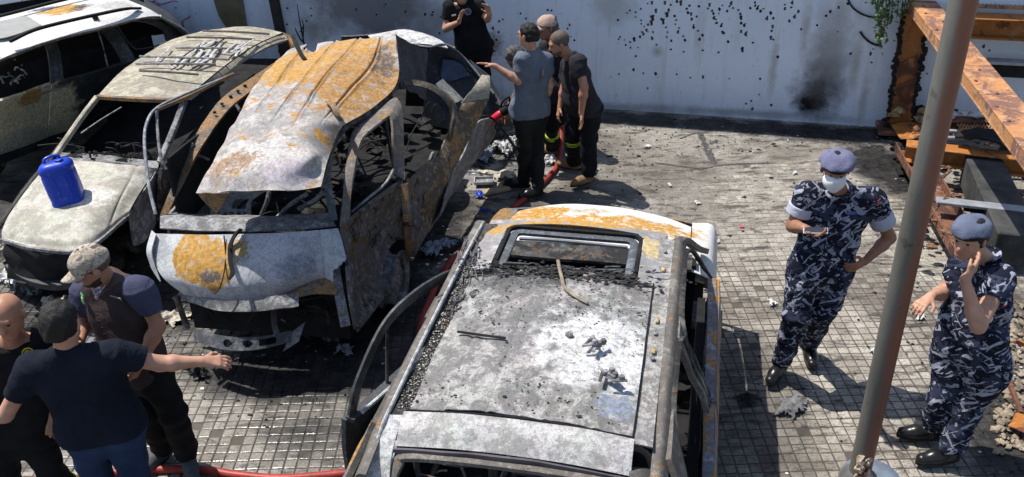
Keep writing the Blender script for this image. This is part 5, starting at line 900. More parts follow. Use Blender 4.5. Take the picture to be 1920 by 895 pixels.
# ---------------------------------------------------------------- 5. blue-black saloon behind the van
sal = thing('burnt_saloon', U(800, 230, 0), 'blue-black scorched car tail with pale roof edge behind the van', 'car')
M_SB = burnt('blue black paint', (.075, .095, .13), (.035, .045, .062), (.12, .1, .08), a_grey=.5, a_ochre=.22, a_soot=.34, s=3, seed=61, speck=.6, rough=.35)
P2(sal, 'roof', [uu(r) for r in ([(700, 92, 1.30), (770, 82, 1.32), (812, 84, 1.32), (840, 90, 1.28)], [(700, 78, 1.34), (765, 70, 1.36), (800, 68, 1.36), (828, 76, 1.32)], [(690, 66, 1.32), (750, 56, 1.34), (785, 60, 1.34), (812, 68, 1.30)])], 30, 12, M_WHITEMET, .01, .004, 6, 61)
rq = P2(sal, 'rear_quarter', [uu(r) for r in ([(792, 232, .35), (830, 240, .35), (880, 250, .35), (935, 236, .38)], [(796, 170, .75), (830, 175, .75), (880, 190, .66), (936, 208, .55)], [(800, 120, 1.08), (835, 115, 1.08), (880, 140, .92), (930, 190, .68)], [(806, 94, 1.26), (832, 84, 1.30), (872, 112, 1.08), (924, 176, .76)])], 40, 30, M_SB, .02, .004, 6, 62)
S2(rq, 'window_seal', uu([(826, 150, .92), (822, 122, 1.07), (834, 108, 1.14), (858, 116, 1.07), (884, 136, .955)]), .008, .006, M_IN, 30)
P2(rq, 'window_glass', [uu(r) for r in ([(826, 150, .915), (845, 152, .90), (880, 142, .93)], [(830, 112, 1.12), (850, 114, 1.09), (868, 124, 1.02)])], 12, 8, plain('sooty blue glass', (.04, .06, .10), .15, .4, 12), .006, fn=lambda a, b: .008+0*a)
S2(sal, 'roof_edge', uu([(776, 84, 1.31), (806, 88, 1.31), (834, 84, 1.30), (870, 108, 1.10), (926, 176, .77)]), .012, .010, burnt('blue edge', (.2, .23, .28), a_ochre=.2, a_soot=.28, s=6, seed=63), 30)
P2(sal, 'boot_lid', [uu(r) for r in ([(930, 190, .68), (950, 205, .62)], [(880, 112, .98), (915, 140, .9)])], 10, 10, M_SB, .02, .01, 6, 63)
P2(sal, 'tail_panel', [uu(r) for r in ([(935, 240, .35), (962, 236, .35)], [(930, 192, .68), (952, 206, .62)])], 8, 8, M_SB, .02, .01, 6, 64)
m = MB(); m.panel([uu(r) for r in ([(640, 230, .3), (930, 235, .3)], [(650, 120, .3), (900, 130, .3)])], 8, 8, .05); m.panel([uu(r) for r in ([(760, 200, .4), (800, 200, .4)], [(765, 95, 1.2), (800, 95, 1.2)])], 6, 8, .05, .02); m.build('floor_pan', M_IN, sal)
for (x, y) in ((880, 225), (700, 215)): wheel(sal, U(x, y, .28), (.5, -.87, 0), .25, .15, M_SOOTMET)
P2(sal, 'far_side', [uu(r) for r in ([(640, 130, .4), (780, 130, .4), (900, 140, .4)], [(640, 70, .95), (760, 66, .95), (880, 100, .9)])], 12, 6, M_SB, .02)
# ------------------------------------------------------------------ people
def skinmat(name, col):
    t = NT(name); n = t.noise(14, 5, .6); c = t.mix(t.ramp(n, [(.35, 0.0), (.7, 1.0)]), tuple(q*.82 for q in col), tuple(min(1, q*1.12) for q in col))
    m = t.out(c, .5, 0, t.bump(t.noise(90, 4), .12, .003)); t.b.inputs['Subsurface Weight'].default_value = .08; t.b.inputs['Subsurface Radius'].default_value = (.02, .008, .004); return m
SK1 = skinmat('tanned skin', (.40, .20, .125)); SK2 = skinmat('light tan skin', (.47, .255, .175)); SK3 = skinmat('dark tan skin', (.31, .15, .09))
def cloth(name, col, var=.3, rough=.9):
    t = NT(name); n = t.noise(6, 6, .6); c = t.mix(t.ramp(n, [(.3, 0.0), (.7, 1.0)]), tuple(q*(1-var) for q in col), tuple(q*(1+var) for q in col))
    b = t.bump(t.noise(16, 4, .55, .8), .55, .02); b = t.bump(t.noise(380, 2), .25, .001, b)
    return t.out(c, rough, 0, b, .12)
def camo(name, dark, mid, light, sc=(8.5, 8.5, 24), s=1.0, seed=0, tl=.583, tm=.52):
    t = NT(name); v = t.map(sc, (seed, seed, seed), v=t.map(rot=(.5, .55, .2))); n1 = t.noise(s, 2.2, .5, 1.3, v); n2 = t.noise(s*1.15, 2, .5, 1.6, t.map(sc, (seed+5, seed+9, seed), v=t.map(rot=(-.4, -.6, .6))))
    n3 = t.noise(s*.8, 2, .5, 1.2, t.map(sc, (seed+15, seed-9, seed), v=t.map(rot=(.9, -.3, .1))))
    c = t.mix(t.ramp(n3, [(tm, 0.0), (tm+.015, 1.0)]), dark, mid); c = t.mix(t.ramp(n1, [(tl, 0.0), (tl+.015, 1.0)]), c, light); c = t.mix(t.ramp(n2, [(tl+.03, 0.0), (tl+.045, 1.0)]), c, tuple(q*.75 for q in light))
    b = t.bump(t.noise(14, 4, .55, .8), .55, .02); b = t.bump(t.noise(380, 2), .2, .001, b); return t.out(c, .9, 0, b, .12)
C_BLK = cloth('black cloth', (.012, .012, .014)); C_NVY = cloth('navy tee', (.010, .013, .022)); C_GRY = cloth('slate grey tee', (.12, .14, .175), .2); C_BRN = cloth('lit brown vest cloth', (.085, .06, .06), .2); C_PUR = cloth('blue violet tee', (.058, .060, .105), .2); C_JEAN = cloth('dark jeans', (.022, .038, .085), .35); C_CHAR = cloth('charcoal polo', (.028, .027, .032)); C_DGR = cloth('dark green trousers', (.016, .018, .017))
C_CAMO = camo('navy urban camouflage', (.010, .012, .023), (.032, .038, .068), (.33, .345, .42)); C_CAMOH = camo('tan digital camouflage', (.36, .30, .23), (.45, .40, .33), (.17, .15, .14), (26, 26, 26), 1.2, 3, .60, .5)
C_BERET = cloth('blue violet beret', (.145, .15, .235), .2); C_BERET2 = cloth('slate blue beret', (.115, .135, .20), .2); C_TAN = cloth('faded tan cap', (.42, .30, .24), .15); C_WHT = cloth('white turned cuff', (.42, .44, .52), .12); C_MASK = cloth('white mask', (.72, .72, .73), .05)
M_BOOT = plain('polished black leather', (.012, .012, .013), .28, .3, 10); M_BOOTT = plain('tan suede boot', (.21, .13, .065), .8, .3, 12); M_SHOE = plain('grey trainer', (.07, .075, .08), .8, .4, 12); M_SOLE = plain('black rubber', (.015, .015, .015), .85)
def hairmat(name, col):
    t = NT(name); n = t.noise(60, 4, .7, .6, t.map((1, 1, .4))); return t.out(t.mix(n, tuple(q*.4 for q in col), tuple(q*1.7 for q in col)), .6, 0, t.bump(n, .8, .01))
H_BLK = hairmat('black hair', (.012, .010, .009)); H_GRY = hairmat('greying hair', (.075, .07, .065)); H_STB = hairmat('shaved stubble', (.10, .075, .06)); H_BRD = hairmat('dark beard', (.035, .025, .02))
M_EYE = plain('dark eye', (.02, .015, .012), .2); M_YEL = plain('reflective yellow', (.42, .62, .05), .5, .1); M_SIL = plain('reflective silver', (.5, .52, .52), .4, .1); M_REDC = plain('red tape', (.5, .05, .03), .6)
def fold(seed, f, amp):
    a = SN(seed, f, 6); b = SN(seed+3, f*2.3, 6); return lambda P: amp*(a(P*np.array((1, 1, 1.6)))+.5*b(P))-amp*.2
def hand(S, w, tip, out, side, sz=1.0, curl=.5, k=.006, spread=1.0):
    """palm and five fingers. w wrist, tip: point the fingers reach for, out: palm normal, side: direction of the thumb"""
    w = Vector(w); d = (Vector(tip)-w).normalized(); out = Vector(out); out = (out-d*out.dot(d)).normalized(); sd = Vector(side); sd = sd-d*sd.dot(d)-out*sd.dot(out); sd = sd.normalized() if sd.length > .05 else d.cross(out)
    L = .088*sz; S.cone(w, w+d*L*.3, .025*sz, .026*sz, .015, tuple(out), .8)
    for q in (-.026, -.009, .009, .026): S.cone(w+d*.02*sz+sd*q*.5*sz, w+d*L+sd*q*sz, .014*sz, .0125*sz, .012)
    for i, (q, fl) in enumerate(((.030, .072), (.010, .080), (-.010, .075), (-.028, .058))):
        b = w+d*L+sd*q*sz; ang = curl*(1+.12*i); a1 = (d*math.cos(ang*.6)+out*math.sin(ang*.6)+sd*q*3*spread).normalized(); a2 = (d*math.cos(ang*1.5)+out*math.sin(ang*1.5)+sd*q*2*spread).normalized(); a3 = (d*math.cos(ang*2.2)+out*math.sin(ang*2.2)).normalized()
        p1 = b+a1*fl*.48*sz; p2 = p1+a2*fl*.32*sz; p3 = p2+a3*fl*.22*sz
        S.cone(b, p1, .0098*sz, .0092*sz, k); S.cone(p1, p2, .0092*sz, .0084*sz, k*.6); S.cone(p2, p3, .0084*sz, .007*sz, k*.6)
    b = w+d*.028*sz+sd*.026*sz; a1 = (d*.62+sd*.72+out*.25).normalized(); a2 = (d*.9+sd*.25+out*(.3+curl*.4)).normalized(); p1 = b+a1*.042*sz; p2 = p1+a2*.032*sz
    S.cone(b, p1, .0125*sz, .0105*sz, .01); S.cone(p1, p2, .0105*sz, .008*sz, k*.6); return d
def person(name, label, j, fd, skin, shirt, trous, boots=M_BOOT, hair=None, hat=None, h=.0075, fat=1.0, belly=0.0, sleeve=.62, tuck=False, hands=None, headup=None, headf=None, rolled=None, vest=None, long_neck=0, beard=None, bands=(), bald=False, neckline=None, baggy=1.0, wr=.0048, hl=1.0, polo=False):
    """j: joint name -> world point; fd: body facing"""
    base = (j['la']+j['ra'])/2; base = Vector((base.x, base.y, 0)); P = thing(name, base, label, 'person'); J_ = j
    fd = Vector(fd); fd.z = 0; fd.normalize(); rtv = (j['ls']-j['rs']); hipv = (j['lh']-j['rh'])
    sr = rtv.normalized(); hr = hipv.normalized(); pel = (j['lh']+j['rh'])/2; sh = (j['ls']+j['rs'])/2; nk = j['nk']; hc = j['hd']
    spine = (sh-pel).normalized(); cf = sr.cross(spine).normalized(); cf = cf if cf.dot(fd) > 0 else -cf
    hu = Vector(headup) if headup else (hc-nk).normalized(); hu.normalize(); hf = Vector(headf) if headf else fd; hf = (hf-hu*hf.dot(hu)).normalized(); hs = hf.cross(hu)
    sd = int(abs(hc.x*1000)+abs(hc.y*377)) % 1000; q = hl
    B = SDF()
    # torso under the clothes, legs, then arms, neck and head
    for t_, w_, r_ in ((.06, .085, .10), (.38, .075, .095*fat), (.74, .095, .10), (.98, .12, .055)):
        c = pel.lerp(sh, t_); ax = hr.lerp(sr, t_).normalized(); B.cone(c-ax*w_, c+ax*w_, r_, r_, .06, tuple(cf), .85)
    for a, b, c in (('lh', 'lk', 'la'), ('rh', 'rk', 'ra')): B.cone(j[a], j[b], .075, .05, .03); B.cone(j[b], j[c], .048, .034, .02)
    for s, e, w_ in (('ls', 'le', 'lw'), ('rs', 're', 'rw')):
        B.cone(j[s], j[e], .050*(.5+.5*fat), .041, .03); mid = j[e].lerp(j[w_], .3); B.cone(j[e], mid, .040, .042*(.6+.4*fat), .02); B.cone(mid, j[w_], .041, .026, .02)
    B.cone(nk-hu*.03, hc-hu*.05-hf*.012, .056*q, .052*q, .03)
    B.ell(hc+hu*.028*q-hf*.012*q, (hs, hf, hu), (.074*q, .093*q, .083*q), .02); B.ell(hc-hu*.035*q+hf*.022*q, (hs, hf, hu), (.060*q, .070*q, .080*q), .035); B.cone(hc-hu*.088*q+hf*.062*q-hs*.012, hc-hu*.088*q+hf*.062*q+hs*.012, .024*q, .024*q, .02)
    B.cone(hc+hu*.012*q+hf*.086*q, hc-hu*.026*q+hf*.104*q, .009*q, .014*q, .012); B.cone(hc+hu*.026*q+hf*.080*q-hs*.035, hc+hu*.026*q+hf*.080*q+hs*.035, .012*q, .012*q, .012)
    B.cone(hc-hu*.054*q+hf*.082*q-hs*.018, hc-hu*.054*q+hf*.082*q+hs*.018, .009*q, .009*q, .008)
    for s in (-1, 1):
        B.ell(hc+hs*s*.030*q+hf*.093*q+hu*.006*q, (hs, hf, hu), (.015, .010, .009), .006, True)
        B.ell(hc+hs*s*.078*q-hf*.008*q-hu*.004*q, ((hs*s+hf*-.5).normalized(), (hf+hs*s*.5).normalized(), hu), (.010, .020, .032), .006)
    for side_, w_, e_ in (('l', 'lw', 'le'), ('r', 'rw', 're')):
        H = (hands or {}).get(side_, {}); d0 = (j[w_]-j[e_]).normalized(); tip = H.get('tip', j[w_]+d0*.17); hand(B, j[w_], tip, H.get('out', -fd), H.get('thumb', fd), H.get('sz', 1.03), H.get('curl', .45), spread=H.get('spread', 1.0))
    B.build('body', skin, P, h*.86)
    # eyes
    m = MB()
    for s in (-1, 1): m.lathe([(0, -.009), (.0075, -.006), (.009, 0), (.0075, .006), (0, .009)], hc+hs*s*.030*q+hf*.079*q+hu*.006*q, tuple(hf), 10)
    m.build('eyes', M_EYE, P, True)
    # trousers
    T = SDF(); bg_ = baggy
    for t_, w_, r_ in ((-.06, .075, .118), (.12, .085, .122*(.5+.5*fat)), (.24, .078, .104*fat)):
        c = pel.lerp(sh, t_); T.cone(c-hr*w_, c+hr*w_, r_, r_, .05, tuple(cf), .88)
    for a, b, c in (('lh', 'lk', 'la'), ('rh', 'rk', 'ra')):
        T.cone(j[a], j[b], .100*(.6+.4*fat)*bg_, .074*bg_, .035); T.cone(j[b], j[b].lerp(j[c], .5), .074*bg_, .070*bg_, .03); T.cone(j[b].lerp(j[c], .45), j[c]+(j[c]-j[b]).normalized()*.01, .072*bg_, .066*bg_, .012, cap='flat')
    wst = pel.lerp(sh, .22); T.cut(wst, spine, .5); T.build('trousers', trous, P, h, fold(sd, 26, wr*1.25))
    # shirt
    S = SDF(); hem = .26 if tuck else -.02; inf = 1.0
    for t_, w_, r_ in (((.02, .090, .138*(.5+.5*fat)), (.14, .088, .134*(.5+.5*fat))) if not tuck else ())+((.30, .080, .122*fat), (.50, .082, .120*fat), (.74, .105, .120*(.6+.4*fat)), (.93, .125, .078)):
        c = pel.lerp(sh, t_)+cf*belly*math.exp(-((t_-.35)/.22)**2); ax = hr.lerp(sr, min(1, t_*1.2)).normalized(); S.cone(c-ax*w_, c+ax*w_, r_, r_, .06, tuple(cf), .86)
    S.cone(j['ls']*.75+sh*.25, nk-hu*.02-hf*.01, .066, .058, .05); S.cone(j['rs']*.75+sh*.25, nk-hu*.02-hf*.01, .066, .058, .05)
    for s, e in (('ls', 'le'), ('rs', 're')): S.cone(j[s], j[s].lerp(j[e], .25), .078, .072*(.6+.4*fat), .05); S.cone(j[s], j[s].lerp(j[e], sleeve), .074, .066*(.6+.4*fat), .03, cap='flat')
    S.cut(pel.lerp(sh, hem), -spine, .30); S.cut(nk+hu*.012+hf*.0, (hu+hf*.35).normalized(), .12); S.build('shirt', shirt, P, h, fold(sd+9, 21, wr))
    if polo:
        m = MB(); ring = [nk+(hs*math.cos(a)*.066+hf*math.sin(a)*.070)+hu*(.022-.03*max(0, math.sin(a))) for a in np.linspace(0, 2*math.pi, 20)]; m.sweep([tuple(p) for p in ring], .008, .018, n=6, cap=False); m.build('collar', shirt, P, True)
    if rolled:
        for s, e in (('ls', 'le'), ('rs', 're')):
            m = SDF(); a = j[s].lerp(j[e], sleeve-.14); b = j[s].lerp(j[e], sleeve+.14); m.cone(a, b, .084, .082, .01, cap='flat'); m.build('rolled_cuff', rolled, P, h)
    if vest:
        V = SDF()
        for t_, w_, r_ in ((.02, .095, .135), (.30, .088, .132*fat), (.50, .088, .130*fat), (.74, .105, .128*(.6+.4*fat)), (.92, .11, .085)):
            c = pel.lerp(sh, t_); ax = hr.lerp(sr, min(1, t_*1.2)).normalized(); V.cone(c-ax*w_, c+ax*w_, r_, r_, .06, tuple(cf), .88)
        for s in ('ls', 'rs'): V.cone(j[s]*.6+sh*.4+hu*.01, nk-hu*.02, .072, .062, .05)
        for s, e in (('ls', 'le'), ('rs', 're')): V.cone(j[s]+(j[s]-sh)*.45, j[s].lerp(j[e], .8)+(j[s]-sh)*.25, .082, .072, .01, sub=True)
        V.cut(pel.lerp(sh, -.02), -spine, .3); V.cut(nk+hu*.008, (hu+hf*.6).normalized(), .13); V.build('vest', vest, P, h, fold(sd+5, 18, .003))
        m = MB()
        for t_ in np.linspace(.05, .86, 12): c = pel.lerp(sh, t_)+cf*(.128*fat+.004); m.rock(c, .007, 3, (1, 1, 1), 1, .05)
        m.build('vest_zip', M_SOLE, P)
    # footwear
    for a, k_, t_ in (('la', 'lk', 'lt'), ('ra', 'rk', 'rt')):
        an = j[a]; toe = j[t_]; f = Vector((toe.x-an.x, toe.y-an.y, 0)); f = f.normalized() if f.length > .01 else fd; heel = Vector((an.x, an.y, 0))-f*.045; F = SDF(); z0 = max(0.0, an.z-.10); up = Vector((0, 0, z0)); tt = heel+f*.265
        F.cone(heel+up+f*.025+Vector((0, 0, .045)), heel+up+f*.15+Vector((0, 0, .05)), .042, .044, .03); F.cone(heel+up+f*.13+Vector((0, 0, .045)), tt+up-f*.04+Vector((0, 0, .036)), .046, .040, .03, (0, 0, 1), .85); F.cone(an, an.lerp(j[k_], .22), .050, .054, .03); F.cone(an, heel+up+f*.05+Vector((0, 0, .05)), .048, .042, .03)
        F.cut(Vector((heel.x, heel.y, z0+.012)), (0, 0, -1), .5); bo_ = F.build('boot', boots, P, h)
        m = MB(); n_ = 22; s_ = Vector((-f.y, f.x, 0)); ol = []
        for i in range(n_):
            a_ = 2*math.pi*i/n_; x_ = math.cos(a_); y_ = math.sin(a_); ol.append(heel+f*(.12+.148*x_)+s_*(y_*(.040+.008*x_))+up)
        m.add(ol+[o+Vector((0, 0, .026)) for o in ol], [tuple(range(n_-1, -1, -1)), tuple(range(n_, 2*n_))]+[(i, (i+1) % n_, (i+1) % n_+n_, i+n_) for i in range(n_)]); m.build('sole', M_SOLE, bo_)
    for (leg, t_, mt) in bands:
        a, b = (j[leg+'k'], j[leg+'a']); c = a.lerp(b, t_); d = (b-a).normalized(); Bn = SDF(); Bn.cone(c-d*.028, c+d*.028, .079*bg_, .079*bg_, .004, cap='flat'); bo2 = Bn.build('reflective_band', mt, P, h)
        Bn = SDF(); Bn.cone(c-d*.008, c+d*.008, .082*bg_, .082*bg_, .004, cap='flat'); Bn.build('band_stripe', C_BLK, bo2, h)
    # hair, beard, headgear
    if hair:
        D = SDF(); D.ell(hc+hu*.034*q-hf*.018*q, (hs, hf, hu), (.083*q, .098*q, .090*q), .01)
        if not bald: D.ell(hc-hu*.02*q-hf*.045*q, (hs, hf, hu), (.074*q, .068*q, .075*q), .03)
        D.cut(hc+hf*.045*q+hu*.03*q, (hf*1.0-hu*.62).normalized(), .3); D.cut(hc-hu*.045*q, -hu, .2)
        D.build('hair', hair, P, h*.8, fold(sd+2, 60, .003 if not bald else .0006))
    if beard:
        D = SDF(); D.ell(hc-hu*.050*q+hf*.028*q, (hs, hf, hu), (.066*q, .074*q, .066*q), .02); D.cut(hc-hu*.042*q, (hu*.8+hf*.25).normalized(), .3); D.build('beard', beard, P, h*.8, fold(sd+2, 80, .002))
    return P, dict(hc=hc, hu=hu, hf=hf, hs=hs, pel=pel, sh=sh, spine=spine, cf=cf, sr=sr, nk=nk, q=q)
def cap(P, g, mat, brim=True, h=.006, bmat=None):
    hc, hu, hf, hs, q = (g[k] for k in ('hc', 'hu', 'hf', 'hs', 'q')); D = SDF(); D.ell(hc+hu*.035*q-hf*.006, (hs, hf, hu), (.090*q, .108*q, .098*q), .02); D.cut(hc+hu*.028*q+hf*.02, (-hu+hf*.12).normalized(), .3); co = D.build('cap', mat, P, h, fold(4, 30, .0025))
    if brim:
        m = MB(); rows = []
        for r_ in (0, .03, .06, .085): rows.append([hc+hf*((.085+r_)*math.cos(a)+.0)+hs*(.088+.1*r_)*math.sin(a)*(1-.25*r_/.085)+hu*(.045-.22*r_-.018*math.sin(a)**2*2) for a in np.linspace(-1.05, 1.05, 7)])
        m.panel(rows, 18, 8, .006); m.build('brim', bmat or mat, co, True)
    m = MB(); m.rock(hc+hu*.134*q-hf*.006, .009, 3, (1, 1, .5), 1, .05); m.build('button', mat, co, True); return co
def beret(P, g, mat, tilt, h=.006):
    hc, hu, hf, hs, q = (g[k] for k in ('hc', 'hu', 'hf', 'hs', 'q')); D = SDF(); D.ell(hc+hu*.060*q-hf*.004+hs*tilt*.012, (hs, hf, (hu+hs*tilt*.25).normalized()), (.097*q, .110*q, .066*q), .02); D.ell(hc+hu*.046*q-hf*.006, (hs, hf, hu), (.086*q, .101*q, .055*q), .03); D.cut(hc+hu*.046*q, (-hu+hf*.10).normalized(), .3); o = D.build('beret', mat, P, h, fold(7, 30, .0055))
    m = MB(); ring = [hc+hu*(.048-.01*math.sin(a))*q-hf*.006+(hs*math.cos(a)*.087+hf*math.sin(a)*.102)*q for a in np.linspace(0, 2*math.pi, 28)]; m.sweep([tuple(p) for p in ring], .004, .009, n=6, cap=False); m.build('beret_band', M_SOLE, o, True); return o
def patch(P, name, c, nrm, up, w, h_, mat, shape='rect'):
    nrm = Vector(nrm).normalized(); up = Vector(up); up = (up-nrm*up.dot(nrm)).normalized(); s = up.cross(nrm); c = Vector(c); m = MB()
    if shape == 'rect': m.box(c, (w, h_, .004), (tuple(s), tuple(up), tuple(nrm)), .0015)
    else: m.lathe([(w/2, -.002), (w/2, .0015), (w/2*.93, .0025), (0, .0025)], c, tuple(nrm), 20)
    return m.build(name, mat, P)
PM = lambda n, c: plain(n, c, .7, .08)
def jp(Y, **k): return {n: J(v[0], v[1], Y+(v[2] if len(v) > 2 else 0)) for n, v in k.items()}
# ---- officer with mask and phone
A = jp(5.22, hd=(1566, 318, -.12), nk=(1576, 356, -.03), rs=(1514, 362, -.02), ls=(1637, 374, .04), re=(1486, 424, -.02), rw=(1508, 428, -.28), le=(1668, 446, .06), lw=(1622, 490, -.06), rh=(1507, 512, -.02), lh=(1566, 516, .04), rk=(1494, 590, -.12), lk=(1542, 584, -.02))
A['ra'] = U(1466, 676, .13); A['rt'] = U(1438, 728, .03); A['la'] = U(1517, 642, .13); A['lt'] = U(1514, 690, .03)
A['lt'] = Vector((A['la'].x-.02, A['la'].y-.2, .03))
p1, g1 = person('person', 'officer in navy camouflage and violet beret with white mask looking at a phone', A, (-.15, -1, 0), SK3, C_CAMO, C_CAMO, M_BOOT, H_BLK, fat=1.08, sleeve=.50, rolled=C_WHT, baggy=1.12, wr=.0045, headup=(-.02, -.20, .96), headf=(-.22, -.9, -.3), polo=True, h=.007,
    hands=dict(r=dict(tip=J(1534, 440, 4.86), out=(.1, -.1, 1), thumb=(-.2, -.6, .5), curl=.55), l=dict(tip=J(1596, 505, 5.10), out=(-.6, .2, 0), thumb=(0, .5, .6), curl=.5)))
beret(p1, g1, C_BERET, .6)
D = SDF(); g = g1; c_ = g['hc']+g['hf']*.055-g['hu']*.045; D.ell(c_, (g['hs'], g['hf'], g['hu']), (.070, .066, .066), .02); D.cone(c_+g['hf']*.050+g['hu']*.03, c_+g['hf']*.035-g['hu']*.04, .02, .022, .03); D.cut(c_+g['hu']*.045, (g['hu']+g['hf']*-.1), .2); D.cut(c_-g['hf']*.02, -g['hf'], .2); mk = D.build('face_mask', C_MASK, p1, .005)
for s in (-1, 1): m = MB(); m.sweep([tuple(c_+g['hs']*s*.058+g['hf']*.005+g['hu']*.03), tuple(g['hc']+g['hs']*s*.082-g['hf']*.015+g['hu']*.01)], .002, n=4); m.build('ear_loop', C_MASK, mk)
tb = A['rw']+(J(1534, 440, 4.86)-A['rw'])*.75+Vector((.0, -.01, .022)); m = MB(); m.box(tb, (.148, .074, .009), ((.93, -.30, .12), (.30, .95, .05), (-.12, 0, .99)), .003); ph = m.build('mobile_phone', plain('pale phone case', (.42, .43, .50), .3, .1), None, origin=tb); tag(ph, 'pale mobile phone held by the masked officer', 'phone'); m = MB(); m.box(tb+Vector((0, 0, .0056)), (.136, .066, .001), ((.93, -.30, .12), (.30, .95, .05), (-.12, 0, .99))); m.build('screen', plain('dark phone screen', (.03, .03, .04), .15), ph)
patch(p1, 'name_tape', J(1596, 400, 5.02), g1['cf'], g1['spine'], .06, .02, PM('blue badge', (.08, .10, .35))); patch(p1, 'arm_flag', J(1648, 379, 5.12), (.75, -.65, .1), (0, 0, 1), .05, .04, PM('dull red flag', (.28, .06, .09)))
m = MB(); 
for pts in ([(1548, 372, 4.99), (1552, 420, 4.97), (1550, 470, 5.0), (1546, 500, 5.02)],): m.sweep([tuple(J(*q)) for q in pts], .005, .003, n=4, k=12)
m.build('shirt_placket', C_CAMO, p1)
for pts in ([(1525, 398), (1560, 398), (1562, 412), (1525, 412)],):
    pass
S2(p1, 'belt', [g1['pel'].lerp(g1['sh'], .12)+(g1['sr']*math.cos(a)*.20+g1['cf']*math.sin(a)*.142) for a in np.linspace(0, 2*math.pi, 26)], .006, .022, C_CAMO, 40)
D = SDF(); pc = A['lh'].lerp(A['lk'], .55)+g1['sr']*.085; D.cone(pc+Vector((0, 0, .05)), pc-Vector((0, 0, .06)), .055, .055, .02, (1, 0, 0), .6); D.build('thigh_pocket', C_CAMO, p1, .007, fold(3, 25, .004))
D = SDF(); pc = A['rh'].lerp(A['rk'], .6)-g1['sr']*.08; D.cone(pc+Vector((0, 0, .05)), pc-Vector((0, 0, .06)), .05, .05, .02, (1, 0, 0), .6); D.build('thigh_pocket', C_CAMO, p1, .007, fold(5, 25, .004))
# ---- officer at the right edge, hand on cheek
Y2 = 4.42
A = jp(Y2, hd=(1818, 446, -.05), nk=(1850, 482, .0), rs=(1806, 500, .16), ls=(1878, 520, -.16), re=(1770, 548, .16), rw=(1746, 556, -.02), le=(1834, 612, -.40), lw=(1809, 524, -.32), rh=(1788, 690, .08), lh=(1852, 696, -.08), rk=(1764, 752, .04), lk=(1812, 768, -.06))
A['la'] = U(1785, 842, .13); A['lt'] = U(1684, 872, .03); A['ra'] = U(1752, 800, .13); A['rt'] = U(1694, 818, .03)
p2, g2 = person('person', 'officer in navy camouflage and slate beret at the right with a hand on his cheek', A, (-.85, -.55, 0), SK2, C_CAMO, C_CAMO, M_BOOT, H_BLK, fat=1.22, belly=.03, sleeve=.50, baggy=1.15, wr=.005, headup=(-.08, -.05, .98), headf=(-.75, -.62, -.25), polo=True, h=.0072,
    hands=dict(l=dict(tip=J(1845, 482, Y2-.24), out=(-.2, .9, .4), thumb=(-.8, -.1, .4), curl=.30), r=dict(tip=J(1716, 580, Y2-.10), out=(.2, .2, -1), thumb=(-.3, -.9, 0), curl=.5)))
beret(p2, g2, C_BERET2, -.6)
fc = J(1872, 561, Y2-.24); fn_ = (.35, -.9, .25)
fl = patch(p2, 'arm_flag', fc+Vector((.0, -.045, 0)), fn_, (0, .1, 1), .066, .046, PM('flag red', (.45, .03, .04))); patch(fl, 'flag_band', fc+Vector((.001, -.0475, .0)), fn_, (0, .1, 1), .064, .022, PM('flag white', (.7, .7, .7))); patch(fl, 'flag_tree', fc+Vector((.002, -.050, .0)), fn_, (0, .1, 1), .014, .017, PM('flag green', (.04, .16, .06)))
ac = J(1850, 588, Y2-.30); cr_ = patch(p2, 'round_crest', ac+Vector((-.02, -.045, 0)), (-.2, -.95, .2), (0, 0, 1), .068, .068, PM('crest black', (.02, .02, .025)), 'round'); patch(cr_, 'crest_ring', ac+Vector((-.0205, -.0478, .0005)), (-.2, -.95, .2), (0, 0, 1), .060, .06, PM('crest white', (.65, .66, .68)), 'round'); patch(cr_, 'crest_centre', ac+Vector((-.021, -.0505, .001)), (-.2, -.95, .2), (0, 0, 1), .034, .03, PM('crest black', (.02,)*3), 'round')
m = MB(); m.sweep([tuple(A['rw'].lerp(A['re'], .12)+(Vector((0, math.cos(a), math.sin(a)))*.032)) for a in np.linspace(0, 6.28, 16)], .003, .004, n=5, cap=False); m.build('bracelet', plain('beaded bracelet', (.45, .36, .2), .5), p2)
# ---- man with camouflage cap and vest
Y3 = 4.36
A = jp(Y3, hd=(172, 500, -.10), nk=(202, 524, -.02), rs=(160, 546, .12), ls=(262, 542, -.12), re=(158, 606, .10), rw=(150, 640, -.06), le=(296, 612, -.14), lw=(264, 682, -.26), rh=(244, 700, .06), lh=(290, 704, -.06), rk=(274, 770, .0), lk=(322, 770, -.04))
A['la'] = U(350, 850, .12); A['lt'] = U(362, 892, .03); A['ra'] = U(304, 836, .12); A['rt'] = U(288, 872, .03)
p3, g3 = person('person', 'man in tan camouflage cap and dark vest over a violet tee looking down', A, (-.7, -.75, 0), SK1, C_PUR, C_BLK, M_SHOE, H_STB, fat=1.02, tuck=True, sleeve=.62, vest=cloth('dark brown vest', (.05, .036, .036), .3), beard=H_BRD, headup=(-.28, -.22, .90), headf=(-.72, -.45, -.55), h=.007, baggy=1.08, bald=True,
    hands=dict(l=dict(tip=J(240, 722, Y3-.30), out=(-.8, .2, 0), thumb=(-.2, -.8, .2), curl=.55), r=dict(tip=J(140, 668, Y3-.3), curl=.4)))
cap(p3, g3, C_CAMOH, True)
V = SDF(); 
for s_ in ('ls', 'rs'): V.cone(A[s_]*.55+g3['sh']*.45+Vector((0, 0, .022)), g3['nk']-g3['hu']*.01, .068, .066, .05)
V.cut(g3['nk']+g3['hu']*.012, (g3['hu']+g3['hf']*.6).normalized(), .13); V.build('vest_lit_top', C_BRN, p3, .007, fold(3, 18, .003))  # lighter copy of the vest brown, painting the sunlit shoulders
fr3 = lambda x, y, d: J(x, y, Y3+d)
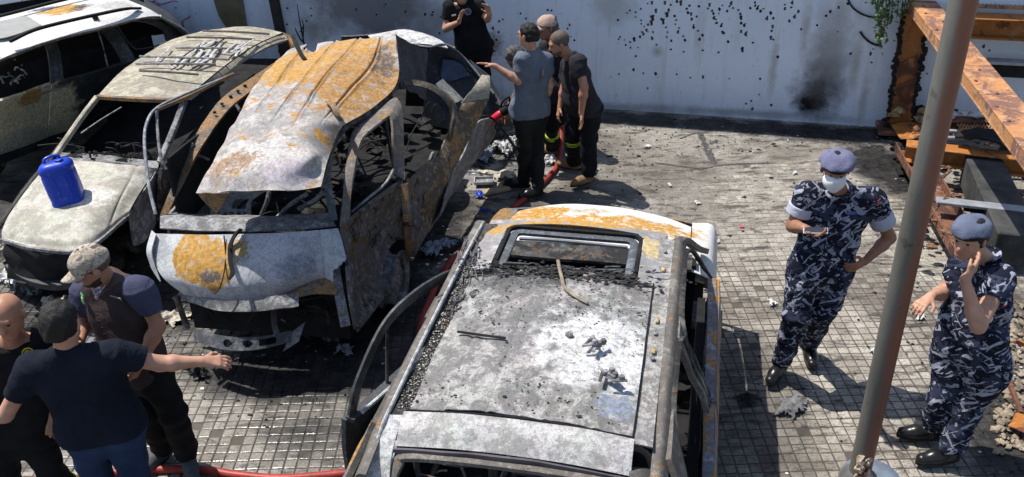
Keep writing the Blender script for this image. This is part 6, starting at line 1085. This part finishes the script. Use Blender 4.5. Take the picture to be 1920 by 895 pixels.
mc = fr3(217, 559, -.20); patch(p3, 'chest_tag', mc, g3['cf'], g3['spine'], .085, .016, PM('tag border', (.30, .30, .32))); patch(p3, 'chest_tag_field', mc+g3['cf']*.003, g3['cf'], g3['spine'], .078, .010, PM('tag field', (.03, .03, .035)))
mc = fr3(155, 560, -.02); mp = patch(p3, 'arm_badge', mc, (-.75, -.65, .1), (0, 0, 1), .045, .062, PM('badge green', (.08, .35, .20)), 'rect'); patch(mp, 'badge_centre', mc+Vector((-.002, -.003, 0)), (-.75, -.65, .1), (0, 0, 1), .024, .026, PM('badge yellow', (.6, .48, .08)), 'round')
m = MB(); m.sweep([tuple(J(x, y, Y3+d)) for x, y, d in ((200, 532, -.09), (192, 542, -.13), (183, 550, -.15), (180, 556, -.16))], .0025, n=4, k=10); m.sweep([tuple(J(x, y, Y3+d)) for x, y, d in ((172, 540, -.16), (176, 548, -.16), (180, 556, -.16))], .0025, n=4, k=6); m.lathe([(.012, -.004), (.012, .004), (.004, .005)], J(181, 558, Y3-.165), tuple(g3['cf']), 12); m.build('necklace', plain('silver chain', (.55, .55, .58), .3, .1, 8, .8), p3)
for k_ in ('l', 'r'): m = MB(); c_ = A[k_+'a']; m.lathe([(.060, -.012), (.062, 0), (.060, .012)], c_+Vector((0, 0, .045)), n=16); m.build('sock', plain('white sock', (.6, .6, .6), .9), p3, True)
# ---- man in black tee seen from behind, arms spread
Y4 = 3.74
A = jp(Y4, hd=(116, 606, .0), nk=(124, 652, .0), ls=(62, 688, .0), rs=(214, 664, .02), le=(10, 778, -.04), lw=(-90, 800, -.02), re=(300, 682, .10), rw=(378, 678, .16), lh=(160, 816, .0), rh=(230, 800, .02), lk=(196, 945, .05), rk=(262, 930, .0))
for a_, x_ in (('la', -.10), ('ra', .12)): A[a_] = Vector((A[a_[0]+'k'].x+(-.03 if a_ == 'la' else .03), Y4-.02, .13)); A[a_[0]+'t'] = A[a_]+Vector((0, .2, -.1))
p4, g4 = person('person', 'man in navy black tee and jeans seen from behind with both arms spread', A, (.12, 1, 0), SK2, C_NVY, C_JEAN, M_SHOE, H_BLK, fat=1.02, sleeve=.60, headup=(-.02, .06, 1), headf=(.05, 1, -.1), h=.007, hl=1.03, wr=.003,
    hands=dict(r=dict(tip=J(420, 678, Y4+.20), out=(0, .4, -1), thumb=(.1, .8, .2), curl=.35), l=dict(tip=J(-130, 815, Y4), curl=.4)))
# ---- bald man at the left edge in black uniform
Y5 = 3.96
A = jp(Y5, hd=(14, 592, -.02), nk=(22, 640, .02), ls=(84, 634, .06), rs=(-46, 650, .0), le=(110, 715, .10), lw=(104, 770, .0), re=(-75, 735, 0), rw=(-85, 800, -.1), lh=(66, 812, .03), rh=(-4, 816, .0), lk=(92, 880, .02), rk=(12, 905, .0))
A['la'] = Vector((A['lk'].x+.05, Y5+.12, .13)); A['ra'] = Vector((A['rk'].x+.0, Y5+.02, .13)); A['lt'] = A['la']+Vector((.1, -.18, -.1)); A['rt'] = A['ra']+Vector((.05, -.2, -.1))
p5, g5 = person('person', 'bald man in black uniform with yellow chest emblem at the left edge', A, (.3, -1, 0), SK1, C_BLK, C_BLK, M_BOOT, None, fat=1.1, sleeve=.62, headup=(0, -.2, 1), headf=(.1, -.9, -.4), h=.008, bald=True, bands=(('l', .55, M_YEL),))
ec = J(53, 659, Y5-.09); m = MB(); m.sweep([tuple(ec+g5['sr']*math.cos(a)*.026+g5['spine']*math.sin(a)*.028+g5['cf']*.012) for a in np.linspace(0, 6.28, 22)], .004, n=5, cap=False); m.sweep([tuple(ec+g5['sr']*math.cos(a)*.012+g5['spine']*math.sin(a)*.013+g5['cf']*.014) for a in np.linspace(0, 6.28, 14)], .004, n=5, cap=False); m.sweep([tuple(ec+g5['sr']*(-.024)-g5['spine']*.034+g5['cf']*.012), tuple(ec+g5['sr']*.024-g5['spine']*.03+g5['cf']*.012)], .004, n=5); m.build('chest_emblem', PM('emblem yellow', (.55, .42, .02)), p5)
# ---- man by the wall with raised hands
Y6 = 10.35
A = jp(Y6, hd=(864, -16, -.05), nk=(868, 4, 0), rs=(843, 12, .0), ls=(896, 11, .0), re=(836, 54, -.05), rw=(860, 42, -.25), le=(914, 36, -.08), lw=(918, 28, -.20), rh=(878, 92, 0), lh=(906, 92, 0), rk=(880, 140, -.04), lk=(908, 140, 0))
for s_ in 'lr': A[s_+'a'] = Vector((A[s_+'k'].x, Y6+.02, .13)); A[s_+'t'] = A[s_+'a']+Vector((0, -.2, -.1))
p6, g6 = person('person', 'man in black polo standing at the wall with both hands raised', A, (-.05, -1, 0), SK2, C_BLK, C_BLK, M_BOOT, H_BLK, fat=.92, sleeve=.62, h=.010, polo=True,
    hands=dict(r=dict(tip=J(868, 16, Y6-.28), out=(.8, -.4, .2), thumb=(-.3, -.4, 0), curl=.15), l=dict(tip=J(910, 2, Y6-.24), out=(-.5, -.8, .1), thumb=(-.8, 0, .2), curl=.35)))
cc = J(877, 22, Y6-.115); mp = patch(p6, 'chest_crest', cc, g6['cf'], g6['spine'], .085, .085, PM('crest grey', (.18, .18, .22)), 'round'); patch(mp, 'crest_field', cc+g6['cf']*.004, g6['cf'], g6['spine'], .055, .05, PM('crest violet', (.10, .07, .12)), 'round'); patch(p6, 'chest_mark', J(851, 29, Y6-.11), g6['cf'], g6['spine'], .05, .018, PM('white mark', (.5, .52, .55)))
# ---- man in grey tee, arm out over the torn panel
Y7 = 8.42
A = jp(Y7, hd=(990, 66, .0), nk=(999, 94, .02), ls=(980, 112, -.08), rs=(1022, 114, .10), le=(972, 152, -.12), lw=(928, 124, -.08), re=(1030, 160, .05), rw=(1020, 196, .15), lh=(978, 214, -.05), rh=(1008, 216, .06), lk=(984, 272, -.06), rk=(1006, 276, .04))
A['la'] = U(982, 334, .12); A['lt'] = U(966, 348, .03); A['ra'] = U(1008, 350, .12); A['rt'] = U(994, 368, .03)
p7, g7 = person('person', 'man in slate grey tee reaching his arm out over the torn van panel', A, (-.85, .45, 0), SK2, C_GRY, C_DGR, M_BOOT, H_BLK, fat=.95, sleeve=.58, headup=(-.05, 0, 1), headf=(-.75, .5, -.15), h=.009,
    hands=dict(l=dict(tip=J(884, 114, Y7-.06), out=(0, -.3, -1), thumb=(0, -.6, .8), curl=.12)))
bc = J(1019, 135, Y7-.02); patch(p7, 'back_print', bc, (.9, -.4, .05), (0, 0, 1), .13, .17, PM('faded print red', (.22, .12, .14)), 'round'); patch(p7, 'back_print_ring', bc+Vector((.006, -.003, 0)), (.9, -.4, .05), (0, 0, 1), .07, .07, PM('faded print pale', (.34, .30, .32)), 'round')
# ---- man bent over the wreck
Y8 = 9.15
A = jp(Y8, hd=(966, 108, -.05), nk=(986, 116, 0), ls=(990, 120, -.15), rs=(1002, 128, .15), le=(975, 170, -.2), lw=(950, 205, -.15), re=(990, 178, .2), rw=(960, 210, .1), lh=(1034, 180, -.08), rh=(1034, 182, .1), lk=(1034, 236, -.1), rk=(1030, 236, .1))
A['la'] = U(1036, 276, .13); A['lt'] = U(1014, 284, .03); A['ra'] = U(1030, 262, .13); A['rt'] = U(1006, 268, .03)
p8, g8 = person('person', 'man with greying hair bent forward behind the man in slate grey', A, (-1, -.1, 0), SK3, C_CHAR, C_BLK, M_BOOTT, H_GRY, fat=1.0, sleeve=.9, headup=(-.75, -.1, .55), headf=(-.55, -.1, -.8), h=.010, bands=(('l', .42, M_YEL),))
# ---- man in tan cap behind
Y9 = 9.55
A = jp(Y9, hd=(1026, 52, -.05), nk=(1034, 76, 0), rs=(1024, 88, .15), ls=(1050, 90, -.15), re=(1018, 128, .18), rw=(1002, 150, .1), le=(1058, 132, -.15), lw=(1050, 165, -.2), rh=(1032, 176, .08), lh=(1048, 178, -.08), rk=(1034, 222, .06), lk=(1050, 222, -.06))
for s_ in 'lr': A[s_+'a'] = Vector((A[s_+'k'].x, A[s_+'k'].y+.02, .13)); A[s_+'t'] = A[s_+'a']+Vector((-.2, -.02, -.1))
p9, g9 = person('person', 'man in faded tan cap and dark shirt standing behind the bald man', A, (-.9, -.3, 0), SK3, C_CHAR, C_BLK, M_BOOTT, H_GRY, sleeve=.6, headf=(-.85, -.35, -.35), headup=(-.12, 0, 1), h=.010, hl=1.05)
cap(p9, g9, C_TAN, True, .008)
# ---- bald man leaning in, tan boots
YA = 8.60
A = jp(YA, hd=(1048, 82, -.02), nk=(1070, 106, .0), ls=(1084, 116, -.21), rs=(1066, 122, .16), le=(1095, 164, -.30), lw=(1090, 212, -.30), re=(1058, 165, .16), rw=(1050, 200, .1), lh=(1106, 204, -.08), rh=(1086, 206, .10), lk=(1104, 256, -.08), rk=(1074, 256, .08))
A['la'] = U(1104, 326, .13); A['lt'] = U(1072, 350, .03); A['ra'] = U(1078, 302, .13); A['rt'] = U(1050, 312, .03)
pA, gA = person('person', 'bald man in dark polo and tan boots leaning forward at the right of the group', A, (-.97, -.2, 0), SK1, C_CHAR, C_BLK, M_BOOTT, H_STB, fat=1.18, belly=.03, sleeve=.60, bald=True, headup=(-.30, -.05, .95), headf=(-.95, -.2, -.22), h=.009, baggy=1.18, beard=H_STB, bands=(('r', .12, M_YEL),),
    hands=dict(l=dict(tip=J(1092, 240, YA-.31), out=(-.8, 0, 0), thumb=(-.8, -.3, 0), curl=.35)))
patch(pA, 'shoulder_patch', J(1099, 112, YA+.02), (.8, -.4, .5), (0, 0, 1), .07, .04, PM('gold print', (.35, .26, .14)))
# ------------------------------------------------------------------ hose, jerrycan and scattered things
def hosemat():
    t = NT('red fire hose'); n = t.noise(9, 6, .7); c = t.mix(t.ramp(n, [(.35, 0.0), (.7, 1.0)]), (.20, .022, .018), (.42, .06, .045)); c = t.mix(t.math('MULTIPLY', t.ramp(t.noise(30, 5, .7), [(.55, 0.0), (.65, 1.0)]), .6), c, (.12, .05, .04)); return t.out(c, .45, 0, t.bump(t.noise(220, 2), .3, .002))
M_HOSE = hosemat(); hz = .027
hp = [U(x, y, hz) for x, y in ((1054, 268), (1052, 290), (1046, 308), (1030, 330), (1002, 358), (968, 385), (935, 412), (892, 446), (853, 480), (826, 520), (803, 570), (788, 620))]
hp[0].z = .45; hp[1].z = .16
hp += [U(790, 700, hz), U(778, 790, hz), U(740, 860, hz), U(676, 882, hz), U(600, 892, hz), U(520, 897, hz), U(440, 890, hz), U(380, 881, hz), U(300, 880, hz), U(215, 886, hz), U(120, 900, hz), U(-40, 905, hz)]
m = MB(); m.sweep([tuple(p) for p in hp], .029, .026, n=12, k=260); fh = m.build('fire_hose', M_HOSE, None, True, origin=Vector((hp[3].x, hp[3].y, 0))); tag(fh, 'red fire hose winding from the group past the wagon to the lower left', 'hose')
m = MB(); c = U(996, 366, .03); a = (U(1005, 357, .03)-U(985, 372, .03)).normalized(); m.lathe([(.030, -.05), (.038, -.045), (.038, -.01), (.044, -.005), (.044, .005), (.038, .01), (.038, .045), (.030, .05)], c, tuple(a), 16); m.build('coupling', plain('worn alloy', (.5, .5, .5), .35, .25, 8, .7), fh, 'auto')
m = MB(); m.sweep([tuple(U(x, y, z)) for x, y, z in ((885, 232, .80), (902, 219, .86), (922, 222, .80), (945, 248, .5), (962, 272, .25), (978, 284, .08), (990, 300, .03))], .013, n=8, k=50); tag(m.build('black_hose', M_CABLE, None, True, origin=U(962, 272, 0)), 'thin black hose looping from the torn van panel to the group', 'hose')
# rescue tool in the bent man's hands
t0 = J(916, 232, 8.85); t1 = J(958, 198, 8.85); ta = (t1-t0).normalized(); rt_ = thing('rescue_tool', t0, 'red hydraulic rescue tool held at the back of the van', 'tool')
m = MB(); m.lathe([(.0, -.06), (.012, -.05), (.03, .0), (.045, .02), (.045, .16), (.038, .18)], t0, tuple(ta), 14); m.build('barrel', plain('tool red', (.5, .02, .045), .35, .15), rt_, 'auto')
m = MB(); m.lathe([(.03, .18), (.05, .19), (.05, .26), (.034, .28), (.034, .33), (.0, .33)], t0, tuple(ta), 14); m.build('grip', M_SOLE, rt_, 'auto')
for s in (-1, 1): m = MB(); m.bar(t0-ta*.02+Vector((0, s*.02, 0)), t0-ta*.16+Vector((0, s*.05, .0)), .03, .018, bev=.003); m.build('blade', plain('worn alloy', (.5,)*3), rt_)
m = MB(); m.sweep([tuple(t0+ta*.17+Vector((0, 0, .04))), tuple(t0+ta*.19+Vector((0, 0, .11))), tuple(t0+ta*.28+Vector((0, 0, .11))), tuple(t0+ta*.30+Vector((0, 0, .04)))], .012, n=8, k=16); m.build('carry_handle', M_SOLE, rt_, True)
def bluemat():
    t = NT('scuffed blue plastic'); c = t.mix(t.noise(5, 4), (.006, .036, .38), (.010, .055, .52)); c = t.mix(t.math('MULTIPLY', t.ramp(t.noise(16, 9, .75, .5), [(.55, 0.0), (.66, 1.0)]), .45), c, (.16, .2, .32)); c = t.mix(t.math('MULTIPLY', t.ramp(t.noise(40, 6, .8, 0, t.map((1, 1, .12))), [(.60, 0.0), (.66, 1.0)]), .5), c, (.25, .3, .45)); return t.out(c, t.ramp(t.noise(12, 6, .7), [(.4, .28), (.6, .55)]), 0, t.bump(t.noise(25, 5), .15, .004), .4)
# jerrycan on the hatchback hood
jb = U(134, 384, .815); jn = Vector((-.18, .12, 1)).normalized(); jf = Vector((.28, -.96, 0)); jf = (jf-jn*jf.dot(jn)).normalized(); js = jn.cross(jf); js = -js if js.x < 0 else js
jc = thing('jerrycan', jb, 'bright blue plastic jerrycan standing on the beige hatchback hood', 'jerrycan'); M_BLUE = bluemat()
def jpt(a, b, c): return jb+(js*a+jf*b+jn*c)*1.08
def jring(w, d, r, z, n=5):
    o = []
    for cx, cy, a0 in ((w-r, d-r, 0), (-w+r, d-r, 90), (-w+r, -d+r, 180), (w-r, -d+r, 270)):
        for i in range(n+1): a = R(a0+90*i/n); o.append(jpt(cx+r*math.cos(a), cy+r*math.sin(a), z))
    return o
m = MB(); rings = [jring(.095, .085, .05, .0), jring(.115, .105, .06, .02), jring(.118, .108, .06, .05), jring(.114, .104, .06, .07), jring(.117, .107, .06, .12), jring(.117, .107, .06, .26), jring(.113, .103, .06, .275), jring(.118, .108, .06, .29), jring(.118, .108, .06, .315), jring(.112, .102, .06, .335), jring(.095, .086, .055, .352), jring(.06, .055, .045, .358)]
nR = len(rings[0]); m.add([p for r in rings for p in r], [(i*nR+k, i*nR+(k+1) % nR, (i+1)*nR+(k+1) % nR, (i+1)*nR+k) for i in range(len(rings)-1) for k in range(nR)]+[tuple(range(nR-1, -1, -1)), tuple(range((len(rings)-1)*nR, len(rings)*nR))]); m.build('body', M_BLUE, jc, 'auto')
m = MB(); m.sweep([tuple(jpt(-.06, .02, .35)), tuple(jpt(-.055, .01, .385)), tuple(jpt(-.01, -.01, .395)), tuple(jpt(.035, -.03, .385)), tuple(jpt(.04, -.035, .35))], .014, .012, n=8, k=22); m.build('handle', M_BLUE, jc, True)
m = MB(); m.lathe([(.03, .35), (.03, .372), (.034, .374), (.034, .398), (.028, .402), (0, .402)], jb+js*.055+jf*.055, tuple(jn), 16); m.build('spout_cap', M_BLUE, jc, 'auto')
for sx_ in (-1, 1): m = MB(); m.bar(jpt(sx_*.04, .108, .10), jpt(sx_*.04, .108, .26), .05, .006, tuple(jf), .002); m.build('side_rib', M_BLUE, jc)
# scraps
def scrap(name, x, y, w, d, hgt, mat, lab, cat, seed, z=0.0, n=12, group=None):
    q = U(x, y, z); m = MB(); r5 = random.Random(seed); ax = Vector((r5.uniform(-1, 1), r5.uniform(-.6, .6), 0)).normalized(); ay = Vector((-ax.y, ax.x, 0)); s1 = SN(seed, 9/max(w, d)); s2 = SN(seed+1, 22/max(w, d)); rows = []
    for j_ in range(n):
        row = []
        for i in range(n):
            a = (i/(n-1)-.5); b = (j_/(n-1)-.5); e = 1+.3*math.sin(seed+a*9+b*5); p = q+ax*a*w*e+ay*b*d*(1+.3*math.cos(seed*2+a*7)); fall = max(0, 1-3.2*(a*a+b*b)); row.append((p.x, p.y, z+.006+hgt*fall*(.5+.35*abs(float(s1(p[:])))+.25*abs(float(s2(p[:]))))))
        rows.append(row)
    edge = lambda a, b: (a-.5)**2+(b-.5)**2 > (.5*(.70+.16*math.sin(seed+3*math.atan2(b-.5, a-.5))+.12*math.sin(seed*2+7*math.atan2(b-.5, a-.5))+.08*math.sin(seed+17*math.atan2(b-.5, a-.5))))**2
    m.panel(rows, n*3, n*3, .003, hgt*.16, 34/max(w, d), seed, curve=True, hole=edge); return tag(m.build(name, mat, None, 'auto', origin=q), lab, cat, group)
M_PAPER = plain('dirty white scrap', (.55, .55, .55), .85, .2, 14); M_ASHS = plain('grey ash crust', (.13, .13, .135), .95, .6, 16, 0, .7, 50); M_BLK = plain('burnt black crust', (.018, .018, .019), .8, .7, 14, 0, .7, 40); M_PLAST = plain('cloudy plastic sheet', (.26, .30, .36), .45, .4, 9)
for i, (x, y, w, lab) in enumerate(((1214, 276, .12, 'white scrap by the left end of the crack in the far concrete'), (1255, 348, .09, 'small white scrap between the crack and the wagon hood'), (1306, 382, .10, 'white scrap just beyond the right corner of the wagon hood'), (1345, 455, .10, 'white scrap on the paving beside the wagon fender'), (1447, 570, .15, 'flat white scrap on the paving beside the masked officer knee'), (1725, 596, .15, 'white scrap under the outstretched hand of the slate beret officer'), (1640, 660, .11, 'white scrap on the paving left of the pole'), (1612, 238, .08, 'white scrap in the wall shadow near the orange column'), (1490, 326, .09, 'pale scrap on the concrete left of the violet beret'), (1105, 214, .08, 'white scrap in the wall shadow behind the bald man'))):
    scrap('white_scrap', x, y, w, w*.6, w*.22, M_PAPER, lab, 'scrap', 60+i, n=7, group='white scraps scattered over the yard')
for i, (x, y, w, lab) in enumerate(((910, 397, .12, 'bright blue plastic scrap beside the wagon hood and hose'), (898, 369, .17, 'blue plastic shred in the shade below the metal tray'))): scrap('blue_scrap', x, y, w, w*.55, w*.3, M_BLUE, lab, 'plastic scrap', 80+i, n=8)
scrap('red_scrap', 1390, 426, .10, .05, .015, plain('pale red plastic', (.5, .10, .09), .6), 'pale red oval scrap on the yard left of the masked officer', 'plastic scrap', 83, n=7)
scrap('burnt_lump', 1484, 767, .42, .22, .045, M_ASHS, 'burnt grey crust lying below the masked officer', 'burnt lump', 84, n=14)
scrap('burnt_lump', 1402, 752, .24, .14, .05, M_BLK, 'small black crust in the wagon shadow near the officer', 'burnt lump', 85)
scrap('burnt_cloth', 368, 700, .32, .16, .09, M_BLK, 'crumpled black burnt cloth in front of the van', 'cloth', 86, n=14)
scrap('plastic_sheet', 822, 470, .42, .26, .09, M_PLAST, 'crumpled blue-grey plastic sheet between the van and the wagon', 'plastic sheet', 87, n=14)
scrap('foil_scrap', 628, 640, .26, .16, .10, M_ASHS, 'crumpled grey foil lying under the right corner of the van nose', 'foil', 88, n=12)
scrap('foil_scrap', 648, 664, .24, .12, .08, plain('blue-grey foil', (.2, .22, .27), .4, .5, 12), 'crumpled blue-grey foil in the shadow before the van', 'foil', 89, n=12)
for i, (x, y, w, d, hh, mt, lab) in enumerate(((40, 470, .42, .3, .12, plain('beige ash crust', (.40, .37, .30), .9, .4, 10), 'beige crust left of the hatchback bumper'), (28, 525, .5, .3, .1, M_PAPER, 'white ash sheet in front of the hatchback, nearest the left edge'), (60, 552, .5, .26, .14, M_ASHS, 'grey curled burnt sheet in front of the hatchback'), (110, 575, .42, .24, .08, plain('beige ash crust', (.4,)*3), 'beige flaked crust behind the bald man'), (100, 520, .28, .14, .06, M_BLK, 'black crust below the hatchback bumper'), (320, 600, .4, .28, .06, plain('beige ash crust', (.4,)*3), 'beige flaked crust between the capped man and the van'))): scrap('burnt_sheet', x, y, w, d, hh, mt, lab, 'burnt sheet', 100+i, n=14)
for i, (x, y, w, d, hh, mt, lab) in enumerate(((948, 285, .55, .35, .14, M_PAPER, 'white ash heap behind the man in slate grey'), (985, 300, .4, .3, .10, M_ASHS, 'grey ash heap at the feet of the man in slate grey'), (905, 300, .5, .3, .12, plain('blue-grey ash', (.22, .25, .30), .9, .5, 8), 'blue-grey ash heap below the torn van panel'), (1030, 305, .3, .2, .07, M_PAPER, 'white ash patch beside the hose end'), (960, 255, .4, .3, .2, plain('blue-grey ash', (.2,)*3), 'tall blue-grey crumpled heap under the rescue tool'), (935, 330, .5, .22, .05, plain('beige ash crust', (.4,)*3), 'beige crust around the metal tray'))): scrap('ash_heap', x, y, w, d, hh, mt, lab, 'ash heap', 120+i, n=16)
ty = U(908, 341, .03); tr_ = thing('metal_tray', ty, 'small bent metal tray lying near the man in slate grey', 'tray'); m = MB(); m.box(ty, (.20, .14, .008), None, .003); m.build('tray_base', M_GREYMET, tr_)
for dx, dy, sx_, sy_ in ((-.1, 0, .008, .15), (.1, 0, .008, .15), (0, -.07, .2, .008), (0, .07, .2, .008)): m = MB(); m.box(ty+Vector((dx, dy, .016)), (sx_, sy_, .03)); m.build('tray_rim', M_WHITEMET, tr_)
m = MB(); m.bar(U(905, 362, .02), U(955, 352, .02), .10, .03, bev=.004); tag(m.build('wood_plank', plain('pale plank', (.36, .29, .18), .85, .3, 9), origin=U(930, 357, 0)), 'short pale plank beside the metal tray', 'plank')
# fine litter: char, chips and ash flakes over the yard
q = random.Random(77); md = MB(); ml = MB(); mg = MB()
zones = [((-3.2, -.3), (4.8, 9.2), 900), ((-4.8, -2.6), (5.0, 7.2), 420), ((-.9, 1.6), (7.3, 10.3), 380), ((1.4, 4.2), (3.9, 9.6), 260), ((3.0, 3.9), (3.9, 5.4), 300), ((1.0, 4.3), (9.2, 10.3), 300)]
for (xa, xb), (ya_, yb_), n_ in zones:
    for k in range(n_):
        p = (q.uniform(xa, xb), q.uniform(ya_, yb_), .002); r_ = q.uniform(.003, .011)*(1.8 if q.random() < .10 else 1); t_ = q.random()
        (md if t_ < .70 else ml if t_ < .94 else mg).rock(p, r_, k, (q.uniform(.8, 1.8), 1, .45), 0 if r_ < .012 else 1, .4)
tag(md.build('char_litter', M_BLK), 'black char chips littering the yard', kind='stuff'); tag(ml.build('ash_litter', M_ASHS), 'grey ash chips littering the yard', kind='stuff'); tag(mg.build('pale_litter', M_PAPER), 'pale chips littering the yard', kind='stuff')
